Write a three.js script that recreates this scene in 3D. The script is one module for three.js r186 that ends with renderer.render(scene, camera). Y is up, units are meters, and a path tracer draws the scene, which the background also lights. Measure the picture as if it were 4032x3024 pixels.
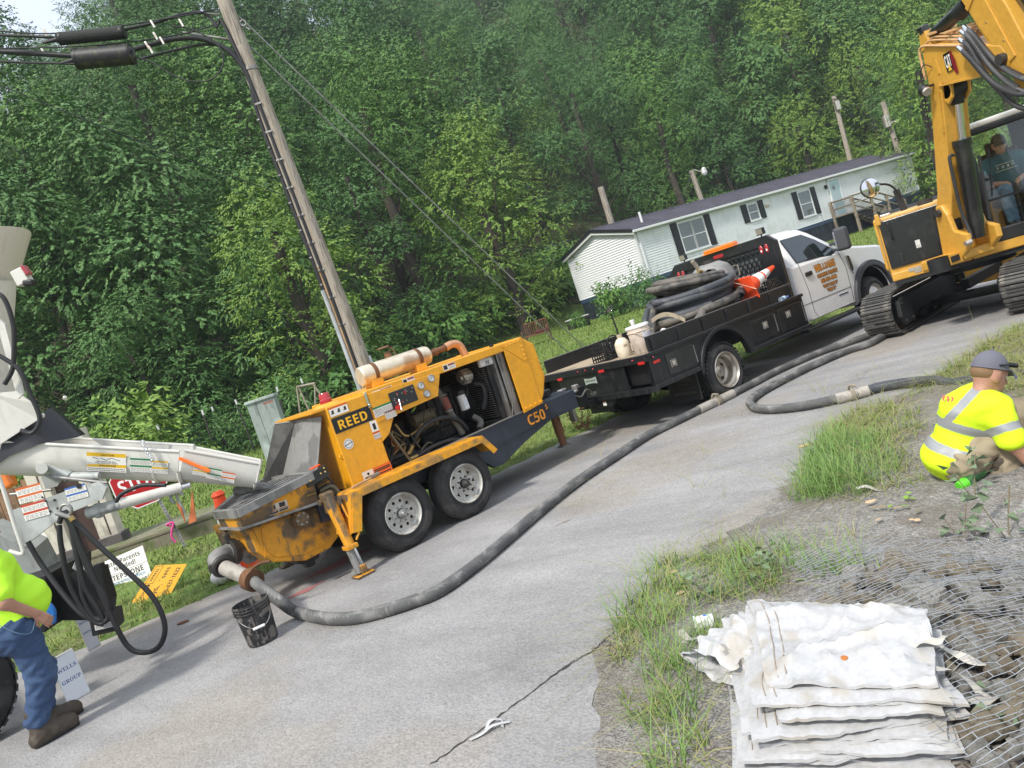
import * as THREE from 'three';
import { mergeGeometries, toCreasedNormals } from 'three/addons/utils/BufferGeometryUtils.js';
import { RoundedBoxGeometry } from 'three/addons/geometries/RoundedBoxGeometry.js';

// ---------- camera, sky, sun, exposure ----------
const scene = new THREE.Scene();
const camera = new THREE.PerspectiveCamera(53.08, 4 / 3, 0.05, 900);
camera.position.set(0, 1.93, 0);
camera.rotation.order = 'YXZ';
camera.rotation.set(-4.3 * Math.PI / 180, 0, -18.2 * Math.PI / 180);
const renderer = new THREE.WebGLRenderer();
renderer.toneMapping = THREE.LinearToneMapping;
renderer.toneMappingExposure = 1.45;
renderer.shadowMap.enabled = true;
{ // bright thin overcast: white veil with a few pale blue openings
  const W = 512, H = 256, d = new Float32Array(W * H * 4);
  for (let j = 0; j < H; j++) for (let i = 0; i < W; i++) {
    const el = ((j + 0.5) / H - 0.5) * Math.PI, az = (i + 0.5) / W * Math.PI * 2;
    const x = Math.cos(el) * Math.cos(az), y = Math.sin(el), z = Math.cos(el) * Math.sin(az);
    let n = 0;
    for (let o = 0, a = 0.5, f = 2.2; o < 4; o++, a *= 0.5, f *= 2.1) n += a * Math.sin(f * x + 1.3 * o + 2 * Math.sin(f * z * 0.7 + o)) * Math.cos(f * z - o + Math.sin(f * y));
    const c = Math.min(1, Math.max(0, 0.55 + n)), k = y < 0 ? 0.35 : 0.82 + 0.3 * y;
    const o = (j * W + i) * 4;
    d[o] = k * (0.62 + 0.34 * c); d[o + 1] = k * (0.72 + 0.25 * c); d[o + 2] = k * (0.9 + 0.09 * c); d[o + 3] = 1;
  }
  const sky = new THREE.DataTexture(d, W, H, THREE.RGBAFormat, THREE.FloatType);
  sky.mapping = THREE.EquirectangularReflectionMapping; sky.magFilter = sky.minFilter = THREE.LinearFilter; sky.needsUpdate = true;
  scene.background = sky; scene.environment = sky;
}
const sun = new THREE.DirectionalLight(new THREE.Color(1, 0.95, 0.86), 3.0);
sun.position.set(-23, 44, 20); sun.target.position.set(0, 0, -9);
sun.castShadow = true; sun.shadow.radius = 14; sun.shadow.mapSize.set(4096, 4096);
Object.assign(sun.shadow.camera, { left: -60, right: 60, top: 60, bottom: -60, near: 1, far: 200 });
scene.add(sun, sun.target);
scene.fog = new THREE.FogExp2(new THREE.Color(0.8, 0.88, 0.95), 0.0006);

// ---------- helpers ----------
const PI = Math.PI, R = (d) => d * PI / 180, V = (x, y, z) => new THREE.Vector3(x, y, z);
function rng(s) { s = (s * 2654435761) >>> 0; return () => { s = (s + 0x6d2b79f5) | 0; let t = Math.imul(s ^ (s >>> 15), 1 | s); t = (t + Math.imul(t ^ (t >>> 7), 61 | t)) ^ t; return ((t ^ (t >>> 14)) >>> 0) / 4294967296; }; }
const sm = (a, b, x) => { x = Math.min(1, Math.max(0, (x - a) / (b - a))); return x * x * (3 - 2 * x); };
const lerp = (a, b, t) => a + (b - a) * t, clamp = (x, a = 0, b = 1) => Math.min(b, Math.max(a, x));
const hash = (x, y, z = 0) => { let h = Math.imul(x | 0, 374761393) ^ Math.imul(y | 0, 668265263) ^ Math.imul(z | 0, 2147483647 - 1013); h = Math.imul(h ^ (h >>> 13), 1274126177); return ((h ^ (h >>> 16)) >>> 0) / 4294967296; };
function vn(x, y, p, s = 0) { // value noise, period p
  const xi = Math.floor(x), yi = Math.floor(y), fx = x - xi, fy = y - yi, u = fx * fx * (3 - 2 * fx), v = fy * fy * (3 - 2 * fy), m = (a) => ((a % p) + p) % p;
  const a = hash(m(xi), m(yi), s), b = hash(m(xi + 1), m(yi), s), c = hash(m(xi), m(yi + 1), s), d = hash(m(xi + 1), m(yi + 1), s);
  return a + (b - a) * u + (c - a) * v + (a - b - c + d) * u * v;
}
function fbm(u, v, f, oct = 4, s = 0) { let n = 0, a = 0.5, t = 0; for (let o = 0; o < oct; o++, f *= 2, a *= 0.5) { n += a * vn(u * f, v * f, f, s + o * 17); t += a; } return n / t; }
const wn = (x, z, s = 0) => vn(x, z, 100000, s);
function tex(n, fn, scale = 1, srgb = false) { // fn(u, v) -> [r, g, b] 0..1, tile of `scale` metres
  const d = new Uint8Array(n * n * 4);
  for (let j = 0; j < n; j++) for (let i = 0; i < n; i++) { const c = fn(i / n, j / n), o = (j * n + i) * 4; for (let k = 0; k < 3; k++) d[o + k] = clamp(c[k]) * 255; d[o + 3] = 255; }
  const t = new THREE.DataTexture(d, n, n); t.wrapS = t.wrapT = THREE.RepeatWrapping; t.magFilter = THREE.LinearFilter; t.minFilter = THREE.LinearMipmapLinearFilter; t.generateMipmaps = true;
  if (srgb) t.colorSpace = THREE.SRGBColorSpace; t.repeat.set(1 / scale, 1 / scale); t.needsUpdate = true; return t;
}
const gray = (n, fn, scale) => tex(n, (u, v) => { const g = fn(u, v); return [g, g, g]; }, scale);
const C = (r, g, b) => new THREE.Color(r, g, b);
function mat(col, rough = 0.6, metal = 0, o = {}) { return new THREE[o.phys || o.transmission || o.clearcoat || o.sheen ? 'MeshPhysicalMaterial' : 'MeshStandardMaterial']({ color: Array.isArray(col) ? C(...col) : col, roughness: rough, metalness: metal, ...(delete o.phys, o) }); }

// paint with wear: the map holds linear colours (stored as sRGB); dirt is a layer with its own outline and grain
const enc = (c) => c <= 0.0031308 ? c * 12.92 : 1.055 * Math.pow(c, 1 / 2.4) - 0.055;
const ctex = (n, fn, scale) => tex(n, (u, v) => fn(u, v).map(enc), scale, true);
const mix3 = (a, b, k) => [lerp(a[0], b[0], k), lerp(a[1], b[1], k), lerp(a[2], b[2], k)];
function paintMap(seed, col, dirt, o = {}) {
  const { spots = 0.4, streak = 0.2, size = 1.2, n = 256, fine = 0.12, specks = 0.4, lo = 0.54, hi = 0.7 } = o;
  return ctex(n, (u, v) => {
    const g = 1 + fine * 2 * (fbm(u, v, 32, 3, seed) - 0.5), a = fbm(u, v, 4, 5, seed + 3), b = vn(u * 90, v * 90, 90, seed + 9), st = fbm(u, v * 0.25, 24, 3, seed + 5);
    const k = clamp(sm(lo, hi, a) * spots + sm(0.6, 0.8, st) * streak + (b > 0.965 ? specks : 0));
    return mix3(col.map((x) => clamp(x * g)), dirt, k);
  }, size);
}
const sharedGrey = [1, 2, 3].map((k) => gray(256, (u, v) => { const g = 1 - 0.12 * fbm(u, v, 32, 3, 400 + k), d = sm(0.5, 0.7, fbm(u, v, 4, 5, 410 + k)) * 0.3 + sm(0.58, 0.8, fbm(u, v * 0.25, 24, 3, 420 + k)) * 0.22; return g * (1 - d); }, 0.5 + 0.4 * k));
function matP(col, rough, metal, seed, dirt, w = {}, o = {}) { if (w.g) return mat(col.map((x) => x * 1.15), rough, metal, { map: sharedGrey[seed % 3], ...o }); return mat([1, 1, 1], rough, metal, { map: paintMap(seed, col, dirt, w), ...o }); }
const roughN = (seed, lo, hi, size = 1) => tex(256, (u, v) => { const g = lerp(lo, hi, fbm(u, v, 8, 4, seed)); return [1, g, 1]; }, size);
const bumpFine = gray(256, (u, v) => fbm(u, v, 32, 4, 71), 0.25), bumpWavy = gray(256, (u, v) => fbm(u, v, 4, 4, 72), 0.8), bumpGrit = gray(512, (u, v) => fbm(u, v, 64, 3, 73), 0.5);

// geometry: everything is position/normal/uv, non-indexed, uv in metres from the facing side
const plain = (g) => { const o = g.index ? g.toNonIndexed() : g; for (const k of Object.keys(o.attributes)) if (!['position', 'normal', 'uv'].includes(k)) o.deleteAttribute(k); return o; };
function boxUV(g) {
  const p = g.attributes.position, n = g.attributes.normal, uv = new Float32Array(p.count * 2);
  for (let i = 0; i < p.count; i += 3) {
    let a = 0, b = 0, c = 0; for (let k = 0; k < 3; k++) { a += Math.abs(n.getX(i + k)); b += Math.abs(n.getY(i + k)); c += Math.abs(n.getZ(i + k)); }
    for (let k = 0; k < 3; k++) { const x = p.getX(i + k), y = p.getY(i + k), z = p.getZ(i + k), o = (i + k) * 2; if (a >= b && a >= c) { uv[o] = z; uv[o + 1] = y; } else if (b >= c) { uv[o] = x; uv[o + 1] = z; } else { uv[o] = x; uv[o + 1] = y; } }
  }
  g.setAttribute('uv', new THREE.BufferAttribute(uv, 2)); return g;
}
function xf(g, p, r, s) { const m = new THREE.Matrix4().compose(p ? V(...p) : V(0, 0, 0), new THREE.Quaternion().setFromEuler(new THREE.Euler(...(r || [0, 0, 0]))), s ? V(...s) : V(1, 1, 1)); g.applyMatrix4(m); return g; }
const box = (w, h, d, p, r, b = 0) => xf(plain(b ? new RoundedBoxGeometry(w, h, d, 2, Math.min(b, w / 2.05, h / 2.05, d / 2.05)) : new THREE.BoxGeometry(w, h, d)), p, r);
const bx = (x0, x1, y0, y1, z0, z1, b = 0) => box(x1 - x0, y1 - y0, z1 - z0, [(x0 + x1) / 2, (y0 + y1) / 2, (z0 + z1) / 2], null, b);
const sph = (r, p, s, n = 16, rot) => xf(plain(new THREE.SphereGeometry(r, n, Math.ceil(n * 0.7))), p, rot, s);
const cylY = (r0, r1, h, p, rot, n = 16, open = false) => xf(plain(new THREE.CylinderGeometry(r1, r0, h, n, 1, open)), p, rot);
function cyl(a, b, r0, r1 = r0, n = 12, open = false) { // from a to b
  const A = V(...a), B = V(...b), g = plain(new THREE.CylinderGeometry(r1, r0, A.distanceTo(B), n, 1, open));
  g.applyQuaternion(new THREE.Quaternion().setFromUnitVectors(V(0, 1, 0), B.clone().sub(A).normalize())); g.translate(...A.lerp(B, 0.5).toArray()); return g;
}
const tube = (pts, r, seg = 0, n = 8, closed = false, tension = 0.5) => plain(new THREE.TubeGeometry(new THREE.CatmullRomCurve3(pts.map((p) => V(...p)), closed, 'catmullrom', tension), seg || pts.length * 6, r, n, closed));
const tor = (r, t, p, rot, a = PI * 2, n = 24, m = 8) => xf(plain(new THREE.TorusGeometry(r, t, m, n, a)), p, rot);
const lathe = (pts, n = 32, p, rot) => xf(plain(toCreasedNormals(new THREE.LatheGeometry(pts.map((q) => new THREE.Vector2(...q)), n), 0.6)), p, rot);
function shape(pts, holes = []) { const s = new THREE.Shape(pts.map((q) => new THREE.Vector2(...q))); for (const h of holes) s.holes.push(new THREE.Path(h.map((q) => new THREE.Vector2(...q)))); return s; }
function ext(pts, z0, z1, b = 0, holes = []) { // polygon in xy, pushed from z0 to z1
  const s = pts.isShape ? pts : shape(pts, holes), g = new THREE.ExtrudeGeometry(s, { depth: Math.max(1e-4, z1 - z0 - 2 * b), bevelEnabled: b > 0, bevelThickness: b, bevelSize: b, bevelOffset: -b, bevelSegments: 2, curveSegments: 16 });
  return plain(g.translate(0, 0, z0 + b));
}
const circ = (cx, cy, r, n = 24, a0 = 0, a1 = PI * 2) => Array.from({ length: n + 1 }, (_, i) => { const a = a0 + (a1 - a0) * i / n; return [cx + r * Math.cos(a), cy + r * Math.sin(a)]; });
function plate(pts, th = 0.006) { // convex planar polygon in space with thickness
  const P = pts.map((p) => V(...p)), n = V(0, 0, 0), N = P.length; for (let i = 1; i < N - 1; i++) n.add(P[i].clone().sub(P[0]).cross(P[i + 1].clone().sub(P[0]))); n.normalize();
  const A = P.map((p) => p.clone().addScaledVector(n, th / 2)), B = P.map((p) => p.clone().addScaledVector(n, -th / 2)), v = [], tri = (a, b, c) => v.push(...a.toArray(), ...b.toArray(), ...c.toArray());
  for (let i = 1; i < N - 1; i++) { tri(A[0], A[i], A[i + 1]); tri(B[0], B[i + 1], B[i]); }
  for (let i = 0; i < N; i++) { const j = (i + 1) % N; tri(A[i], B[i], B[j]); tri(A[i], B[j], A[j]); }
  return soup(v);
}
function soup(v) { const g = new THREE.BufferGeometry(); g.setAttribute('position', new THREE.BufferAttribute(new Float32Array(v), 3)); g.computeVertexNormals(); g.setAttribute('uv', new THREE.BufferAttribute(new Float32Array(v.length / 3 * 2), 2)); return g; }
function hull8(c) { // box from 8 corners: bottom 4 (ccw from above), top 4
  const q = [[0, 1, 2, 3], [7, 6, 5, 4], [4, 5, 1, 0], [5, 6, 2, 1], [6, 7, 3, 2], [7, 4, 0, 3]], v = []; for (const [a, b, d, e] of q) for (const k of [a, b, d, a, d, e]) v.push(...c[k]);
  return soup(v);
}
// rows of points skinned into a sheet; smooth normals
function skin(rows, closeU = false, crease = 0.7) {
  const v = [], r = rows.length, c = rows[0].length; for (let j = 0; j < r - 1; j++) for (let i = 0; i < (closeU ? c : c - 1); i++) { const k = (i + 1) % c, a = rows[j][i], b = rows[j][k], d = rows[j + 1][k], e = rows[j + 1][i]; v.push(...a, ...b, ...d, ...a, ...d, ...e); }
  const g = new THREE.BufferGeometry(); g.setAttribute('position', new THREE.BufferAttribute(new Float32Array(v), 3)); g.computeVertexNormals();
  const o = toCreasedNormals(g, crease); o.setAttribute('uv', new THREE.BufferAttribute(new Float32Array(v.length / 3 * 2), 2)); return o;
}
const used = {};
const numbered = (n) => { const k = used[n] = (used[n] ?? -1) + 1; return k ? n + '_' + String(k).padStart(3, '0') : n; };
function fin(o) { o.castShadow = o.receiveShadow = true; return o; }
function part(parent, name, m, ...gs) { const g = gs.flat().filter(Boolean), o = new THREE.Mesh(g.length > 1 ? mergeGeometries(g, false) : g[0], m); if (!o.geometry.userData.keep) boxUV(o.geometry); o.name = name; parent.add(o); return fin(o); }
function thing(name, label, category, p = [0, 0, 0], turn = 0, group) { const o = new THREE.Group(); o.name = numbered(name); o.position.set(...p); o.rotation.y = turn; o.userData = { label, category }; if (group) o.userData.group = group; scene.add(o); return o; }
function solo(name, label, category, m, gs, group) { const o = part(scene, numbered(name), m, gs); o.userData = { label, category }; if (group) o.userData.group = group; return o; }
function struct(name, m, gs, parent = scene) { const o = part(parent, parent === scene ? numbered(name) : name, m, gs); if (parent === scene) o.userData.kind = 'structure'; return o; }
function again(o, p, turn, label) { const c = o.clone(); c.name = numbered(o.name.replace(/_\d{3}$/, '')); c.position.set(...p); c.rotation.y = turn; c.userData = { ...o.userData }; if (label) c.userData.label = label; scene.add(c); return c; }
function canvasTex(w, h, draw) { const c = document.createElement('canvas'); c.width = w; c.height = h; const x = c.getContext('2d'); draw(x, w, h); const t = new THREE.CanvasTexture(c); t.colorSpace = THREE.SRGBColorSpace; t.magFilter = THREE.LinearFilter; return t; }
// printed stickers share one sheet of print; each is a flat sheet facing +z of its own frame
const AT = 2048, atlas = document.createElement('canvas'); atlas.width = atlas.height = AT;
const atlasX = atlas.getContext('2d'), shelf = { x: 2, y: 2, h: 0 }, atlasTex = new THREE.CanvasTexture(atlas); atlasTex.colorSpace = THREE.SRGBColorSpace; atlasTex.magFilter = THREE.LinearFilter;
const printMat = new THREE.MeshStandardMaterial({ map: atlasTex, roughness: 0.5 }), printCut = new THREE.MeshStandardMaterial({ map: atlasTex, roughness: 0.45, alphaTest: 0.5 });
function print(w, h, draw) { // draws into the sheet, returns uv box
  if (shelf.x + w + 4 > AT) { shelf.x = 2; shelf.y += shelf.h + 4; shelf.h = 0; }
  const { x, y } = shelf; shelf.x += w + 4; shelf.h = Math.max(shelf.h, h); if (y + h > AT) throw new Error('print sheet full');
  const c = document.createElement('canvas'); c.width = w; c.height = h; draw(c.getContext('2d'), w, h); atlasX.drawImage(c, x, y);
  return [(x + 0.5) / AT, 1 - (y + h - 0.5) / AT, (x + w - 0.5) / AT, 1 - (y + 0.5) / AT];
}
function fitUV(g, [u0, v0, u1, v1]) { const uv = g.attributes.uv; for (let i = 0; i < uv.count; i++) uv.setXY(i, lerp(u0, u1, uv.getX(i)), lerp(v0, v1, uv.getY(i))); g.userData.keep = true; return g; }
function decal(parent, name, w, h, p, r, draw, o = {}) {
  const px = o.px || 256, g = fitUV(plain(new THREE.PlaneGeometry(w, h)), print(px, Math.max(8, Math.round(px * h / w)), draw));
  const d = new THREE.Mesh(g, o.cut ? printCut : printMat); d.name = name; d.position.set(...p); d.rotation.set(...r); parent.add(d); return fin(d);
}
function txt(x, s, cx, cy, size, col, o = {}) { x.save(); x.translate(cx, cy); if (o.rot) x.rotate(o.rot); x.scale(o.sx || 1, 1); x.font = (o.w || 'bold ') + size + 'px ' + (o.f || 'sans-serif'); x.textAlign = o.al || 'center'; x.textBaseline = 'middle'; if (o.st) { x.lineWidth = o.lw || size / 8; x.strokeStyle = o.st; x.lineJoin = 'round'; x.strokeText(s, 0, 0); } x.fillStyle = col; x.fillText(s, 0, 0); x.restore(); }
const fill = (x, c, a, b, w, h) => { x.fillStyle = c; x.fillRect(a, b, w, h); };
function lines(x, c, a, b, w, n, dh, th, s = 1) { const r = rng(s); x.fillStyle = c; for (let i = 0; i < n; i++) { let k = a; while (k < a + w - 3) { const l = 3 + r() * 12; x.fillRect(k, b + i * dh, Math.min(l, a + w - k), th); k += l + 3; } } }
// placing along the road: az = heading from straight ahead to the right; local x forward, z to the near side
const dirOf = (az) => [Math.sin(R(az)), -Math.cos(R(az))], place = (az, s, t) => [s * Math.sin(R(az)) - t * Math.cos(R(az)), 0, -s * Math.cos(R(az)) - t * Math.sin(R(az))], turnOf = (az) => R(90 - az);
// photo pixel (2212 wide) -> direction -> point at forward distance z or on height y
const RL = R(18.2), PT = R(4.3);
function ray(px, py) { const u = px - 1106, v = py - 829.5, X = u * Math.cos(RL) - v * Math.sin(RL), Y = u * Math.sin(RL) + v * Math.cos(RL), F = 1661; return [X, -Y * Math.cos(PT) - F * Math.sin(PT), -(F * Math.cos(PT) - Y * Math.sin(PT))]; }
const atZ = (px, py, z) => { const r = ray(px, py), k = -z / r[2]; return [r[0] * k, 1.93 + r[1] * k, -z]; }, atY = (px, py, y = 0) => { const r = ray(px, py), k = (y - 1.93) / r[1]; return [r[0] * k, y, r[2] * k]; };
// signed-distance figures: surface nets
function nets(f, lo, hi, h) {
  const n = [0, 1, 2].map((k) => Math.ceil((hi[k] - lo[k]) / h) + 1), [nx, ny, nz] = n, F = new Float32Array(nx * ny * nz), I = (i, j, k) => i + nx * (j + ny * k);
  for (let k = 0; k < nz; k++) for (let j = 0; j < ny; j++) for (let i = 0; i < nx; i++) F[I(i, j, k)] = f(lo[0] + i * h, lo[1] + j * h, lo[2] + k * h);
  const id = new Int32Array(nx * ny * nz).fill(-1), P = [], idx = [];
  for (let k = 0; k < nz - 1; k++) for (let j = 0; j < ny - 1; j++) for (let i = 0; i < nx - 1; i++) {
    let c = 0, sx = 0, sy = 0, sz = 0; const v = []; for (let q = 0; q < 8; q++) v.push(F[I(i + (q & 1), j + ((q >> 1) & 1), k + (q >> 2))]);
    for (let q = 0; q < 8; q++) for (const b of [1, 2, 4]) if (!(q & b)) { const a = v[q], e = v[q | b]; if ((a < 0) !== (e < 0)) { const t = a / (a - e); sx += (q & 1) + (b === 1 ? t : 0); sy += ((q >> 1) & 1) + (b === 2 ? t : 0); sz += (q >> 2) + (b === 4 ? t : 0); c++; } }
    if (c) { id[I(i, j, k)] = P.length / 3; P.push(lo[0] + (i + sx / c) * h, lo[1] + (j + sy / c) * h, lo[2] + (k + sz / c) * h); }
  }
  for (let k = 1; k < nz - 1; k++) for (let j = 1; j < ny - 1; j++) for (let i = 1; i < nx - 1; i++) for (let ax = 0; ax < 3; ax++) {
    const a = F[I(i, j, k)], e = F[I(i + (ax === 0), j + (ax === 1), k + (ax === 2))]; if ((a < 0) === (e < 0)) continue;
    const q = ax === 0 ? [I(i, j - 1, k - 1), I(i, j, k - 1), I(i, j, k), I(i, j - 1, k)] : ax === 1 ? [I(i - 1, j, k - 1), I(i - 1, j, k), I(i, j, k), I(i, j, k - 1)] : [I(i - 1, j - 1, k), I(i, j - 1, k), I(i, j, k), I(i - 1, j, k)];
    const w = q.map((x) => id[x]); if (w.some((x) => x < 0)) continue; if (a < 0) idx.push(w[0], w[1], w[2], w[0], w[2], w[3]); else idx.push(w[0], w[2], w[1], w[0], w[3], w[2]);
  }
  const g = new THREE.BufferGeometry(); g.setAttribute('position', new THREE.BufferAttribute(new Float32Array(P), 3)); g.setIndex(idx); g.computeVertexNormals(); const o = plain(g); o.setAttribute('uv', new THREE.BufferAttribute(new Float32Array(o.attributes.position.count * 2), 2)); return o;
}
const smin = (a, b, k) => { const h = Math.max(k - Math.abs(a - b), 0) / k; return Math.min(a, b) - h * h * k * 0.25; };
function cap(a, b, r0, r1) { const dx = b[0] - a[0], dy = b[1] - a[1], dz = b[2] - a[2], L = dx * dx + dy * dy + dz * dz + 1e-9; return (x, y, z) => { const px = x - a[0], py = y - a[1], pz = z - a[2], t = clamp((px * dx + py * dy + pz * dz) / L), ex = px - dx * t, ey = py - dy * t, ez = pz - dz * t; return Math.sqrt(ex * ex + ey * ey + ez * ez) - (r0 + (r1 - r0) * t); }; }
const ell = (c, r) => (x, y, z) => { const a = (x - c[0]) / r[0], b = (y - c[1]) / r[1], d = (z - c[2]) / r[2], k = Math.sqrt(a * a + b * b + d * d); return (k - 1) * Math.min(...r); };
const blend = (fs, k) => (x, y, z) => { let d = 9; for (const f of fs) d = smin(d, f(x, y, z), k); return d; };

// ---------- materials ----------
const M = {}, coat = { clearcoat: 0.35, clearcoatRoughness: 0.3 };
M.pumpYellow = matP([0.76, 0.34, 0.008], 0.42, 0, 1, [0.36, 0.17, 0.02], { spots: 0.22, streak: 0.15 }, coat);
M.pumpDirty = matP([0.66, 0.29, 0.012], 0.6, 0, 2, [0.085, 0.07, 0.05], { spots: 0.9, streak: 0.6, size: 0.9, specks: 0.8, lo: 0.48, hi: 0.68 });
M.catYellow = matP([0.62, 0.33, 0.045], 0.4, 0, 4, [0.36, 0.2, 0.05], { spots: 0.2, streak: 0.12 }, coat);
M.frameDark = matP([0.028, 0.034, 0.048], 0.45, 0.1, 5, [0.09, 0.09, 0.085], { g: 1, spots: 0.5, streak: 0.5 });
M.blackPaint = matP([0.007, 0.008, 0.01], 0.35, 0, 6, [0.05, 0.05, 0.05], { spots: 0.25, streak: 0.3, specks: 0.6 }, { clearcoat: 0.5, clearcoatRoughness: 0.3 });
M.blackScuff = matP([0.008, 0.009, 0.011], 0.42, 0, 41, [0.1, 0.1, 0.1], { spots: 0.05, streak: 0.12, specks: 0.7, size: 1.6 }, { clearcoat: 0.1, clearcoatRoughness: 0.4 });
M.engine = matP([0.016, 0.017, 0.018], 0.6, 0.2, 7, [0.055, 0.048, 0.04], { spots: 0.7, streak: 0.2, size: 0.6 });
M.steel = matP([0.33, 0.32, 0.31], 0.45, 0.6, 8, [0.13, 0.1, 0.075], { spots: 0.5, streak: 0.3 });
M.rust = matP([0.16, 0.075, 0.035], 0.85, 0.1, 9, [0.06, 0.03, 0.02], { g: 1, spots: 0.6, streak: 0.2, size: 0.5 });
M.chrome = mat([0.75, 0.76, 0.78], 0.15, 1);
M.alu = matP([0.66, 0.62, 0.55], 0.35, 0.8, 10, [0.36, 0.22, 0.12], { spots: 0.4, streak: 0.2, size: 0.6 });
M.rubber = matP([0.02, 0.0195, 0.0195], 0.78, 0, 11, [0.07, 0.066, 0.062], { spots: 0.6, streak: 0.2, size: 0.7 });
M.tread = matP([0.025, 0.024, 0.023], 0.9, 0, 12, [0.1, 0.095, 0.088], { spots: 0.8, streak: 0.2, size: 0.4 });
M.rim = matP([0.5, 0.49, 0.45], 0.5, 0.25, 13, [0.22, 0.18, 0.13], { spots: 0.6, streak: 0.2, size: 0.4 });
M.rimDish = matP([0.48, 0.44, 0.38], 0.32, 0.8, 14, [0.25, 0.19, 0.13], { g: 1, spots: 0.5, streak: 0.2, size: 0.4 });
M.hub = mat([0.06, 0.056, 0.052], 0.5, 0.4);
M.white = matP([0.76, 0.76, 0.76], 0.35, 0, 15, [0.56, 0.54, 0.5], { spots: 0.1, streak: 0.06, specks: 0.1, fine: 0.02 }, { clearcoat: 0.6, clearcoatRoughness: 0.15 });
M.mixer = matP([0.66, 0.64, 0.59], 0.45, 0, 16, [0.44, 0.42, 0.38], { spots: 0.12, streak: 0.25, specks: 0.3, fine: 0.03 }, { clearcoat: 0.25, clearcoatRoughness: 0.4 });
M.mixerGrey = matP([0.44, 0.46, 0.44], 0.5, 0, 17, [0.3, 0.29, 0.27], { g: 1, spots: 0.15, streak: 0.15, fine: 0.04 });
M.black = mat([0.012, 0.012, 0.013], 0.5);
M.blackRub = mat([0.016, 0.016, 0.018], 0.55);
M.plasticGrey = mat([0.05, 0.053, 0.06], 0.6, 0, { bumpMap: bumpFine, bumpScale: 0.0005 });
M.glassDark = mat([0.22, 0.27, 0.27], 0.04, 0, { transmission: 1, thickness: 0, ior: 1.5 });
M.glass = mat([0.94, 0.97, 0.96], 0.03, 0, { transmission: 1, thickness: 0, ior: 1.5 });
M.red = mat([0.55, 0.02, 0.02], 0.25, 0, { clearcoat: 0.6 });
M.redLens = mat([0.38, 0.012, 0.018], 0.2, 0, { clearcoat: 1, clearcoatRoughness: 0.1, bumpMap: bumpGrit, bumpScale: 0.001 });
M.amber = mat([0.8, 0.2, 0.01], 0.25, 0, { clearcoat: 0.8 });
M.orange = matP([0.85, 0.075, 0.012], 0.55, 0, 19, [0.5, 0.1, 0.05], { spots: 0.2, streak: 0.1, size: 0.6 });
M.coneWhite = matP([0.78, 0.78, 0.77], 0.5, 0, 20, [0.5, 0.48, 0.45], { g: 1, spots: 0.3, streak: 0.2, size: 0.6 });
M.hose = matP([0.09, 0.09, 0.09], 0.78, 0, 51, [0.27, 0.265, 0.25], { spots: 0.6, streak: 0.45, size: 0.83, specks: 0.5, lo: 0.38, hi: 0.75 }, { bumpMap: bumpGrit, bumpScale: 0.003 });
M.hoseClean = matP([0.05, 0.055, 0.065], 0.6, 0, 54, [0.15, 0.15, 0.145], { spots: 0.4, streak: 0.2, size: 0.5 }, { bumpMap: bumpGrit, bumpScale: 0.001 });
M.hoseCoil = matP([0.045, 0.043, 0.042], 0.65, 0, 56, [0.15, 0.135, 0.115], { spots: 0.9, streak: 0.2, size: 0.6, lo: 0.45, hi: 0.7 }, { bumpMap: bumpGrit, bumpScale: 0.002 });
M.concreteWet = matP([0.15, 0.147, 0.14], 0.6, 0, 18, [0.24, 0.235, 0.225], { spots: 0.5, streak: 0, size: 0.3 }, { bumpMap: gray(256, (u, v) => fbm(u, v, 12, 5, 61), 0.35), bumpScale: 0.03 });
M.sheetGrey = matP([0.25, 0.245, 0.235], 0.6, 0.15, 63, [0.11, 0.108, 0.1], { spots: 0.7, streak: 0.2, size: 0.9, lo: 0.5, hi: 0.62 }, { bumpMap: bumpWavy, bumpScale: 0.004 });
M.pumpDirtyLite = matP([0.74, 0.33, 0.012], 0.5, 0, 3, [0.2, 0.14, 0.07], { spots: 0.6, streak: 0.35, size: 0.8, lo: 0.5, hi: 0.68 }, { clearcoat: 0.15 });
M.mudGrey = matP([0.13, 0.125, 0.105], 0.7, 0, 21, [0.05, 0.045, 0.04], { g: 1, spots: 0.6, size: 0.4 });
M.redMud = mat([0.2, 0.055, 0.04], 0.7); M.olive = matP([0.12, 0.11, 0.07], 0.7, 0, 22, [0.05, 0.045, 0.035], { g: 1, spots: 0.6, size: 0.4 });
M.brass = mat([0.38, 0.27, 0.1], 0.45, 0.6); M.copper = matP([0.55, 0.3, 0.17], 0.4, 0.5, 23, [0.3, 0.12, 0.05], { g: 1, spots: 0.5, size: 0.5 });
M.heatAlu = matP([0.72, 0.64, 0.5], 0.38, 0.55, 24, [0.34, 0.17, 0.07], { spots: 0.6, streak: 0.1, size: 0.9, lo: 0.46, hi: 0.72 });
M.leafGreen = mat([0.2, 0.35, 0.04], 0.7);
M.mudTan = matP([0.3, 0.26, 0.2], 0.75, 0, 25, [0.14, 0.12, 0.1], { g: 1, spots: 0.6, size: 0.4 }); M.tankGrey = matP([0.24, 0.235, 0.23], 0.6, 0, 26, [0.33, 0.3, 0.25], { g: 1, spots: 0.6, streak: 0.3, size: 0.7 });
M.pale = matP([0.55, 0.45, 0.32], 0.7, 0, 27, [0.4, 0.33, 0.24], { g: 1, spots: 0.3, size: 0.3 }, { side: THREE.DoubleSide }); M.milky = matP([0.62, 0.52, 0.44], 0.5, 0, 28, [0.45, 0.36, 0.28], { g: 1, spots: 0.4, size: 0.5 }); M.milkyDirty = matP([0.68, 0.6, 0.47], 0.55, 0, 29, [0.36, 0.28, 0.2], { g: 1, spots: 0.8, size: 0.3 });
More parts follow.
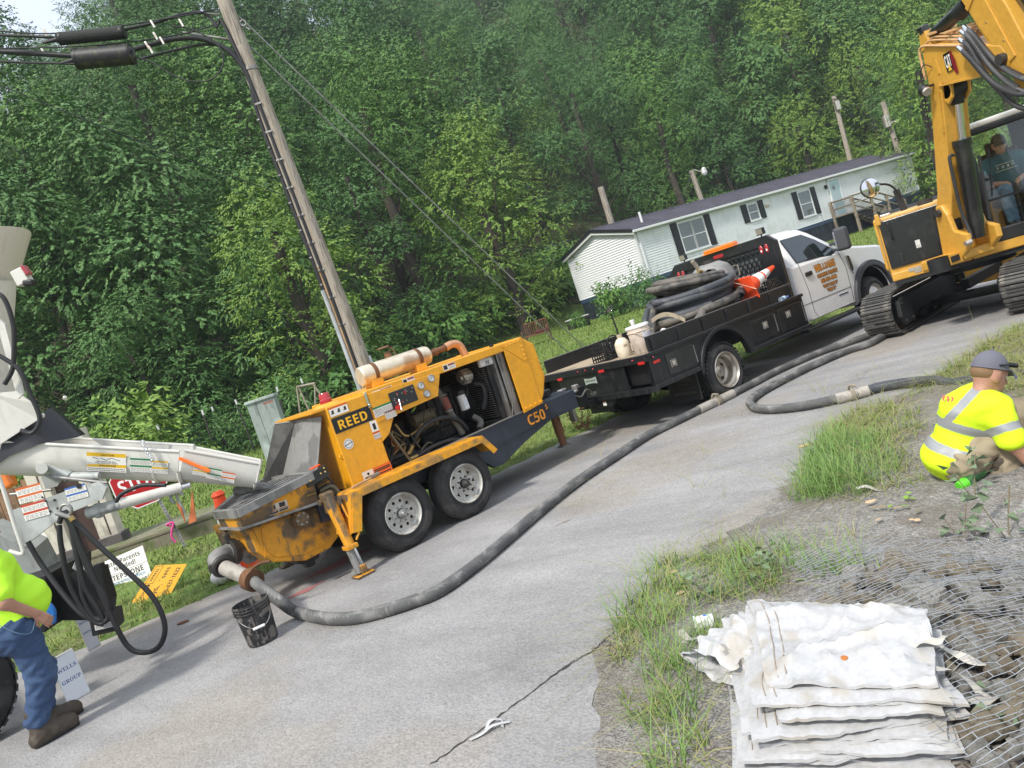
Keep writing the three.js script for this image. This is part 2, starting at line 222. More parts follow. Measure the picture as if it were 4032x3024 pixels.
M.bottle = mat([0.85, 0.9, 0.95], 0.08, 0, { transmission: 0.85, thickness: 0, ior: 1.4 }); M.blueP = mat([0.05, 0.2, 0.6], 0.4); M.paleBlue = mat([0.4, 0.55, 0.75], 0.5);
M.sheetWet = matP([0.085, 0.083, 0.078], 0.7, 0, 64, [0.15, 0.147, 0.14], { spots: 0.5, size: 0.5 }, { bumpMap: bumpWavy, bumpScale: 0.012 });
M.blackSpeck = matP([0.008, 0.009, 0.01], 0.3, 0, 42, [0.2, 0.19, 0.17], { spots: 0.06, streak: 0.08, specks: 0.55, size: 0.8 }, { clearcoat: 0.5, clearcoatRoughness: 0.2 });
M.pipePeach = matP([0.6, 0.36, 0.17], 0.5, 0.1, 43, [0.4, 0.22, 0.1], { g: 1, spots: 0.5, size: 0.3 });
M.orangePaint = mat([0.85, 0.16, 0.02], 0.45); M.flapOrange = matP([0.7, 0.2, 0.07], 0.6, 0, 44, [0.5, 0.42, 0.36], { g: 1, spots: 0.6, streak: 0.3, size: 0.3 }); M.bootBlack = mat([0.012, 0.012, 0.016], 0.35); M.brush = mat([0.4, 0.4, 0.42], 0.8); M.blueHose = mat([0.02, 0.16, 0.5], 0.45);
M.wire = mat([0.02, 0.02, 0.022], 0.6); M.pvc = matP([0.42, 0.44, 0.46], 0.5, 0, 170, [0.3, 0.3, 0.3], { g: 1, spots: 0.3 }); M.newWood = matP([0.42, 0.27, 0.14], 0.85, 0, 171, [0.28, 0.17, 0.09], { g: 1, spots: 0.5, streak: 0.6, size: 0.5 }); M.ribBlack = matP([0.012, 0.014, 0.012], 0.7, 0, 172, [0.03, 0.035, 0.025], { g: 1, spots: 0.6, streak: 0.8, size: 0.4 }, { bumpMap: bumpFine, bumpScale: 0.01 }); M.caseBlack = matP([0.012, 0.012, 0.015], 0.5, 0, 173, [0.09, 0.09, 0.03], { spots: 0.4, size: 0.5, lo: 0.58, hi: 0.64 });
M.skirtBlue = mat([0.035, 0.06, 0.11], 0.5); M.doorBlue = mat([0.4, 0.55, 0.58], 0.5); M.winPale = mat([0.4, 0.5, 0.5], 0.15); M.galv = matP([0.34, 0.34, 0.33], 0.5, 0.4, 174, [0.2, 0.2, 0.2], { g: 1, spots: 0.5 }); M.pink = mat([0.85, 0.06, 0.35], 0.5); M.yellowSign = mat([0.7, 0.4, 0.02], 0.5); M.cream = matP([0.58, 0.54, 0.45], 0.8, 0, 175, [0.4, 0.37, 0.3], { g: 1, spots: 0.3 }); M.brownP = matP([0.075, 0.04, 0.03], 0.6, 0, 176, [0.05, 0.03, 0.025], { g: 1, spots: 0.4 }); M.darkStone = matP([0.1, 0.09, 0.085], 0.9, 0, 177, [0.06, 0.055, 0.05], { g: 1, spots: 0.5 });
M.oldPlank = matP([0.28, 0.17, 0.1], 0.9, 0, 178, [0.13, 0.08, 0.05], { g: 1, spots: 0.6, streak: 0.5, size: 0.6 }); M.paleGreen = matP([0.42, 0.48, 0.45], 0.5, 0, 179, [0.3, 0.34, 0.32], { g: 1, spots: 0.2, streak: 0.2 }); M.rustRed = mat([0.17, 0.07, 0.035], 0.8); M.maroon = mat([0.08, 0.012, 0.015], 0.8); M.pipePale = matP([0.37, 0.34, 0.3], 0.7, 0, 180, [0.22, 0.2, 0.18], { spots: 0.7, streak: 0.4, size: 0.4 }); M.bucketBlack = matP([0.014, 0.014, 0.016], 0.55, 0, 181, [0.2, 0.18, 0.16], { spots: 0.7, streak: 0.6, size: 0.4, lo: 0.48, hi: 0.6 });
M.weed = new THREE.MeshStandardMaterial({ color: C(0.16, 0.22, 0.13), roughness: 0.7, side: THREE.DoubleSide }); M.weedStem = mat([0.22, 0.18, 0.11], 0.8); M.galvWire = mat([0.42, 0.44, 0.46], 0.4, 0.6); M.seamTan = mat([0.35, 0.28, 0.2], 0.8); M.rustSpot = mat([0.45, 0.15, 0.03], 0.7); M.greenDk = mat([0.03, 0.12, 0.03], 0.3); M.greenCap = mat([0.12, 0.6, 0.03], 0.4); M.tanChip = mat([0.5, 0.36, 0.22], 0.8);
// ---------- terrain, road ----------
const tOf = (x, z) => -0.559 * x - 0.829 * z, sOf = (x, z) => 0.829 * x - 0.559 * z;
const roadEdgeNear = [[-0.1, 2], [-0.12, -2.4], [-0.02, -3.4], [0.08, -4.3], [0.35, -4.75], [0.7, -5.1], [1.17, -5.35], [1.55, -5.55], [1.95, -6.1], [2.3, -6.6], [2.75, -7.05], [3.4, -7.45], [4.1, -7.85], [5.4, -8.6], [8, -10.2], [14, -13.8], [40, -30], [80, -54]];
const roadEdgeFar = [[80, -62], [40, -36.5], [14, -20], [8, -16.2], [3.2, -13.1], [1.3, -12.05], [-0.5, -10.8], [-2.2, -9.75], [-4.2, -8.85], [-5.6, -8.4], [-7.5, -8.1], [-12, -8.4], [-30, -12], [-60, -20], [-60, 2]];
const crumble = (e) => e.flatMap(([x, z], i) => { if (i === e.length - 1 || Math.hypot(x, z) > 22) return [[x, z]]; const [a, b] = e[i + 1], n = Math.max(1, Math.min(24, Math.round(Math.hypot(a - x, b - z) / 0.11))); return Array.from({ length: n }, (_, k) => { const t = k / n, X = lerp(x, a, t), Z = lerp(z, b, t), j = 0.13 * (wn(X * 6, Z * 6, 41) - 0.5) + 0.22 * (wn(X * 1.7, Z * 1.7, 42) - 0.5); return [X + j, Z + j * 0.6]; }); }), roadRag = [...crumble(roadEdgeNear), ...crumble(roadEdgeFar)], roadPoly = [...roadEdgeNear, ...roadEdgeFar];
function inRoad(x, z) { let c = false; for (let i = 0, j = roadPoly.length - 1; i < roadPoly.length; j = i++) { const [a, b] = roadPoly[i], [d, e] = roadPoly[j]; if ((b > z) !== (e > z) && x < (d - a) * (z - b) / (e - b) + a) c = !c; } return c; }
function roadDist(x, z) { let m = 1e9; for (let i = 0, j = roadPoly.length - 1; i < roadPoly.length; j = i++) { const [a, b] = roadPoly[i], [d, e] = roadPoly[j], ux = d - a, uz = e - b, t = clamp(((x - a) * ux + (z - b) * uz) / (ux * ux + uz * uz)); m = Math.min(m, Math.hypot(x - a - ux * t, z - b - uz * t)); } return inRoad(x, z) ? -m : m; }
const treeQ = (x, z) => Math.max(-0.70 * x - 0.716 * z, -0.98 * z + 0.17 * x - 32);
function ground(x, z) {
  const t = tOf(x, z), d = roadDist(x, z);
  let h = -0.05 + 0.046 * sm(-0.3, -0.12, d) + 0.012 * sm(0, 0.3, d);
  if (t > 7) { const o = sm(0.2, 3, d); h += o * (0.05 + 0.25 * sm(11.3, 13.6, t) + 0.48 * sm(12, 25, t) + 0.6 * sm(26, 40, t)); h += o * 0.05 * (wn(x * 0.4, z * 0.4, 5) - 0.5); const q = treeQ(x, z) - 26; if (q > 0) h += lerp(0.26, 0.74, sm(-0.8, -0.3, x / Math.max(1, -z))) * (Math.sqrt(q * q + 36) - 6) * (0.92 + 0.16 * wn(x * 0.03, z * 0.03, 8)) * (1 - 0.5 * sm(90, 200, q)); }
  else { const o = sm(0.1, 1.2, d); h += o * (0.03 + 0.08 * (wn(x * 1.3, z * 1.3, 6) - 0.3)); const w = sm(1.15, 2.1, x) * sm(-4.4, -3.5, z); h -= 0.18 * w * sm(1.2, 2.6, x); }
  return h;
}
function sheet(xs, zs, fy) { const v = [], uv = [], H = zs.map((z) => xs.map((x) => fy(x, z))); for (let j = 0; j < zs.length - 1; j++) for (let i = 0; i < xs.length - 1; i++) for (const [a, b] of [[0, 0], [0, 1], [1, 1], [0, 0], [1, 1], [1, 0]]) { const x = xs[i + a], z = zs[j + b]; v.push(x, H[j + b][i + a], z); uv.push(x, z); } const g = new THREE.BufferGeometry(); g.setAttribute('position', new THREE.BufferAttribute(new Float32Array(v), 3)); g.computeVertexNormals(); const o = toCreasedNormals(g, 1.5); o.setAttribute('uv', new THREE.BufferAttribute(new Float32Array(uv), 2)); o.userData.keep = true; return o; }
const spread = (a, b, n0, far0, far1) => { const r = []; for (let i = 0; i <= n0; i++) r.push(a + (b - a) * i / n0); let st = (b - a) / n0, x = b; while (x < far1) { st *= 1.14; x += st; r.push(Math.min(x, far1)); } st = (b - a) / n0; x = a; while (x > far0) { st *= 1.14; x -= st; r.unshift(Math.max(x, far0)); } return r; };
M.lawn = mat([1, 1, 1], 0.95, 0, { map: ctex(1024, (u, v) => { const a = fbm(u, v, 6, 5, 81), b = fbm(u, v, 90, 2, 82), k = sm(0.35, 0.7, a); const c = mix3([0.085, 0.15, 0.022], [0.15, 0.21, 0.045], k); const e = sm(0.62, 0.75, fbm(u, v, 11, 4, 84)); const c2 = mix3(c, [0.15, 0.13, 0.07], e * 0.5); return c2.map((x) => x * (0.6 + 0.8 * b)); }, 7), bumpMap: gray(512, (u, v) => fbm(u, v, 64, 3, 83), 1.6), bumpScale: 0.03 });
struct('ground', M.lawn, [sheet(spread(-16, 14, 90, -260, 300), spread(-42, 4, 120, -330, 40), ground)]);
M.asphalt = mat([1, 1, 1], 0.92, 0, { map: ctex(1536, (u, v) => {
  const grit = fbm(u, v, 512, 2, 91), a = fbm(u, v, 4, 5, 92), st = fbm(u * 0.25, v, 28, 4, 93), p = fbm(u, v, 12, 4, 95);
  let g = 0.262 * (0.78 + 0.44 * grit) * (0.8 + 0.4 * st) * (0.82 + 0.4 * p);
  let c = [g * 1.0, g * 0.975, g * 0.965];
  c = mix3(c, [0.27, 0.235, 0.19].map((x) => x * (0.7 + 0.6 * grit)), sm(0.52, 0.72, a) * 0.55);           // dried mud film with an edge
  c = mix3(c, [0.36, 0.35, 0.34], sm(0.6, 0.8, fbm(u, v, 60, 3, 96)) * 0.2);                        // cement dust
  if (vn(u * 500, v * 500, 500, 97) > 0.98) c = [0.36, 0.35, 0.33];
  if (vn(u * 450, v * 450, 450, 98) < 0.05) c = c.map((x) => x * 0.65);
  return c; }, 7), bumpMap: gray(1024, (u, v) => 0.6 * fbm(u, v, 340, 2, 94) + 0.4 * fbm(u, v, 40, 3, 99), 3.5), bumpScale: 0.012 });
M.asphalt.map.rotation = R(34); M.asphalt.map.updateMatrix();
{
  const g = plain(new THREE.ExtrudeGeometry(shape(roadRag.map(([x, z]) => [x, -z])), { depth: 0.045, bevelEnabled: false })); g.rotateX(-PI / 2); g.translate(0, -0.045, 0);
  struct('road', M.asphalt, [g]);
}
// near bank of road gravel
M.gravel = mat([1, 1, 1], 0.95, 0, { map: ctex(1024, (u, v) => { const a = vn(u * 220, v * 220, 220, 101), b = fbm(u, v, 60, 3, 102), k = fbm(u, v, 5, 4, 103), g = 0.25 * (0.55 + 0.7 * a) * (0.7 + 0.6 * b); return mix3([g * 1.05, g * 0.99, g * 0.92], [0.14, 0.115, 0.085], sm(0.5, 0.68, k) * 0.5); }, 1.8), bumpMap: gray(512, (u, v) => 0.5 * vn(u * 110, v * 110, 110, 104) + 0.5 * fbm(u, v, 30, 3, 105), 0.9), bumpScale: 0.02 });
{
  const v = [], uv = [], st = 0.12, f = (x, z) => ground(x, z) + 0.006 + 0.026 * sm(0, 0.25, roadDist(x, z)) + 0.05 * (fbm(x / 40 + 5, z / 40 + 5, 40, 4, 7) - 0.5) * sm(0.0, 0.4, roadDist(x, z));
  for (let x = -0.4; x < 9; x += st) for (let z = -11; z < -1.2; z += st) { if (tOf(x, z) > 6.4 || roadDist(x + st / 2, z + st / 2) < -0.3) continue; for (const [a, b] of [[0, 0], [0, 1], [1, 1], [0, 0], [1, 1], [1, 0]]) { const X = x + a * st, Z = z + b * st; v.push(X, f(X, Z), Z); uv.push(X, Z); } }
  const g = new THREE.BufferGeometry(); g.setAttribute('position', new THREE.BufferAttribute(new Float32Array(v), 3)); g.computeVertexNormals(); const o = toCreasedNormals(g, 1.5); o.setAttribute('uv', new THREE.BufferAttribute(new Float32Array(uv), 2)); o.userData.keep = true;
  struct('gravel_bank', M.gravel, [o]);
}
// ---------- wheels ----------
// wheel about local z axis, outer face at z = 0 looking to +z, tyre runs back to z = -w
function tyreGeo(r, w, bead, n = 48) { const o = []; const pr = [[bead, 0.012 - w * 0.0], [bead + 0.02, 0.0], [lerp(bead, r, 0.35), 0.012], [lerp(bead, r, 0.62), 0.008], [r - 0.035, -0.012], [r - 0.012, -0.03], [r, -0.055], [r, -w + 0.055], [r - 0.012, -w + 0.03], [r - 0.035, -w + 0.012], [bead, -w]]; const g = plain(toCreasedNormals(new THREE.LatheGeometry(pr.map(([a, b]) => new THREE.Vector2(a, b)), n), 0.9)); g.rotateX(PI / 2); return g; }
function grooves(r, w, kind, n = 60) { // raised tread pieces
  const g = [];
  if (kind === 'rib') for (const k of [0.18, 0.36, 0.54, 0.72]) g.push(tor(r - 0.001, 0.009, [0, 0, -w * (k + 0.05)], [0, 0, 0], PI * 2, 48, 5));
  else for (let i = 0; i < n; i++) { const a = i / n * PI * 2; for (const [k, s] of [[0.14, 0], [0.42, 0.5], [0.7, 0], [0.93, 0.5]]) { const b = a + s * PI * 2 / n; g.push(box(PI * 2 * r / n * 0.62, 0.016, w * 0.2, [Math.cos(b) * (r + 0.003), Math.sin(b) * (r + 0.003), -w * k], [0, 0, b - PI / 2])); } }
  return g;
}
function trailerWheel(p, kind, parent, flip) {
  const wl = new THREE.Group(); wl.name = 'wheel'; wl.position.set(...p); if (flip) wl.rotation.y = PI; parent.add(wl);
  const r = 0.385, w = 0.23; part(wl, 'tyre', M.rubber, tyreGeo(r, w, 0.215), ...grooves(r, w, 'rib'), tor(0.33, 0.004, [0, 0, 0.004], null), tor(0.255, 0.004, [0, 0, 0.008], null));
  const rimPts = [[0.222, 0.012], [0.214, 0.018], [0.2, 0.004], [0.196, -0.035], [0.175, -0.055], [0.172, -0.075]];
  const gl = plain(toCreasedNormals(new THREE.LatheGeometry(rimPts.map((q) => new THREE.Vector2(...q)), 40), 0.6)).rotateX(PI / 2);
  const holes = kind === 'round' ? Array.from({ length: 10 }, (_, i) => circ(0.137 * Math.cos(i * PI / 5), 0.137 * Math.sin(i * PI / 5), 0.018, 12)) : Array.from({ length: 8 }, (_, i) => { const a = i * PI / 4, c = Math.cos(a), s = Math.sin(a), q = (u, v) => [u * c - v * s, u * s + v * c]; return [q(0.118, -0.02), q(0.158, -0.026), q(0.15, 0.03)]; });
  part(wl, 'rim', M.rim, gl, ext(circ(0, 0, 0.176, 40), -0.066, -0.056, 0, holes), lathe([[0.1, 0], [0.105, 0.012], [0.06, 0.02], [0.055, 0.012]], 32, [0, 0, -0.058], [PI / 2, 0, 0]));
  const hb = [lathe([[0, 0.075], [0.025, 0.073], [0.034, 0.06], [0.036, 0.04], [0.05, 0.03], [0.052, -0.02]], 20, [0, 0, -0.03], [PI / 2, 0, 0])]; for (let i = 0; i < 8; i++) hb.push(cylY(0.0105, 0.0105, 0.03, [0.081 * Math.cos(i * PI / 4 + 0.3), 0.081 * Math.sin(i * PI / 4 + 0.3), -0.035], [PI / 2, 0, 0], 6));
  part(wl, 'hub', kind === 'round' ? M.steel : M.hub, hb); part(wl, 'brake_drum', M.black, ext(circ(0, 0, 0.165, 24), -0.17, -0.09));
  return wl;
}
// ---------- towed concrete pump ----------
{
  const T = thing('concrete_pump_trailer', 'yellow tandem axle concrete pump trailer with open engine bay and grey hopper', 'trailer', place(52, 4.05, 8.2), turnOf(52));
  for (const s of [1, -1]) { // side beams with a pale top lip
    const z0 = s > 0 ? 0.6 : -0.68, b = part(T, 'frame_beam', M.frameDark, ext([[-1.05, 0.795], [2.78, 0.845], [2.78, 0.6], [2.25, 0.6], [1.75, 0.48], [1.32, 0.34], [1.18, 0.35], [0.98, 0.55], [-0.75, 0.55], [-1.05, 0.6]], z0, z0 + 0.08, 0.006));
    part(b, 'top_lip', M.steel, ext([[-0.1, 0.806], [2.2, 0.84], [2.2, 0.846], [-0.1, 0.812]], z0 - 0.006, z0 + 0.086));
    if (s > 0) part(b, 'seam_strip', M.frameDark, ext([[1.1, 0.56], [2.5, 0.64], [2.5, 0.645], [1.1, 0.567]], 0.682, 0.688));
  }
  part(T, 'floor_pan', M.engine, bx(-1.0, 2.3, 0.7, 0.74, -0.6, 0.6), bx(-0.6, 1.0, 0.34, 0.42, -0.05, 0.05));
  for (const x of [-0.31, 0.55]) part(T, 'axle', M.hub, cyl([x, 0.385, -0.85], [x, 0.385, 0.85], 0.045));
  for (const [x, k] of [[-0.31, 'round'], [0.55, 'slot']]) { trailerWheel([x, 0.385, 0.95], k, T); trailerWheel([x, 0.385, -0.95], k, T, true); }
  for (const s of [1, -1]) { // fenders
    const pr = [[-0.94, 0.44], [-0.8, 0.815], [0.92, 0.815], [1.06, 0.6]], z0 = 0.64, z1 = 1.01, g = [];
    for (let i = 0; i < 3; i++) { const [a, b] = pr[i], [c, d] = pr[i + 1]; g.push(plate([[a, b, z0 * s], [c, d, z0 * s], [c, d, z1 * s], [a, b, z1 * s]], 0.012)); }
    const lip = [...pr, [1.0, 0.575], [0.885, 0.745], [-0.715, 0.745], [-0.84, 0.42]]; g.push(ext(lip, s > 0 ? z1 - 0.006 : -z1 - 0.006, s > 0 ? z1 + 0.006 : -z1 + 0.006));
    const fd = part(T, 'fender', M.pumpDirtyLite, g);
    part(fd, 'rear_flap', M.pumpDirty, plate([[-0.955, 0.43, 0.66 * s], [-0.815, 0.8, 0.66 * s], [-0.815, 0.8, 1.0 * s], [-0.955, 0.43, 1.0 * s]], 0.01));
    part(fd, 'marker_light', M.redLens, xf(sph(0.05, [0, 0, 0], [0.35, 1, 0.5], 14), [-0.895, 0.62, 0.84 * s], [0, 0, R(-20)])); part(fd, 'light_ring', M.black, xf(tor(0.05, 0.008, [0, 0, 0], null), [-0.888, 0.62, 0.84 * s], [R(-20) * 0, PI / 2, 0], [0.5, 1.05, 1]));
  }
  // rear cabinet
  const Z = 0.7;
  const cab = part(T, 'rear_cabinet', M.pumpYellow, box(0.5, 0.9, 1.4, [-0.38, 1.25, 0], null, 0.012), ext([[-0.78, 1.68], [-0.63, 1.68], [-0.63, 1.7], [-0.78, 1.7]], -0.4, 0.68));
  part(cab, 'eye_bolt', M.pumpYellow, tor(0.022, 0.007, [-0.64, 1.16, 0.68], [0, 0.6, 0])); part(cab, 'latch', M.chrome, box(0.03, 0.17, 0.014, [-0.155, 1.63, 0.712], null, 0.006), box(0.03, 0.03, 0.03, [-0.155, 1.57, 0.72], null, 0.008));
  // roof and posts
  const roof = part(T, 'roof', M.pumpYellow, bx(-0.16, 2.19, 1.63, 1.73, 0.64, 0.705, 0.012), bx(-0.16, 2.19, 1.63, 1.73, -0.705, -0.64, 0.012), bx(-0.14, 2.17, 1.7, 1.727, -0.645, 0.645));
  part(T, 'front_post', M.pumpYellow, ext([[1.85, 0.82], [2.17, 0.845], [2.17, 1.735], [1.85, 1.69]], 0.69, 0.708, 0.003)); part(T, 'front_post', M.pumpYellow, ext([[1.85, 0.82], [2.17, 0.845], [2.17, 1.735], [1.85, 1.69]], -0.708, -0.69, 0.003));
  const nose = [[2.17, 0.845], [2.26, 0.95], [2.37, 1.16], [2.35, 1.6], [2.17, 1.735]];
  part(T, 'nose_cowl', M.pumpYellow, ext([...nose, [2.1, 1.735], [2.1, 0.845]], -0.69, 0.7, 0.02));
  part(T, 'far_side_panel', M.pumpYellow, bx(-0.13, 1.9, 1.15, 1.66, -0.7, -0.685), bx(-0.13, 1.9, 0.82, 1.0, -0.7, -0.685));
  part(T, 'radiator_frame', M.steel, bx(1.7, 1.74, 0.82, 1.66, 0.3, 0.62, 0.004), bx(1.74, 1.85, 0.82, 1.66, 0.645, 0.655)); part(T, 'radiator', M.engine, bx(1.62, 1.8, 0.84, 1.62, -0.6, 0.55)); { const g = []; for (let i = 0; i < 26; i++) g.push(bx(1.6, 1.62, 0.88 + i * 0.028, 0.888 + i * 0.028, -0.55, 0.5)); part(T, 'radiator_fins', M.steel, g).userData.kind = 'stuff'; }
  // gusset with bolts
  const gus = part(T, 'corner_gusset', M.pumpYellow, ext([[1.82, 1.7], [2.16, 1.72], [2.16, 1.42], [2.11, 1.42]], 0.708, 0.716, 0.003)); for (const [x, y] of [[1.9, 1.68], [1.97, 1.685], [2.04, 1.69], [2.11, 1.695], [2.135, 1.62], [2.135, 1.56], [2.135, 1.5], [2.132, 1.45]]) part(gus, 'bolt', M.pumpYellow, sph(0.013, [x, y, 0.716], [1, 1, 0.7], 8));
  for (let i = 0; i < 4; i++) part(T, 'bolt', M.pumpYellow, cylY(0.02, 0.02, 0.03, [1.9 + i * 0.085, 0.865 + i * 0.003, 0.715], [PI / 2, 0, 0], 8));
  // control panel
  const cp = part(T, 'control_panel', M.pumpYellow, ext([[-0.13, 1.36], [0.72, 1.4], [0.85, 1.655], [-0.13, 1.69]], 0.695, 0.712, 0.004), ext([[-0.13, 1.36], [0.1, 1.37], [-0.03, 1.2], [-0.13, 1.15]], 0.69, 0.705, 0.003));
  const ip = part(cp, 'instrument_plate', M.blackPaint, box(0.34, 0.19, 0.02, [0.28, 1.53, 0.716], [0, 0, 0.02], 0.008)); { const r = rng(5); for (let i = 0; i < 18; i++) part(ip, 'switch', i % 3 ? M.steel : M.red, cylY(0.008, 0.006, 0.016, [0.15 + r() * 0.27, 1.47 + r() * 0.13, 0.732], [PI / 2, 0, 0], 8)); part(ip, 'lever', M.chrome, cyl([0.21, 1.52, 0.73], [0.17, 1.41, 0.78], 0.008), sph(0.016, [0.17, 1.405, 0.782])); part(ip, 'stop_button', M.red, cylY(0.026, 0.03, 0.03, [0.155, 1.44, 0.74], [PI / 2, 0, 0], 16)); }
  for (const [x, y] of [[0.54, 1.58], [0.7, 1.62], [0.58, 1.47]]) { const g = part(cp, 'gauge', M.steel, lathe([[0.0, 0.012], [0.036, 0.012], [0.038, 0.024], [0.044, 0.02], [0.044, 0]], 24, [x, y, 0.711], [PI / 2, 0, 0])); part(g, 'dial', M.coneWhite, cylY(0.035, 0.035, 0.003, [x, y, 0.7245], [PI / 2, 0, 0], 20)); part(g, 'needle', M.black, box(0.03, 0.004, 0.002, [x + 0.008, y + 0.003, 0.7275], [0, 0, 0.5])); }
  // engine bay
  part(T, 'engine_block', M.engine, box(0.75, 0.5, 0.5, [0.95, 1.2, -0.12], null, 0.05), box(0.6, 0.12, 0.3, [0.95, 1.5, -0.1], null, 0.04), box(0.5, 0.16, 0.42, [0.95, 0.9, -0.1], null, 0.04), box(0.4, 0.4, 0.4, [0.35, 1.05, -0.1], null, 0.05), cyl([1.3, 1.15, -0.1], [1.55, 1.15, -0.1], 0.28, 0.28, 20), box(0.3, 0.22, 0.3, [0.12, 0.98, 0.1], null, 0.03));
  for (let i = 0; i < 6; i++) part(T, 'engine_rib', M.engine, box(0.025, 0.34, 0.05, [0.65 + i * 0.12, 1.2, 0.14], null, 0.008));
  part(T, 'alternator', M.alu, cyl([1.38, 1.48, 0.3], [1.52, 1.48, 0.3], 0.085, 0.08, 18), cyl([1.35, 1.48, 0.3], [1.38, 1.48, 0.3], 0.05), ...Array.from({ length: 10 }, (_, i) => box(0.1, 0.012, 0.02, [1.45, 1.48 + 0.088 * Math.sin(i * 0.63), 0.3 + 0.088 * Math.cos(i * 0.63)], [-i * 0.63, 0, 0])));
  part(T, 'oil_filter', M.coneWhite, cylY(0.055, 0.055, 0.19, [1.22, 1.2, 0.42], [0, 0, 0.05], 18)); part(T, 'filter_head', M.black, cylY(0.06, 0.06, 0.05, [1.22, 1.32, 0.42], null, 16)); decal(T, 'filter_print', 0.06, 0.12, [1.22, 1.19, 0.476], [0, 0, 0.05], (x, w, h) => { fill(x, '#eee', 0, 0, w, h); lines(x, '#3a5a86', 6, 10, w - 12, 8, h / 9, h / 22, 4); }, { px: 96 });
  part(T, 'coolant_pipe', M.mudGrey, tube([[0.9, 1.48, 0.42], [0.94, 1.3, 0.45], [0.98, 1.1, 0.46], [1.04, 0.85, 0.46]], 0.042, 18, 12), tube([[0.6, 1.52, 0.3], [0.75, 1.53, 0.38], [0.88, 1.5, 0.42]], 0.05, 10, 12)); part(T, 'hose_sleeve', M.redMud, cyl([0.945, 1.34, 0.45], [0.965, 1.2, 0.455], 0.05, 0.05, 14));
  for (const y of [1.37, 1.17]) part(T, 'hose_clamp', M.steel, tor(0.047, 0.008, [0.96 - (y - 1.2) * 0.1, y, 0.453], [PI / 2, 0, 0]));
  part(T, 'radiator_hose', M.engine, tube([[1.5, 1.36, 0.38], [1.56, 1.3, 0.44], [1.53, 1.15, 0.45], [1.47, 1.03, 0.42]], 0.036, 16, 10)); part(T, 'elbow_hose', M.mudGrey, tube([[1.34, 0.98, 0.36], [1.36, 0.9, 0.44], [1.3, 0.83, 0.46]], 0.04, 12, 10)); part(T, 'starter_motor', M.olive, cyl([0.5, 1.2, 0.36], [0.78, 1.22, 0.36], 0.062, 0.062, 16), cyl([0.52, 1.1, 0.38], [0.74, 1.12, 0.38], 0.05, 0.05, 14), box(0.05, 0.2, 0.1, [0.79, 1.16, 0.36], null, 0.01));
  part(T, 'hydraulic_hose', M.blackRub, tube([[0.32, 0.96, 0.5], [0.42, 1.08, 0.56], [0.6, 1.14, 0.58], [0.82, 1.12, 0.57], [1.0, 1.02, 0.54], [1.1, 0.88, 0.5]], 0.028, 40, 10)); part(T, 'hose_fitting', M.brass, cyl([0.26, 0.89, 0.48], [0.33, 0.97, 0.505], 0.026, 0.026, 8), cyl([0.24, 0.88, 0.47], [0.27, 0.9, 0.48], 0.033, 0.033, 6));
  part(T, 'hydraulic_hose', M.blackRub, tube([[0.28, 0.83, 0.56], [0.5, 0.87, 0.6], [0.75, 0.86, 0.6], [0.95, 0.8, 0.56]], 0.022, 24, 10)); part(T, 'hose_fitting', M.brass, cyl([0.2, 0.83, 0.55], [0.3, 0.835, 0.56], 0.026, 0.026, 8));
  part(T, 'support_rod', M.olive, cyl([-0.05, 1.36, 0.66], [0.16, 0.82, 0.62], 0.014)); part(T, 'support_rod', M.rust, tube([[0.0, 1.36, 0.58], [0.04, 1.2, 0.55], [0.1, 1.02, 0.55], [0.06, 0.98, 0.5]], 0.016, 14));
  part(T, 'hydraulic_pump', M.engine, cyl([0.0, 0.95, 0.2], [0.3, 0.95, 0.2], 0.12, 0.12, 18), box(0.14, 0.2, 0.2, [0.0, 0.97, 0.3], null, 0.02), cyl([0.12, 1.06, 0.3], [0.12, 1.2, 0.32], 0.03), cyl([0.0, 0.9, 0.45], [0.18, 0.9, 0.48], 0.035, 0.03, 10));
  { const r = rng(8); for (let i = 0; i < 16; i++) { const x = -0.05 + r() * 0.5, y = 0.85 + r() * 0.5, z = 0.3 + r() * 0.25; part(T, 'hydraulic_line', [M.blackRub, M.olive, M.engine, M.brass][i % 4], tube([[x, y, z], [x + (r() - 0.5) * 0.2, y - 0.1 - r() * 0.1, z + 0.1 * r()], [x + (r() - 0.3) * 0.35, y - 0.2 * r(), z + 0.05], [x + r() * 0.4, y - 0.25 * r(), z]], 0.006 + r() * 0.008, 18, 6)); } for (let i = 0; i < 9; i++) { const x = 0.6 + r() * 0.95, y = 1.6 - r() * 0.1; part(T, 'cable', M.black, tube([[x, y, 0.35], [x + r() * 0.1, y - 0.15, 0.45], [x + (r() - 0.4) * 0.3, y - 0.3 - r() * 0.3, 0.42], [x + (r() - 0.5) * 0.2, y - 0.5 - r() * 0.2, 0.3]], 0.006, 20, 6)); } }
  part(T, 'relay_box', M.coneWhite, box(0.22, 0.1, 0.06, [1.62, 1.58, 0.58], [0, 0, -0.03], 0.012)); decal(T, 'relay_sticker', 0.18, 0.06, [1.62, 1.58, 0.614], [0, 0, -0.03], (x, w, h) => { fill(x, '#ddd', 0, 0, w, h); lines(x, '#222', 30, 10, w - 60, 6, h / 7, h / 10, 7); }, { px: 96 });
  part(T, 'vertical_cable', M.mudGrey, tube([[1.78, 1.62, 0.66], [1.79, 1.4, 0.68], [1.77, 1.1, 0.68], [1.7, 0.85, 0.66]], 0.008, 20, 6)); part(T, 'engine_tie', M.leafGreen, plate([[0.35, 1.32, 0.62], [0.47, 1.38, 0.62], [0.5, 1.41, 0.62], [0.42, 1.34, 0.62]], 0.004));
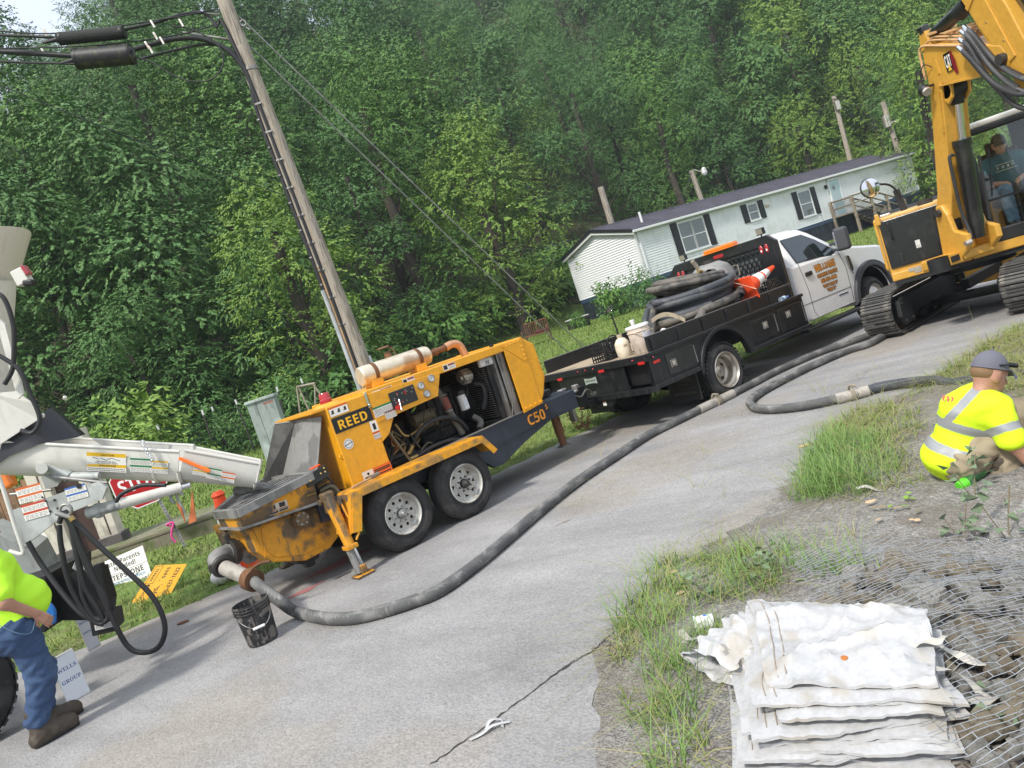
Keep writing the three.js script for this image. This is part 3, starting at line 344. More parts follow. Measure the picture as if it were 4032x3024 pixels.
  // exhaust
  const mf = part(T, 'muffler', M.heatAlu, lathe([[0, 0], [0.1, 0.006], [0.112, 0.02], [0.116, 0.06], [0.116, 0.92], [0.105, 0.96], [0.06, 0.98], [0.05, 1.0]], 32, [0.06, 1.885, 0.3], [0, 0, -PI / 2])); for (const x of [0.24, 0.86]) { part(mf, 'band', M.rust, tor(0.118, 0.006, [x, 1.885, 0.3], [0, PI / 2, 0], PI * 2, 32, 6), cyl([x - 0.025, 1.885, 0.3], [x + 0.025, 1.885, 0.3], 0.1185, 0.1185, 32)); part(mf, 'bracket', M.pumpYellow, box(0.16, 0.1, 0.2, [x - 0.02, 1.77, 0.3], null, 0.02)); }
  part(mf, 'inlet_pipe', M.rust, cyl([1.05, 1.885, 0.3], [1.3, 1.9, 0.3], 0.038, 0.038, 14), cyl([1.12, 1.885, 0.3], [1.16, 1.89, 0.3], 0.048, 0.048, 14)); part(mf, 'exhaust_elbow', M.copper, tube([[1.3, 1.9, 0.3], [1.42, 1.915, 0.3], [1.52, 1.87, 0.3], [1.56, 1.72, 0.3]], 0.048, 20, 14)); part(mf, 'outlet_stub', M.rust, cyl([0.55, 1.95, 0.25], [0.55, 2.06, 0.22], 0.045, 0.045, 14), tube([[0.6, 2.0, 0.3], [0.6, 2.08, 0.29], [0.56, 2.13, 0.25]], 0.008, 8, 6)); part(mf, 'rain_cap', M.rust, cylY(0.075, 0.075, 0.006, [0.52, 2.13, 0.22], [0.1, 0, 0.08], 20));
  const st = part(T, 'strobe_base', M.pumpYellow, cylY(0.16, 0.13, 0.03, [-0.35, 1.715, 0.15], null, 20)); part(T, 'strobe_dome', M.redLens, lathe([[0, 0.12], [0.05, 0.118], [0.06, 0.1], [0.062, 0.05], [0.07, 0.04], [0.07, 0]], 20, [-0.35, 1.73, 0.15])); part(T, 'roof_clip', M.black, box(0.05, 0.03, 0.03, [1.72, 1.745, 0.66], null, 0.004), cyl([1.72, 1.75, 0.66], [1.71, 1.83, 0.66], 0.003));
  // hopper
  const plan = [[-1.84, 0.74], [-1.0, 0.68], [-1.0, -0.62], [-1.42, -0.5], [-1.86, 0.12]], rimY = (x) => 1.05 + 0.06 * (x + 1.86) / 0.86, hg = [], rg = [];
  for (let i = 0; i < 5; i++) { const [a, b] = plan[i], [c, d] = plan[(i + 1) % 5], k = 0.94; hg.push(plate([[a, rimY(a) - 0.05, b], [c, rimY(c) - 0.05, d], [-1.4 + (c + 1.4) * k, 0.81, d * k], [-1.4 + (a + 1.4) * k, 0.86, b * k]], 0.01)); const L = Math.hypot(c - a, d - b), nx = (d - b) / L * 0.03, nz = -(c - a) / L * 0.03, w = (x, z, s, dy) => [x + nx * s, rimY(x) + dy, z + nz * s]; rg.push(hull8([w(a, b, -1, -0.06), w(c, d, -1, -0.06), w(c, d, 1, -0.06), w(a, b, 1, -0.06), w(a, b, -1, 0.02), w(c, d, -1, 0.02), w(c, d, 1, 0.02), w(a, b, 1, 0.02)])); }
  const hp = part(T, 'hopper', M.pumpDirty, hg); part(hp, 'hopper_rim', M.sheetGrey, rg);
  part(hp, 'body_flange', M.sheetGrey, plate([[-1.87, 0.88, 0.74], [-0.92, 0.8, 0.7], [-0.92, 0.8, -0.62], [-1.4, 0.84, -0.52], [-1.88, 0.885, 0.1]], 0.022));
  // lower box: rounded belly
  { const rows = []; for (const [z, k] of [[-0.52, 1], [-0.52, 1], [0.52, 1]]) rows.push([[-1.76, 0.855, z], [-0.94, 0.79, z], [-0.82, 0.7, z], [-0.84, 0.4, z], [-1.02, 0.3, z], [-1.3, 0.29, z], [-1.62, 0.42, z], [-1.74, 0.58, z]]); const side = rows[0].map(([x, y]) => [x, y]); const bl = part(hp, 'valve_box', M.pumpDirty, ext(side, -0.54, 0.54, 0.02)); part(bl, 'side_cover', M.pumpDirty, ext([[-1.7, 0.82], [-1.0, 0.77], [-0.96, 0.42], [-1.08, 0.36], [-1.32, 0.36], [-1.58, 0.46], [-1.68, 0.6]], 0.538, 0.552, 0.004)); part(bl, 'clean_out_door', M.black, ext([[-1.36, 0.3], [-1.08, 0.3], [-1.12, 0.235], [-1.2, 0.22], [-1.32, 0.25]], -0.15, 0.42, 0.01), box(0.1, 0.06, 0.1, [-1.2, 0.2, 0.3], null, 0.01)); }
  const hb = part(hp, 'bearing_cap', M.pumpDirty, cylY(0.1, 0.085, 0.1, [-1.24, 0.72, 0.58], [PI / 2, 0, 0], 22), cylY(0.075, 0.075, 0.03, [-1.24, 0.72, 0.645], [PI / 2, 0, 0], 22)); for (let i = 0; i < 6; i++) part(hb, 'bolt', M.steel, cylY(0.012, 0.012, 0.02, [-1.24 + 0.055 * Math.cos(i * 1.05), 0.72 + 0.055 * Math.sin(i * 1.05), 0.662], [PI / 2, 0, 0], 6));
  for (const dy of [0, 0.045]) part(hp, 'grease_line', M.pumpDirty, tube([[-1.16, 0.745 + dy, 0.6], [-1.06, 0.75 + dy, 0.6], [-0.93, 0.77 + dy, 0.62]], 0.008, 10, 6)); part(hp, 'grease_line', M.pumpDirty, tube([[-1.05, 0.74, 0.59], [-1.4, 0.78, 0.585], [-1.6, 0.79, 0.57], [-1.64, 0.7, 0.57], [-1.66, 0.56, 0.56], [-1.68, 0.5, 0.54]], 0.007, 24, 6));
  { const g = sheet(Array.from({ length: 24 }, (_, i) => -1.84 + 0.84 * i / 23), Array.from({ length: 24 }, (_, i) => -0.58 + 1.28 * i / 23), (x, z) => rimY(x) - 0.035 + 0.05 * (fbm(x / 2 + 1, z / 2 + 1, 12, 4, 3) - 0.5) + 0.04 * Math.exp(-((x + 1.5) ** 2 + (z - 0.2) ** 2) / 0.05)), p = g.attributes.position; for (let i = 0; i < p.count; i++) { const x = p.getX(i), lim = x < -1.42 ? lerp(0.1, -0.49, (x + 1.86) / 0.44) : -0.56; if (p.getZ(i) < lim) p.setZ(i, lim); } part(hp, 'wet_concrete', M.concreteWet, g); }
  for (let i = 0; i < 7; i++) part(hp, 'grate_bar', M.sheetGrey, cyl([Math.max(-1.84, -1.75 + (i < 4 ? (4 - i) * 0.11 : 0)), 1.055, -0.3 + i * 0.15], [-1.01, 1.105, -0.3 + i * 0.15], 0.008, 0.008, 6));
  const gb = [[-1.12, 1.1, -0.46], [-0.92, 1.1, -0.33], [-0.92, 1.1, 0.05], [-0.88, 1.1, 0.55]], gt = [[-0.88, 1.69, -0.14], [-0.72, 1.65, 0.05], [-0.72, 1.645, 0.28], [-0.66, 1.62, 0.6]];
  const sg = new THREE.Group(); sg.name = 'splash_guard'; T.add(sg); for (let i = 0; i < 3; i++) part(sg, 'guard_panel', i ? M.sheetGrey : M.sheetWet, plate([gb[i], gb[i + 1], gt[i + 1], gt[i]], 0.008)); part(sg, 'rolled_edge', M.sheetGrey, tube(gt, 0.009, 24, 6, false, 0.01));
  const tr = part(T, 'tail_bracket', M.blackPaint, box(0.27, 0.12, 0.02, [-0.97, 1.07, 0.7], [0, 0, 0.15], 0.004)); for (const [x, y] of [[-1.05, 1.05], [-0.92, 1.08], [-0.87, 1.12], [-0.87, 1.08]]) part(tr, 'bolt', M.brass, sph(0.013, [x, y, 0.712], null, 8)); part(tr, 'reflector', M.orange, plate([[-0.98, 1.155, 0.68], [-0.88, 1.165, 0.68], [-0.88, 1.165, 0.6], [-0.98, 1.155, 0.6]], 0.01));
  { const r = rng(14); for (let i = 0; i < 8; i++) { const y = 0.98 - i * 0.02, z = 0.5 + r() * 0.1; part(T, 'hydraulic_hose', [M.blackRub, M.olive, M.pumpDirty][i % 3], tube([[-0.94, y, z], [-0.86 + r() * 0.05, y + 0.05 * r(), z + 0.06], [-0.76, y - 0.06 - r() * 0.1, z + 0.05], [-0.72, y - 0.2 - r() * 0.15, z]], 0.009 + r() * 0.012, 16, 8)); } part(T, 'valve_block', M.engine, box(0.12, 0.2, 0.14, [-0.9, 0.95, 0.5], null, 0.012)); part(T, 'side_plate', M.pumpDirty, bx(-0.95, -0.7, 0.6, 0.72, 0.5, 0.64, 0.01)); }
  // discharge: outlet, elbow, clamps
  const ax = (k) => [lerp(-1.66, -1.98, k), lerp(0.59, 0.645, k), lerp(0.12, 0.22, k)], so = part(T, 'discharge_outlet', M.sheetGrey, cyl(ax(0), ax(0.75), 0.105, 0.095, 20)); part(so, 'flange', M.sheetGrey, cyl(ax(0.02), ax(0.14), 0.165, 0.165, 20)); part(so, 'clamp', M.hub, cyl(ax(0.52), ax(0.72), 0.135, 0.135, 20), box(0.06, 0.1, 0.05, [-1.86, 0.77, 0.2], null, 0.012)); for (let i = 0; i < 6; i++) { const a = ax(-0.02), b = ax(0.24), y = 0.135 * Math.sin(i * 1.05), z = 0.135 * Math.cos(i * 1.05); part(so, 'bolt', M.steel, cyl([a[0], a[1] + y, a[2] + z], [b[0], b[1] + y, b[2] + z], 0.014, 0.014, 6)); }
  part(so, 'elbow', M.sheetGrey, tube([ax(0.7), ax(1), [-2.04, 0.62, 0.24], [-2.03, 0.57, 0.34]], 0.085, 20, 16)); part(so, 'clamp', M.hub, tor(0.09, 0.03, [-2.025, 0.56, 0.35], [0.35, 0, 0], PI * 2, 24, 8), box(0.05, 0.08, 0.05, [-2.13, 0.58, 0.33], null, 0.01));
  // stabiliser leg
  for (const s of [1, -1]) { const lg = part(T, 'stabilizer_leg', M.pumpDirty, cyl([-1.0, 0.86, 0.86 * s], [-0.99, 0.3, 0.97 * s], 0.062, 0.055, 8), box(0.12, 0.07, 0.12, [-1.0, 0.87, 0.85 * s], null, 0.02), box(0.13, 0.05, 0.13, [-0.99, 0.32, 0.965 * s], null, 0.012), cyl([-1.08, 0.82, 0.8 * s], [-0.92, 0.82, 0.8 * s], 0.03)); part(lg, 'rod', M.chrome, cyl([-0.97, 0.34, 0.99 * s], [-0.955, 0.1, 1.02 * s], 0.018)); part(lg, 'inner_tube', M.sheetGrey, cyl([-1.005, 0.34, 0.95 * s], [-0.99, 0.04, 0.98 * s], 0.042, 0.042, 8)); part(lg, 'foot', M.pumpDirty, box(0.2, 0.025, 0.16, [-0.97, 0.015, 1.0 * s], null, 0.008), box(0.07, 0.09, 0.07, [-0.96, 0.07, 1.01 * s], null, 0.012)); part(lg, 'feed_line', M.pumpDirty, tube([[-0.9, 0.8, 0.88 * s], [-0.9, 0.6, 0.95 * s], [-0.86, 0.45, 1.0 * s], [-0.92, 0.36, 1.0 * s]], 0.012, 14, 6)); part(lg, 'arm', M.pumpDirty, box(0.1, 0.1, 0.3, [-0.95, 0.72, 0.68 * s], null, 0.01)); }
  // hammer on the fender
  // tongue
  part(T, 'tongue', M.frameDark, bx(2.3, 2.8, 0.62, 0.845, -0.6, 0.6, 0.01), hull8([[2.78, 0.66, 0.3], [3.2, 0.7, 0.1], [3.2, 0.7, -0.1], [2.78, 0.66, -0.3], [2.78, 0.8, 0.3], [3.2, 0.8, 0.1], [3.2, 0.8, -0.1], [2.78, 0.8, -0.3]]));
  const jk = part(T, 'tongue_jack', M.rust, cyl([2.6, 0.62, 0.35], [2.6, 0.32, 0.35], 0.062, 0.062, 14), cyl([2.6, 0.34, 0.35], [2.6, 0.16, 0.35], 0.05, 0.05, 14)); part(jk, 'foot', M.steel, cylY(0.1, 0.08, 0.02, [2.6, 0.15, 0.35], null, 16)); part(jk, 'jack_head', M.blackPaint, box(0.16, 0.09, 0.12, [2.55, 0.9, 0.35], null, 0.015), box(0.04, 0.12, 0.04, [2.52, 0.99, 0.35], null, 0.006)); part(T, 'coupler', M.steel, tor(0.06, 0.022, [3.26, 0.74, 0], [PI / 2, 0, 0]), box(0.12, 0.16, 0.1, [3.18, 0.74, 0], null, 0.02), box(0.05, 0.3, 0.1, [2.83, 0.55, 0.45], null, 0.01)); 
  { const L = []; for (const off of [0, 0.14]) for (let i = 0; i < 15; i++) { const t = i / 14, x = 2.86 + 0.5 * t, y = 0.56 - 0.34 * Math.sin(PI * t) * 0.9 - 0.03 * t, z = 0.44 - 0.2 * t - off; const l = part(T, 'chain_link', M.rust, xf(tor(0.022, 0.006, [0, 0, 0], null, PI * 2, 10, 5), [x, y, z], [i % 2 ? PI / 2 : 0, 0.3, lerp(-1.2, 1.2, t)], [1.5, 1, 1])); } }
  // lettering and stickers
  const face = [0, 0, 0];
  decal(T, 'maker_badge', 0.47, 0.165, [-0.385, 1.487, 0.704], [0, 0, 0.012], (x, w, h) => { fill(x, '#15181c', 0, 0, w, h); txt(x, 'REED', w / 2, h * 0.54, h * 0.82, '#f2b415', { sx: 1.12 }); }, { px: 384 });
  decal(T, 'model_lettering', 0.44, 0.21, [2.06, 0.72, 0.686], [0, 0, 0.02], (x, w, h) => { x.clearRect(0, 0, w, h); txt(x, 'C50', w * 0.42, h * 0.56, h * 0.86, '#d98b1f', { sx: 1.0 }); txt(x, 'S', w * 0.9, h * 0.24, h * 0.42, '#d98b1f'); }, { px: 384, cut: true });
  const warn = (nm, w, h, p, r, seed, top = '#d9631e', cols = 0) => decal(T, nm, w, h, p, r, (x, W, H) => { fill(x, '#e6e0d8', 0, 0, W, H); fill(x, top, 0, 0, W, H * 0.2); const r = rng(seed); if (cols) for (let i = 0; i < cols; i++) { const cx = W * (i + 0.5) / cols; x.fillStyle = '#22201e'; x.beginPath(); x.arc(cx, H * 0.5, H * 0.14, 0, 7); x.fill(); x.fillRect(cx - W * 0.3 / cols, H * 0.62, W * 0.5 / cols, H * 0.12); x.fillRect(cx - W * 0.05 / cols, H * 0.35, W * 0.25 / cols, H * 0.08); } else lines(x, '#3b3733', 4, H * 0.3, W - 8, 6, H * 0.11, H * 0.05, seed); }, { px: 160 });
  warn('safety_sticker', 0.22, 0.1, [-0.5, 1.635, 0.704], [0, 0, 0.01], 3, '#d9631e', 3);
  warn('safety_sticker', 0.26, 0.11, [0.0, 1.475, 0.7155], [0, 0, 0.02], 6, '#2d7a4a', 0); warn('safety_sticker', 0.14, 0.085, [0.06, 1.4, 0.7155], [0, 0, 0.02], 7, '#b04a3a', 0);
  decal(T, 'hazard_sticker', 0.36, 0.125, [-0.31, 0.86, 0.704], [0, 0, 0.01], (x, w, h) => { fill(x, '#ddd2c4', 0, 0, w * 0.38, h); fill(x, '#d9631e', w * 0.38, 0, w * 0.62, h); for (const k of [0.22, 0.36, 0.62, 0.78]) { fill(x, '#1c1a18', w * 0.4, h * k, w * 0.56, h * 0.1); } x.fillStyle = '#1c1a18'; x.beginPath(); x.arc(w * 0.2, h * 0.3, h * 0.12, 0, 7); x.fill(); fill(x, '#1c1a18', w * 0.06, h * 0.5, w * 0.28, h * 0.12); fill(x, '#1c1a18', w * 0.15, h * 0.62, w * 0.06, h * 0.25); }, { px: 192 });
  decal(T, 'hazard_sticker', 0.09, 0.2, [-0.17, 1.3, 0.704], [0, 0, 0], (x, w, h) => { fill(x, '#e6e0d8', 0, 0, w, h); fill(x, '#1c1a18', w * 0.3, h * 0.15, w * 0.4, h * 0.35); fill(x, '#c7571c', 0, h * 0.6, w, h * 0.12); lines(x, '#222', 4, h * 0.76, w - 8, 4, h * 0.06, h * 0.03, 5); }, { px: 96 });
  decal(T, 'round_sticker', 0.115, 0.115, [-0.52, 1.26, 0.704], [0, 0, 0.2], (x, w) => { x.clearRect(0, 0, w, w); x.fillStyle = '#d7d7d3'; x.beginPath(); x.arc(w / 2, w / 2, w * 0.48, 0, 7); x.fill(); x.strokeStyle = '#5a6670'; x.lineWidth = w * 0.05; x.beginPath(); x.arc(w / 2, w / 2, w * 0.36, 0, 7); x.stroke(); fill(x, '#5a6670', w * 0.05, w * 0.46, w * 0.9, w * 0.09); }, { px: 96, cut: true });
  for (const [x, y, w] of [[0.06, 1.66, 0.26], [0.42, 1.68, 0.16], [1.0, 1.68, 0.18]]) decal(T, 'rail_sticker', w, 0.07, [x, y, 0.7065], [0, 0, 0.005], (c, W, H) => { fill(c, '#e8e2da', 0, 0, W, H); fill(c, '#201d1a', W * 0.05, H * 0.15, W * 0.3, H * 0.7); fill(c, '#8a3a2a', W * 0.42, H * 0.1, W * 0.55, H * 0.3); lines(c, '#333', W * 0.44, H * 0.5, W * 0.5, 3, H * 0.15, H * 0.06, 6); }, { px: 96 });
  decal(T, 'hopper_sticker', 0.3, 0.1, [-1.5, 0.93, 0.704], [0.13, -0.07, -0.03], (x, w, h) => { fill(x, '#b9aea0', 0, 0, w, h); for (let i = 0; i < 3; i++) { fill(x, '#26221e', w * (0.06 + i * 0.33), h * 0.1, w * 0.2, h * 0.45); fill(x, '#8d5a33', w * (0.02 + i * 0.33), h * 0.62, w * 0.3, h * 0.1); fill(x, '#3a332c', w * (0.02 + i * 0.33), h * 0.76, w * 0.3, h * 0.18); } }, { px: 160 });
  decal(T, 'hopper_sticker', 0.12, 0.035, [-1.08, 0.92, 0.685], [0.13, -0.07, -0.03], (x, w, h) => { fill(x, '#2b2a20', 0, 0, w, h); lines(x, '#c9a33a', 6, h * 0.3, w - 12, 2, h * 0.35, h * 0.15, 5); }, { px: 96 });
}
// ---------- flatbed truck ----------
M.truckGlass = mat([0.012, 0.02, 0.02], 0.04, 0, { phys: true, clearcoat: 1, clearcoatRoughness: 0.02 });
M.deck = matP([0.36, 0.29, 0.2], 0.9, 0, 120, [0.16, 0.12, 0.08], { spots: 0.7, size: 0.9 }, { bumpMap: bumpGrit, bumpScale: 0.006 });
M.meshBlack = mat([0.014, 0.014, 0.015], 0.5);
const truckAt = place(56, 8.23, 8.37);
{
  const T = thing('flatbed_truck', 'white regular cab pickup truck with black steel flatbed and lettered door', 'truck', truckAt, turnOf(56)); T.rotation.order = 'YXZ'; T.rotation.z = -0.012; T.position.y = 0.004;
  const arch = circ(0.14, 0.42, 0.53, 20, PI * 0.97, PI * 0.03);
  for (const s of [1, -1]) {
    const z0 = s > 0 ? 1.14 : -1.2, z1 = z0 + 0.06;
    const sk = part(T, 'bed_skirt', M.blackScuff, ext([[-1.28, 1.0], [-1.28, 0.58], [-0.45, 0.55], ...arch, [0.74, 0.52], [2.2, 0.5], [2.2, 1.0]], z0, z1, 0.006));
    part(sk, 'lower_rail', M.blackScuff, bx(-1.3, -0.42, 0.52, 0.58, s > 0 ? 1.19 : -1.24, s > 0 ? 1.24 : -1.19, 0.01)); part(sk, 'lower_rail', M.blackScuff, bx(0.72, 2.22, 0.46, 0.52, s > 0 ? 1.19 : -1.24, s > 0 ? 1.24 : -1.19, 0.01));
    part(sk, 'arch_trim', M.blackScuff, ext([...circ(0.14, 0.42, 0.57, 20, PI * 0.97, PI * 0.03), ...circ(0.14, 0.42, 0.52, 20, PI * 0.03, PI * 0.97)], s > 0 ? 1.18 : -1.25, s > 0 ? 1.25 : -1.18, 0.008));
    part(sk, 'upper_rail', M.blackScuff, bx(-1.3, 2.22, 0.955, 1.0, s > 0 ? 1.185 : -1.225, s > 0 ? 1.225 : -1.185, 0.008));
    part(T, 'side_board', M.blackScuff, ext([[-1.15, 1.0], [2.12, 1.0], [2.12, 1.19], [-1.15, 1.2]], s > 0 ? 1.1 : -1.14, s > 0 ? 1.14 : -1.1, 0.006)); part(T, 'board_edge', M.steel, bx(-1.15, 2.12, 1.2, 1.206, s > 0 ? 1.1 : -1.14, s > 0 ? 1.14 : -1.1));
    for (let i = 0; i < 7; i++) part(sk, 'stake_pocket', M.blackScuff, bx(-1.1 + i * 0.52, -1.04 + i * 0.52, 0.99, 1.17, s > 0 ? 1.14 : -1.165, s > 0 ? 1.165 : -1.14, 0.006));
    if (s > 0) for (const [x0, x1, y0, y1, lx, ly] of [[-0.98, -0.42, 0.62, 0.9, -0.87, 0.76], [0.86, 1.42, 0.58, 0.88, 1.16, 0.76], [1.52, 2.14, 0.56, 0.9, 1.75, 0.78]]) {
      const d = part(sk, 'toolbox_door', M.blackPaint, bx(x0, x1, y0, y1, 1.196, 1.212, 0.006)); const l = part(d, 'latch', M.steel, box(0.11, 0.1, 0.012, [lx, ly, 1.216], null, 0.02)); part(d, 'latch_handle', M.alu, box(0.05, 0.055, 0.016, [lx, ly, 1.222], null, 0.006)); part(d, 'hinge', M.steel, bx(x1 - 0.006, x1 + 0.004, y0 + 0.02, y1 - 0.02, 1.21, 1.218));
    }
  }
  part(T, 'bed_deck', M.deck, bx(-1.27, 2.18, 0.955, 1.0, -1.14, 1.14));
  for (let i = 0; i < 2; i++) part(T, 'chassis_rail', M.black, bx(-1.1, 4.9, 0.55, 0.72, i ? 0.35 : -0.43, i ? 0.43 : -0.35)); part(T, 'cross_member', M.black, bx(-1.0, 2.15, 0.72, 0.95, -0.9, 0.9)); part(T, 'inner_panel', M.black, bx(-1.2, -1.15, 0.6, 0.95, -1.1, 1.1));
  // rear end
  part(T, 'tail_beam', M.blackScuff, bx(-1.34, -1.27, 0.9, 1.0, -1.2, 1.2, 0.01)); part(T, 'tail_plate', M.blackPaint, bx(-1.3, -1.27, 0.56, 0.91, -0.72, 0.72, 0.004)); part(T, 'bumper_bar', M.blackScuff, hull8([[-1.4, 0.5, 1.2], [-1.27, 0.5, 1.24], [-1.27, 0.5, -1.24], [-1.4, 0.5, -1.2], [-1.4, 0.57, 1.2], [-1.27, 0.57, 1.24], [-1.27, 0.57, -1.24], [-1.4, 0.57, -1.2]]), bx(-1.36, -1.27, 0.4, 0.5, -0.35, 0.35, 0.01));
  for (const s of [1, -1]) { const b = part(T, 'light_box', M.blackScuff, bx(-1.28, -1.1, 0.58, 0.9, s > 0 ? 1.13 : -1.19, s > 0 ? 1.19 : -1.13), bx(-1.17, -1.15, 0.58, 0.9, s > 0 ? 0.72 : -1.13, s > 0 ? 1.13 : -0.72)); for (const z of [0.86, 0.98]) { part(b, 'tail_light', M.redLens, sph(0.04, [-1.18, 0.74, z * s], [0.4, 2.1, 1], 14)); part(b, 'light_gasket', M.black, tor(0.042, 0.008, [-1.178, 0.74, z * s], [0, PI / 2, 0]).scale(1, 1, 1)); } }
  for (const z of [-0.17, 0, 0.17, 0.98, -0.98]) part(T, 'marker_light', M.redLens, sph(0.014, [-1.342, 0.955, z], null, 10)); part(T, 'marker_light', M.redLens, sph(0.014, [-1.2, 0.93, 1.214], null, 10));
  for (const [x, z, ry] of [[-1.342, 0.32, 0], [-1.342, -0.62, 0], [-1.342, 1.12, 0]]) part(T, 'reflector', M.red, box(0.008, 0.035, 0.12, [x, 0.9, z], null, 0.002)); part(T, 'reflector', M.red, box(0.12, 0.035, 0.008, [-1.15, 0.86, 1.206], null, 0.002));
  decal(T, 'maker_plate', 0.26, 0.11, [-1.304, 0.79, 0.0], [0, -PI / 2, 0], (x, w, h) => { x.clearRect(0, 0, w, h); x.fillStyle = '#9aa59c'; x.beginPath(); x.moveTo(0, h * 0.05); x.quadraticCurveTo(w / 2, h * 0.32, w, h * 0.05); x.lineTo(w, h * 0.95); x.quadraticCurveTo(w / 2, h * 0.72, 0, h * 0.95); x.closePath(); x.fill(); txt(x, 'KNAPHEIDE', w / 2, h / 2, h * 0.36, '#1c2620', { sx: 0.95 }); }, { px: 256, cut: true });
  part(T, 'hitch_receiver', M.blackScuff, bx(-1.5, -1.1, 0.44, 0.54, -0.06, 0.06, 0.006), bx(-1.62, -1.5, 0.5, 0.78, -0.07, 0.07, 0.01)); part(T, 'pintle_hook', M.steel, tor(0.055, 0.02, [-1.66, 0.74, 0], [PI / 2, 0, 0], PI * 1.5), box(0.08, 0.09, 0.1, [-1.6, 0.78, 0], null, 0.02)); part(T, 'trailer_plug', M.mudGrey, tube([[-1.4, 0.62, 0.12], [-1.55, 0.72, 0.16], [-1.7, 0.66, 0.18], [-1.85, 0.75, 0.15]], 0.012, 18), box(0.08, 0.05, 0.05, [-1.42, 0.62, 0.12], null, 0.01));
  decal(T, 'bumper_sticker', 0.07, 0.06, [-1.364, 0.45, 0.22], [0, -PI / 2, 0], (x, w, h) => { fill(x, '#e8e6e0', 0, 0, w, h); fill(x, '#c8742a', 0, 0, w, h * 0.2); }, { px: 48 });
  for (const s of [1, -1]) { const mf = part(T, 'mud_flap', M.blackRub, bx(-0.5, -0.485, 0.14, 0.56, s > 0 ? 0.62 : -1.18, s > 0 ? 1.18 : -0.62)); decal(mf, 'flap_lettering', 0.5, 0.32, [-0.502, 0.35, s * 0.9], [0, -PI / 2, 0], (x, w, h) => { fill(x, '#141414', 0, 0, w, h); txt(x, 'KNAPHEIDE', w / 2, h * 0.2, h * 0.22, '#4c483f', { sx: 0.9 }); txt(x, 'SINCE 1848', w / 2, h * 0.42, h * 0.1, '#4c483f'); fill(x, '#4c483f', w * 0.05, h * 0.6, w * 0.9, 2); txt(x, 'KNAPHEIDE.COM', w / 2, h * 0.8, h * 0.16, '#57524a'); }, { px: 192 }); }
  // rear duals and front wheels
  for (const s of [1, -1]) { const w = new THREE.Group(); w.name = 'wheel'; w.position.set(0.1, 0.385, 1.2 * s); if (s < 0) w.rotation.y = PI; T.add(w); const r = 0.385; part(w, 'tyre', M.rubber, tyreGeo(r, 0.24, 0.245), tor(0.33, 0.004, [0, 0, 0.005], null)); part(w, 'tread_blocks', M.tread, grooves(r, 0.24, 'block', 40)); part(w, 'inner_tyre', M.rubber, tyreGeo(r, 0.24, 0.24).translate(0, 0, -0.32)); part(w, 'rim', M.rimDish, lathe([[0.253, 0.012], [0.247, 0.018], [0.236, 0.006], [0.23, -0.03], [0.2, -0.06], [0.19, -0.15], [0.16, -0.17], [0.09, -0.165], [0.085, -0.12], [0.06, -0.105], [0, -0.1]], 40, null, [PI / 2, 0, 0])); for (let i = 0; i < 4; i++) part(w, 'hand_hole', M.black, cylY(0.028, 0.028, 0.012, [0.125 * Math.cos(i * PI / 2 + 0.5), 0.125 * Math.sin(i * PI / 2 + 0.5), -0.162], [PI / 2, 0, 0], 14)); part(w, 'hub_cap', M.steel, cylY(0.03, 0.03, 0.012, [0, 0, -0.098], [PI / 2, 0, 0], 14)); }
  for (const s of [1, -1]) { const w = new THREE.Group(); w.name = 'wheel'; w.position.set(4.55, 0.43, 1.0 * s); if (s < 0) w.rotation.y = PI; T.add(w); part(w, 'tyre', M.rubber, tyreGeo(0.385, 0.24, 0.245), grooves(0.385, 0.24, 'rib')); part(w, 'rim', M.rimDish, lathe([[0.253, 0.012], [0.236, 0.006], [0.22, -0.02], [0.15, 0.015], [0.1, 0.03], [0.08, 0.05], [0, 0.055]], 36, null, [PI / 2, 0, 0])); }
  part(T, 'rear_axle', M.black, cyl([0.1, 0.385, -1.0], [0.1, 0.385, 1.0], 0.07), sph(0.16, [0.1, 0.385, 0]));
  // headboard with hexagon mesh
  { const W = 1.12, y0 = 1.0, y1 = 2.02, fr = [[-W, y0], [-W, y1 - 0.12], [-W + 0.14, y1], [W - 0.14, y1], [W, y1 - 0.12], [W, y0]], holes = []; const hx = 0.05, o = [[-0.78, 1.22], [0.78, 1.22], [0.78, y1 - 0.14], [-0.78, y1 - 0.14]];
    const hb = part(T, 'headboard', M.blackPaint, ext(fr, -0.03, 0.03, 0.008, [o.slice().reverse()]).rotateY(-PI / 2).translate(2.12, 0, 0));
    const hs = []; for (let j = 0; j < 9; j++) for (let i = 0; i < 17; i++) { const cx = -0.78 + (i + (j % 2 ? 0.5 : 0)) * 0.095 + 0.03, cy = 1.26 + j * 0.075; if (cx > 0.74 || cy > y1 - 0.18) continue; hs.push(circ(cx, cy, 0.041, 6, PI / 6, PI / 6 + PI * 2).slice(0, 6).reverse()); }
    part(hb, 'hexagon_mesh', M.meshBlack, ext(o, -0.003, 0.003, 0, hs).rotateY(-PI / 2).translate(2.12, 0, 0));
    for (const z of [-0.93, -0.83, 0.83, 0.93]) { part(hb, 'oval_light', M.redLens, sph(0.034, [2.085, 1.82, z], [0.4, 2.1, 1], 12)); part(hb, 'lens', M.coneWhite, sph(0.022, [2.082, 1.8, z], [0.6, 1.2, 1], 10)); }
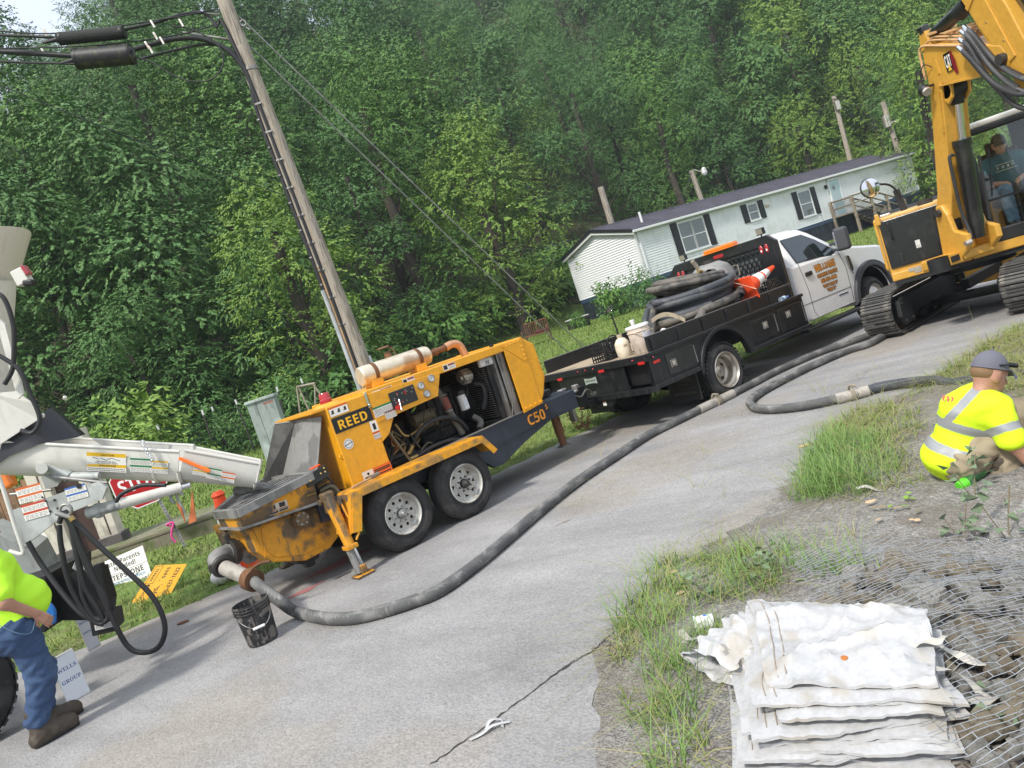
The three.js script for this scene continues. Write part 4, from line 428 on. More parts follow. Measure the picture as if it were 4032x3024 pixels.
    part(hb, 'brake_light', M.redLens, box(0.03, 0.06, 0.2, [2.09, 1.93, 0], null, 0.012)); part(hb, 'beacon', M.amber, box(0.16, 0.07, 0.62, [2.13, 2.06, 0.05], null, 0.03), box(0.18, 0.02, 0.66, [2.13, 2.025, 0.05], null, 0.005)); for (const z of [0.88, -0.75]) part(hb, 'work_lamp', M.black, box(0.07, 0.1, 0.13, [2.12, 2.1, z], [0, 0, 0.1], 0.01), cyl([2.12, 2.0, z], [2.12, 2.06, z], 0.012)), part(hb, 'lamp_lens', M.alu, box(0.012, 0.08, 0.11, [2.08, 2.1, z], [0, 0, 0.1]));
    part(hb, 'cross_bar', M.blackScuff, bx(2.06, 2.14, 1.2, 1.25, -1.1, 1.1)); }
  // cab
  const side = [[2.42, 0.5], [3.93, 0.5], ...circ(4.55, 0.44, 0.56, 18, PI, 0.06), [5.26, 0.55], [5.28, 1.0], [5.2, 1.24], [5.05, 1.3], [4.6, 1.37], [3.98, 1.475], [3.86, 1.42], [2.42, 1.43]];
  part(T, 'cab_body', M.white, ext(side, -1.0, 1.0, 0.045)); for (const s of [1, -1]) part(T, 'wheel_liner', M.black, ext(circ(4.55, 0.44, 0.552, 18, PI, 0), s > 0 ? 0.55 : -0.62, s > 0 ? 0.62 : -0.55), skin([circ(4.55, 0.44, 0.553, 18, PI, 0).map(([a, b]) => [a, b, 0.56 * s]), circ(4.55, 0.44, 0.553, 18, PI, 0).map(([a, b]) => [a, b, 0.97 * s])]));
  part(T, 'hood_bulge', M.white, ext([[3.95, 1.44], [5.1, 1.24], [5.1, 1.32], [4.7, 1.4], [3.98, 1.52]], -0.62, 0.62, 0.04));
  const loop = (x0, x1, hz, y, r = 0.12) => { const p = []; for (const [cx, cz, a] of [[x1 - r, hz - r, 0], [x0 + r, hz - r, PI / 2], [x0 + r, -hz + r, PI], [x1 - r, -hz + r, PI * 1.5]]) for (let i = 0; i <= 4; i++) { const b = a + i / 4 * PI / 2; p.push([cx + r * Math.cos(b), y, cz + r * Math.sin(b)]); } return p; };
  part(T, 'cab_roof', M.white, skin([loop(2.42, 4.05, 0.985, 1.4, 0.1), loop(2.44, 3.78, 0.945, 1.58, 0.1), loop(2.5, 3.38, 0.87, 1.86, 0.12), loop(2.56, 3.24, 0.82, 1.95, 0.12), loop(2.66, 3.1, 0.72, 2.0, 0.12), loop(2.8, 2.95, 0.3, 2.012, 0.05)], true, 0.5));
  for (const s of [1, -1]) {
    const zs = (y) => (y < 1.58 ? lerp(0.985, 0.945, (y - 1.4) / 0.18) : lerp(0.945, 0.87, (y - 1.58) / 0.28)) + 0.004;
    const win = [[2.56, 1.86], [3.12, 1.85], [3.36, 1.72], [3.6, 1.55], [3.74, 1.46], [3.6, 1.38], [3.3, 1.43], [2.66, 1.46]], dr = part(T, 'door', M.white, bx(2.62, 3.92, 0.52, 0.53, s > 0 ? 0.99 : -1.004, s > 0 ? 1.004 : -0.99));
    const pane = (pts, grow, off, nm, m) => { const c = [3.1, 1.63], v = [], q = pts.map(([x, y]) => { const X = c[0] + (x - c[0]) * grow, Y = c[1] + (y - c[1]) * grow; return [X, Y, s * (zs(Y) + off)]; }); const T3 = THREE.ShapeUtils.triangulateShape(q.map((p) => new THREE.Vector2(p[0], p[1])), []); for (const t of T3) for (const k of (s > 0 ? t : t.slice().reverse())) v.push(...q[k]); part(dr, nm, m, soup(v)); };
    pane(win, 1.07, 0.002, 'window_trim', M.plasticGrey); pane(win, 1, 0.006, 'window_pane', M.truckGlass);
    const seam = (pts) => part(dr, 'door_seam', M.black, ...pts.slice(1).map((b, i) => cyl([pts[i][0], pts[i][1], s * 1.0015], [b[0], b[1], s * 1.0015], 0.004, 0.004, 5))); seam([[2.64, 1.44], [2.72, 1.0], [2.72, 0.62], [2.78, 0.54]]); seam([[3.8, 1.42], [3.9, 1.1], [3.88, 0.7], [3.86, 0.54]]); seam([[2.42, 0.78], [3.9, 0.78]]); 
    part(dr, 'door_handle', M.black, box(0.17, 0.07, 0.04, [2.83, 1.23, s * 1.012], null, 0.015)); const mr = part(dr, 'mirror', M.plasticGrey, box(0.16, 0.38, 0.22, [3.62, 1.6, s * 1.24], [0, s * 0.25, -0.05], 0.05), box(0.06, 0.05, 0.26, [3.72, 1.56, s * 1.06], null, 0.012), box(0.06, 0.05, 0.26, [3.72, 1.45, s * 1.06], null, 0.012)); part(mr, 'mirror_glass', M.chrome, box(0.006, 0.28, 0.17, [3.545, 1.6, s * 1.24], [0, s * 0.25, -0.05], 0.002));
    part(T, 'fender_flare', M.plasticGrey, ext([...circ(4.55, 0.44, 0.66, 20, PI * 0.98, 0.04), ...circ(4.55, 0.44, 0.555, 20, 0.04, PI * 0.98)], s > 0 ? 0.985 : -1.06, s > 0 ? 1.06 : -0.985, 0.015)); part(T, 'side_vent', M.black, ext([[3.98, 1.3], [4.06, 1.28], [4.1, 1.05], [4.05, 0.98], [4.0, 1.08]], s > 0 ? 0.998 : -1.012, s > 0 ? 1.012 : -0.998, 0.004)); part(T, 'vent_trim', M.chrome, tube([[3.98, 1.3, s * 1.012], [4.06, 1.28, s * 1.012], [4.1, 1.05, s * 1.012], [4.05, 0.98, s * 1.012], [4.0, 1.08, s * 1.012]], 0.006, 24, 5, true, 0.05));
    part(T, 'step_bar', M.blackRub, bx(2.3, 3.95, 0.36, 0.42, s > 0 ? 0.93 : -1.1, s > 0 ? 1.1 : -0.93, 0.02)); part(T, 'headlamp', M.amber, box(0.05, 0.25, 0.2, [5.26, 1.05, s * 0.88], null, 0.02)); part(T, 'emblem', M.chrome, box(0.28, 0.025, 0.01, [3.62, 0.72, s * 1.003], null, 0.004));
  }
  part(T, 'windscreen', M.truckGlass, skin([[[3.32, 1.88, -0.78], [3.32, 1.88, 0.78]], [[4.04, 1.44, -0.86], [4.04, 1.44, 0.86]]])); part(T, 'rear_window', M.truckGlass, plate([[2.43, 1.5, -0.6], [2.43, 1.5, 0.6], [2.475, 1.82, 0.55], [2.475, 1.82, -0.55]], 0.006)); part(T, 'grille', M.black, bx(5.26, 5.3, 0.7, 1.15, -0.7, 0.7, 0.01)); part(T, 'front_bumper', M.white, bx(5.2, 5.4, 0.45, 0.68, -1.0, 1.0, 0.05)); part(T, 'antenna', M.black, cyl([4.1, 1.45, 0.8], [3.9, 2.15, 0.82], 0.004, 0.002, 5));
  decal(T, 'door_lettering', 0.66, 0.56, [3.34, 1.08, 1.0045], [0, 0, 0], (x, w, h) => { x.clearRect(0, 0, w, h); const o = { st: '#1a1712', lw: w / 44 }; 'WILLIAMS'.split('').reduce((k, c, i) => { const q = [0.155, 0.07, 0.1, 0.1, 0.07, 0.13, 0.15, 0.11][i]; txt(x, c, w * (0.05 + k + q / 2), h * 0.17, h * (0.2 + 0.025 * Math.abs(i - 3.5)), '#e8940f', { ...o, sx: 0.92 }); return k + q; }, 0); txt(x, 'CONCRETE PUMPING', w / 2, h * 0.4, h * 0.135, '#e8940f', { ...o, sx: 0.78 }); txt(x, '865-654-4844', w / 2, h * 0.57, h * 0.15, '#e8940f', { ...o, sx: 0.9 }); txt(x, '"DON\'T DUMP IT"', w / 2, h * 0.74, h * 0.11, '#e8940f', { ...o, sx: 0.85 }); txt(x, '"PUMP IT"', w / 2, h * 0.88, h * 0.11, '#e8940f', { ...o, sx: 0.85 }); }, { px: 512, cut: true });
}
// ---------- load on the bed ----------
const onBed = (x, y, z) => V(x, y, z).applyAxisAngle(V(0, 0, 1), -0.012).applyAxisAngle(V(0, 1, 0), turnOf(56)).add(V(...truckAt)).toArray(), bedTurn = turnOf(56);
{
  // coiled pump hoses, one tube each
  const coil = (x, z, y0, r, turns, tr, seed, lab, m, tail) => { const g = rng(seed), p = []; const n = Math.round(turns * 14); for (let i = 0; i <= n; i++) { const a = i / 14 * PI * 2 + seed, k = i / n, rr = r * (0.86 + 0.14 * Math.sin(k * 7 + seed) + (g() - 0.5) * 0.05); p.push([x + rr * 1.08 * Math.cos(a), y0 + tr + k * (turns - 1) * tr * 1.55 + 0.03 * Math.sin(a * 1.0 + seed) * (1 + k), z + rr * Math.sin(a)]); } if (tail) p.push(...tail); return solo('pump_hose', lab, 'hose', m, [tube(p.map((q) => onBed(...q)), tr, p.length * 5, 10)], 'hoses coiled on the flatbed'); };
  coil(0.7, 0.42, 1.0, 0.66, 3.6, 0.058, 1, 'thick muddy grey hose coiled lowest on the truck bed', M.hoseCoil, [[0.25, 1.26, 0.9], [-0.05, 1.12, 0.98], [-0.3, 1.08, 0.8]]);
  coil(0.76, 0.38, 1.26, 0.63, 4.2, 0.056, 2, 'dark rubber hose coiled in the middle of the heap on the truck bed', M.hoseClean, [[1.35, 1.42, 0.6], [1.25, 1.36, 0.9], [1.05, 1.28, 1.02]]);
  coil(0.8, 0.33, 1.54, 0.55, 3.6, 0.05, 4, 'grey hose coiled on top of the heap under a pale strap', M.hoseCoil);
  coil(0.86, 0.28, 1.36, 0.33, 2.0, 0.035, 5, 'thin reddish hose coiled inside the heap of hoses', M.redMud);
  for (const [dz, lab, m] of [[0.0, 'loose grey hose end hanging over the bed behind the coils, beside the tool bucket', M.hoseCoil], [-0.14, 'loose black hose running down from the coils to the bed floor', M.hoseClean]]) solo('pump_hose', lab, 'hose', m, [tube([[0.5, 1.5, 0.0 + dz], [0.1, 1.45, 0.2 + dz], [-0.25, 1.25, 0.4 + dz], [-0.5, 1.08, 0.55 + dz], [-0.7, 1.05, 0.62 + dz]].map((q) => onBed(...q)), 0.055, 40, 10)], 'hoses coiled on the flatbed');
  for (const [a, b, r, lab] of [[[0.35, 1.2, 0.92], [0.62, 1.24, 0.98], 0.05, 'dull hose end fitting sticking out of the lower coil'], [[-0.42, 1.06, 0.72], [-0.3, 1.16, 0.66], 0.04, 'white plastic hose end fitting on the truck bed'], [[1.05, 1.3, 0.95], [1.22, 1.36, 0.92], 0.05, 'pale muddy coupling on the hose near the side board']]) { const A = onBed(...a), B = onBed(...b), q = A.map((v, i) => lerp(v, B[i], 0.82)); solo('hose_fitting', lab, 'fitting', r < 0.045 ? M.coneWhite : M.mudTan, [cyl(A, B, r, r, 16, true), cyl(A, B, r * 0.8, r * 0.8, 16, true), cyl(q, B, r * 1.2, r * 1.2, 16)]); }
  const st = onBed(0.3, 1.66, -0.1), tk = thing('water_tank', 'round grey plastic water tank beside the hose heap on the truck bed', 'tank', onBed(1.56, 1.17, 0.2), bedTurn); part(tk, 'tank_shell', M.tankGrey, lathe([[0, 0.72], [0.18, 0.7], [0.3, 0.62], [0.36, 0.48], [0.37, 0.25], [0.35, 0.02], [0, 0]], 32, [0, 0, 0])); part(tk, 'lid', M.hub, cylY(0.1, 0.1, 0.05, [-0.05, 0.73, 0.05], null, 20)); part(tk, 'valve', M.brass, cyl([-0.3, 0.62, 0.1], [-0.44, 0.64, 0.14], 0.025), cyl([-0.44, 0.6, 0.14], [-0.44, 0.7, 0.14], 0.012)); part(tk, 'filler_pipe', M.mudTan, cyl([-0.2, 0.68, -0.05], [-0.28, 0.82, -0.05], 0.035, 0.035, 12));
  const strap = solo('wooden_strip', 'pale flat strip with faded print lying across the top of the hose heap', 'strip', M.pale, [skin(Array.from({ length: 14 }, (_, i) => { const k = i / 13, q = [lerp(0.32, 1.2, k), 1.78 + 0.05 * Math.sin(k * 2.6) - 0.5 * k * k, lerp(-0.05, 1.2, k)]; return [onBed(q[0], q[1], q[2]), onBed(q[0] + 0.05, q[1], q[2] - 0.02)]; }))]);
  solo('cargo_strap', 'tan webbing strap looped over the side board behind the bucket', 'strap', M.pale, [skin(Array.from({ length: 16 }, (_, i) => { const k = i / 15, q = [-0.78 + 0.5 * k, 1.36 + 0.06 * Math.sin(k * 3.1) - 0.14 * k * k, 0.95 + 0.12 * k]; return [onBed(q[0], q[1] - 0.03, q[2]), onBed(q[0], q[1] + 0.03, q[2] + 0.01)]; }))]);
  // cone lying on its side
  const cn = (parent) => { part(parent, 'base', M.orange, box(0.36, 0.03, 0.36, [0, 0.015, 0], null, 0.012)); const pr = (a, b) => lathe([[lerp(0.135, 0.032, a), 0.03 + a * 0.68], [lerp(0.135, 0.032, b), 0.03 + b * 0.68]], 28); part(parent, 'cone_body', M.orange, pr(0, 0.3), pr(0.52, 0.58), pr(0.78, 1), cylY(0.032, 0.03, 0.012, [0, 0.715, 0], null, 20)); part(parent, 'collar', M.coneWhite, pr(0.3, 0.52), pr(0.58, 0.78)); };
  const c1 = thing('traffic_cone', 'orange traffic cone with white bands tipped over on the truck bed', 'cone', onBed(1.25, 1.34, 0.98), 0); cn(c1); c1.rotation.order = 'YXZ'; c1.rotation.set(0, bedTurn - 0.1, R(-76));
  // crates, bucket, jug, small things
  const crateGeo = (w, h, d) => { const g = []; for (const s of [-1, 1]) { for (let i = 0; i <= 5; i++) { const y = i / 5 * h; g.push(bx(-w / 2, w / 2, y - 0.008, y + 0.008, s * d / 2 - 0.006, s * d / 2 + 0.006), bx(s * w / 2 - 0.006, s * w / 2 + 0.006, y - 0.008, y + 0.008, -d / 2, d / 2)); } for (let i = 0; i <= 7; i++) { const x = -w / 2 + w * i / 7; g.push(bx(x - 0.008, x + 0.008, 0, h, s * d / 2 - 0.005, s * d / 2 + 0.005), bx(s * w / 2 - 0.005, s * w / 2 + 0.005, 0, h, x * d / w - 0.008, x * d / w + 0.008)); } } g.push(bx(-w / 2, w / 2, 0, 0.01, -d / 2, d / 2)); return g; };
  const cr = thing('milk_crate', 'black plastic crate full of tools at the tail of the truck bed', 'crate', onBed(-0.98, 1.002, 0.18), bedTurn + 0.1); part(cr, 'crate_lattice', M.black, crateGeo(0.36, 0.27, 0.33)); { const r = rng(3); for (let i = 0; i < 9; i++) part(cr, 'tool', [M.hub, M.steel, M.plasticGrey][i % 3], cyl([(r() - 0.5) * 0.2, 0.02, (r() - 0.5) * 0.2], [(r() - 0.5) * 0.3, 0.2 + r() * 0.08, (r() - 0.5) * 0.25], 0.015 + r() * 0.02, 0.012, 8)); part(cr, 'cable_loop', M.black, tube(circ(-0.02, 0.2, 0.12, 12).map(([a, b]) => [a, b, 0.16 + 0.02 * Math.sin(a * 20)]), 0.008, 30, 6, true), tube([[0.0, 0.1, 0.17], [0.04, 0.03, 0.22], [0.16, 0.01, 0.3], [0.24, 0.012, 0.36]], 0.007, 16, 6)); }
  const cr2 = thing('wire_crate', 'wire crate of metal clamps standing near the cab on the truck bed', 'crate', onBed(1.9, 1.1, 0.85), bedTurn); part(cr2, 'crate_lattice', M.hub, crateGeo(0.34, 0.24, 0.34)); { const r = rng(9); for (let i = 0; i < 14; i++) part(cr2, 'clamp', M.steel, xf(tor(0.05, 0.012, [0, 0, 0], null, PI * 1.4, 12, 6), [(r() - 0.5) * 0.24, 0.12 + r() * 0.1, (r() - 0.5) * 0.24], [r() * 3, r() * 3, 0])); }
  const bk = thing('plastic_bucket', 'white lidded plastic bucket with paper label at the tail of the truck bed', 'bucket', onBed(-0.97, 1.002, 0.86), bedTurn); part(bk, 'bucket_body', M.milky, lathe([[0, 0], [0.13, 0], [0.134, 0.01], [0.15, 0.34], [0.15, 0.35]], 32)); part(bk, 'rib', M.milky, tor(0.152, 0.008, [0, 0.29, 0], [PI / 2, 0, 0])); part(bk, 'lid', M.coneWhite, lathe([[0, 0.375], [0.145, 0.375], [0.16, 0.37], [0.162, 0.345], [0.152, 0.34]], 32)); part(bk, 'handle', M.pale, tube([[-0.15, 0.3, 0], [-0.12, 0.26, 0.14], [0.0, 0.27, 0.19], [0.12, 0.26, 0.14], [0.15, 0.3, 0]], 0.006, 20, 6)); { const d = new THREE.Mesh(fitUV(plain(new THREE.CylinderGeometry(0.152, 0.144, 0.17, 12, 1, true, -0.5, 1.3)), print(128, 128, (x, w, h) => { fill(x, '#e9e7ef', 0, 0, w, h); fill(x, '#4a7fb0', 8, 8, 24, 16); lines(x, '#667', 8, 36, w - 16, 9, 9, 3, 3); })), printMat); d.name = 'paper_label'; d.position.y = 0.2; bk.add(fin(d)); }
  const jg = thing('sprayer_jug', 'small dirty white sprayer jug in front of the lidded bucket', 'jug', onBed(-1.1, 1.002, 0.62), bedTurn - 0.5); part(jg, 'jug_body', M.milkyDirty, lathe([[0, 0], [0.085, 0], [0.1, 0.03], [0.105, 0.12], [0.1, 0.2], [0.06, 0.255], [0.035, 0.265], [0.035, 0.29]], 28)); part(jg, 'cap', M.pale, cylY(0.04, 0.04, 0.03, [0, 0.3, 0], null, 16)); decal(jg, 'printed_label', 0.07, 0.025, [0.02, 0.16, 0.107], [0, 0.1, 0], (x, w, h) => { fill(x, '#b8a98d', 0, 0, w, h); txt(x, 'ZERO', w / 2, h / 2, h * 0.7, '#2b2620'); }, { px: 64 });
  const wd = thing('round_glass_wand', 'round clear disc on a black stick standing in the tool crate', 'mirror', onBed(-0.92, 1.2, 0.42), bedTurn); part(wd, 'stick', M.black, cyl([0, 0, 0], [-0.02, 0.42, 0], 0.012)); part(wd, 'disc_ring', M.hub, tor(0.07, 0.007, [-0.02, 0.48, 0], [0.9, 0.2, 0])); part(wd, 'disc', M.glass, xf(cylY(0.068, 0.068, 0.004, null, null, 24), [-0.02, 0.48, 0], [0.9 - PI / 2, 0.2, 0]));
  const cu = thing('paper_cup', 'small white cup beside the round disc on the truck bed', 'cup', onBed(-0.8, 1.36, 0.62), 0); part(cu, 'cup_body', M.coneWhite, lathe([[0, 0], [0.028, 0], [0.036, 0.09]], 20));
  const wb = thing('water_bottle', 'crumpled clear water bottle lying on the side toolbox ledge', 'bottle', onBed(1.78, 1.035, 1.19), bedTurn); part(wb, 'bottle_body', M.bottle, lathe([[0, 0], [0.03, 0.004], [0.032, 0.04], [0.028, 0.07], [0.032, 0.1], [0.03, 0.14], [0.014, 0.18], [0.012, 0.2]], 18, [-0.1, 0, 0], [0, 0, -PI / 2])); part(wb, 'bottle_cap', M.blueP, cyl([0.1, 0, 0], [0.118, 0, 0], 0.014)); part(wb, 'wrapper', M.paleBlue, cyl([-0.04, 0, 0], [0.02, 0, 0], 0.0325, 0.0325, 16, true));
  const rk = thing('metal_rack', 'thin rusty wire frame standing behind the grey tank on the truck bed', 'rack', onBed(1.85, 1.2, 0.2), bedTurn); part(rk, 'wire_frame', M.mudTan, tube([[0, 0, 0], [0, 0.5, 0], [0, 0.52, 0.3], [-0.05, 0.35, 0.34], [-0.05, 0.33, 0.05]], 0.008, 30, 6, false, 0.05));
}
// ---------- excavator ----------
M.shoe = matP([0.09, 0.088, 0.085], 0.42, 0.55, 130, [0.24, 0.22, 0.19], { spots: 0.8, streak: 0.2, size: 0.35, lo: 0.46, hi: 0.62 });
M.underBlack = matP([0.012, 0.013, 0.014], 0.6, 0, 131, [0.05, 0.046, 0.04], { g: 1, spots: 0.5, size: 0.8 });
M.coverTop = matP([0.66, 0.42, 0.16], 0.5, 0, 132, [0.5, 0.36, 0.2], { g: 1, spots: 0.4, size: 0.6 });
M.wornRubber = mat([0.035, 0.035, 0.038], 0.5); M.armorHose = mat([0.1, 0.1, 0.105], 0.45, 0.2);
const EX = [7.0, 0, -11.2], fU = [-0.45, 0.893], fT = [-0.785, 0.62];
{
  const T = thing('excavator', 'yellow and black mini excavator with raised boom and enclosed cab', 'excavator', EX, 0);
  const thU = Math.atan2(-fU[1], fU[0]), thT = Math.atan2(-fT[1], fT[0]);
  const PU = (p, n, m, ...g) => part(p, n, m, ...g.flat().map((q) => q.rotateY(thU))), PT = (p, n, m, ...g) => part(p, n, m, ...g.flat().map((q) => q.rotateY(thT))), PW = (p, n, m, ...g) => part(p, n, m, ...g.flat().map((q) => q.translate(-EX[0], 0, -EX[2])));
  // tracks
  const shoe = boxUV(mergeGeometries([box(0.148, 0.03, 0.45, [0, 0, 0], null, 0.008), box(0.03, 0.03, 0.45, [-0.05, 0.022, 0], null, 0.006), box(0.022, 0.022, 0.45, [0.0, 0.02, 0], null, 0.005), box(0.022, 0.018, 0.45, [0.05, 0.018, 0], null, 0.005)]));
  const Lc = 1.1, r = 0.3, per = 4 * Lc + 2 * PI * r, N = 40;
  for (const s of [1, -1]) {
    const tr = new THREE.Group(); tr.name = 'crawler_track'; tr.rotation.y = thT; T.add(tr);
    for (let i = 0; i < N; i++) { let d = i / N * per, x, y, a; if (d < 2 * Lc) { x = Lc - d; y = 2 * r; a = PI; y = 2 * r; } else if ((d -= 2 * Lc) < PI * r) { a = PI + d / r; x = -Lc + r * Math.sin(a) * 1; y = r - r * Math.cos(a); } else if ((d -= PI * r) < 2 * Lc) { x = -Lc + d; y = 0; a = 2 * PI; } else { d -= 2 * Lc; a = d / r; x = Lc + r * Math.sin(a); y = r - r * Math.cos(a); }
      const m = new THREE.Mesh(shoe, M.shoe); m.name = 'track_shoe'; m.position.set(x, y + 0.035, 0.925 * s); m.rotation.z = a + PI; tr.add(fin(m)); }
    part(tr, 'track_frame', M.underBlack, bx(-1.05, 1.05, 0.12, 0.5, 0.925 * s - 0.12, 0.925 * s + 0.12, 0.03)); for (const x of [-1.1, 1.1]) part(tr, 'idler', M.underBlack, cyl([x, 0.335, 0.925 * s - 0.1], [x, 0.335, 0.925 * s + 0.1], 0.25, 0.25, 24)); for (let i = 0; i < 4; i++) part(tr, 'roller', M.underBlack, cyl([-0.66 + i * 0.44, 0.14, 0.925 * s - 0.14], [-0.66 + i * 0.44, 0.14, 0.925 * s + 0.14], 0.08, 0.08, 14));
    const z = 0.925 * s - 0.225 * s; part(tr, 'drive_cover', M.underBlack, ext([[0.9, 0.16], [1.18, 0.14], [1.28, 0.28], [1.24, 0.5], [1.02, 0.54], [0.86, 0.42]], Math.min(z, z - 0.07 * s), Math.max(z, z - 0.07 * s), 0.015)); for (const [x, y] of [[0.95, 0.2], [1.18, 0.2], [1.2, 0.46], [0.95, 0.44]]) part(tr, 'bolt', M.hub, cyl([x, y, z - 0.06 * s], [x, y, z - 0.085 * s], 0.016, 0.016, 6));
    { const g = []; for (let i = 0; i < 26; i++) g.push(box(0.06, 0.05, 0.09, [-1.05 + i * 0.084, 0.07, 0.925 * s], null, 0.006), box(0.06, 0.05, 0.09, [-1.05 + i * 0.084, 0.57, 0.925 * s], null, 0.006)); part(tr, 'chain_links', M.rust, g).userData.kind = 'stuff'; }
  }
  PT(T, 'car_body', M.underBlack, hull8([[0.5, 0.22, 0.75], [-0.5, 0.22, 0.75], [-0.5, 0.22, -0.75], [0.5, 0.22, -0.75], [0.45, 0.66, 0.5], [-0.45, 0.66, 0.5], [-0.45, 0.66, -0.5], [0.45, 0.66, -0.5]].reverse().slice(4).concat([[0.5, 0.22, 0.75], [-0.5, 0.22, 0.75], [-0.5, 0.22, -0.75], [0.5, 0.22, -0.75]].reverse())), cylY(0.52, 0.5, 0.2, [0, 0.72, 0], null, 32));
  PT(T, 'blade_arm', M.underBlack, bx(-1.9, -0.4, 0.25, 0.4, 0.3, 0.42), bx(-1.9, -0.4, 0.25, 0.4, -0.42, -0.3)); PT(T, 'dozer_blade', M.catYellow, bx(-2.0, -1.9, 0.1, 0.55, -1.1, 1.1, 0.02));
  // upper structure
  PU(T, 'deck_frame', M.catYellow, bx(-0.9, 1.02, 0.8, 0.95, -1.1, 0.1, 0.02), bx(-0.9, 1.0, 0.8, 0.92, 0.1, 1.1, 0.02)); PU(T, 'under_deck', M.underBlack, bx(-0.9, 0.98, 0.74, 0.8, -1.05, 1.05));
  const bxg = PU(T, 'side_compartment', M.catYellow, box(1.5, 0.78, 1.0, [0.22, 1.285, 0.6], null, 0.03)); 
  PU(bxg, 'front_panel', M.blackSpeck, box(0.03, 0.69, 0.97, [0.985, 1.325, 0.595], null, 0.015)); PU(bxg, 'panel_vent', M.underBlack, ...Array.from({ length: 6 }, (_, i) => box(0.012, 0.012, 0.14, [1.004, 1.05 + i * 0.026, 0.26], null, 0.003))); PU(bxg, 'panel_lip', M.alu, box(0.05, 0.02, 0.9, [0.975, 1.655, 0.57], [0, 0, -0.2], 0.006)); PU(bxg, 'grab_handle', M.black, tube([[1.02, 1.62, 0.97], [1.06, 1.6, 0.97], [1.06, 1.42, 0.96], [1.01, 1.38, 0.96]], 0.012, 16)); PU(bxg, 'recessed_grip', M.black, box(0.012, 0.16, 0.05, [1.002, 1.08, 0.92], null, 0.02)); PU(bxg, 'panel_label', M.coneWhite, box(0.006, 0.11, 0.06, [1.003, 1.22, 0.68], null, 0.002)); PU(bxg, 'top_cover', M.coverTop, box(1.42, 0.04, 0.92, [0.2, 1.69, 0.6], null, 0.015)); PU(bxg, 'fuel_cap', M.hub, cylY(0.1, 0.1, 0.06, [0.72, 1.74, 0.45], null, 20), box(0.12, 0.03, 0.03, [0.72, 1.785, 0.45], null, 0.006)); PU(bxg, 'antenna_puck', M.alu, box(0.1, 0.04, 0.14, [0.8, 1.73, 0.97], null, 0.015)); PU(bxg, 'corner_bracket', M.catYellow, box(0.1, 0.16, 0.06, [0.96, 1.7, 1.08], null, 0.015)); PU(bxg, 'data_plate', M.alu, box(0.006, 0.05, 0.16, [1.004, 0.9, 0.8], null, 0.001), box(0.006, 0.03, 0.09, [1.004, 0.855, 0.77], null, 0.001)); PU(bxg, 'tool_recess', M.black, box(0.03, 0.14, 0.25, [0.995, 0.9, 0.38], null, 0.03));
  const lamp = PU(bxg, 'work_lamp', M.black, cylY(0.075, 0.075, 0.06, [0.86, 1.84, 0.2], [0, 0, PI / 2], 20), box(0.04, 0.12, 0.12, [0.84, 1.76, 0.2], null, 0.01)); PU(lamp, 'lens', M.alu, cylY(0.06, 0.06, 0.012, [0.895, 1.84, 0.2], [0, 0, PI / 2], 20));
  const mi = PU(bxg, 'mirror_arm', M.black, tube([[0.35, 1.7, 0.72], [0.38, 1.95, 0.72], [0.42, 2.12, 0.8], [0.5, 2.2, 0.98]], 0.016, 20), box(0.04, 0.34, 0.09, [0.36, 1.86, 0.72], [0.1, 0, 0], 0.01)); PU(mi, 'mirror_back', M.black, sph(0.145, [0.58, 2.17, 1.06], [0.3, 1, 1], 24, [0, 0.5, 0])); { const g = plain(new THREE.SphereGeometry(0.3, 28, 10, 0, PI * 2, 0, 0.46)).rotateZ(-PI / 2).translate(-0.27, 0, 0).rotateY(0.45).translate(0.605, 2.17, 1.045); PU(mi, 'mirror_glass', M.chrome, g); }
  PU(T, 'counterweight', M.catYellow, ext(circ(0, 0, 1.22, 20, PI * 0.62, PI * 1.38).concat([[-0.4, -1.0], [-0.4, 1.0]]), 0, 0.85, 0.04).rotateX(-PI / 2).translate(0, 0.85, 0)); PU(T, 'engine_hood', M.underBlack, box(0.9, 0.5, 1.1, [-0.62, 1.5, 0.5], null, 0.06));
  // cab frame: posts and glass
  const z0 = -1.1, z1 = -0.2, x0 = -0.6, x1 = 0.98, y0 = 0.95, y1 = 2.5, ps = 0.05, cabF = new THREE.Group(); cabF.name = 'cab'; T.add(cabF);
  for (const [x, z, lx] of [[x1, z1, 0.12], [x1, z0, 0.12], [x0, z1, 0], [x0, z0, 0]]) PU(cabF, 'post', M.black, cyl([x, y0, z], [x - lx, y1 - 0.04, z], 0.045, 0.04, 8));
  PU(cabF, 'sill', M.black, bx(x0, x1, y0 - 0.02, y0 + 0.12, z1 - 0.05, z1 + 0.05, 0.02), bx(x1 - 0.06, x1 + 0.05, y0 - 0.02, y0 + 0.16, z0, z1, 0.02), bx(x0, x1, y0 - 0.02, y0 + 0.1, z0 - 0.05, z0 + 0.05, 0.02), bx(x0, x1 - 0.1, y0 - 0.03, y0, z0, z1)); PU(cabF, 'header', M.black, bx(x0, x1 - 0.1, y1 - 0.12, y1 - 0.03, z1 - 0.05, z1 + 0.04, 0.03), bx(x1 - 0.2, x1 - 0.08, y1 - 0.12, y1 - 0.03, z0, z1, 0.03), bx(x0, x1 - 0.1, y1 - 0.12, y1 - 0.03, z0 - 0.04, z0 + 0.05, 0.03), bx(x0 - 0.03, x0 + 0.05, y0, y1, z0, z0 + 0.2), bx(x0 - 0.03, x0 + 0.05, y0, y0 + 0.7, z0, z1)); PU(cabF, 'roof_panel', M.mixer, box(1.5, 0.09, 0.94, [0.14, 2.5, -0.65], null, 0.04));
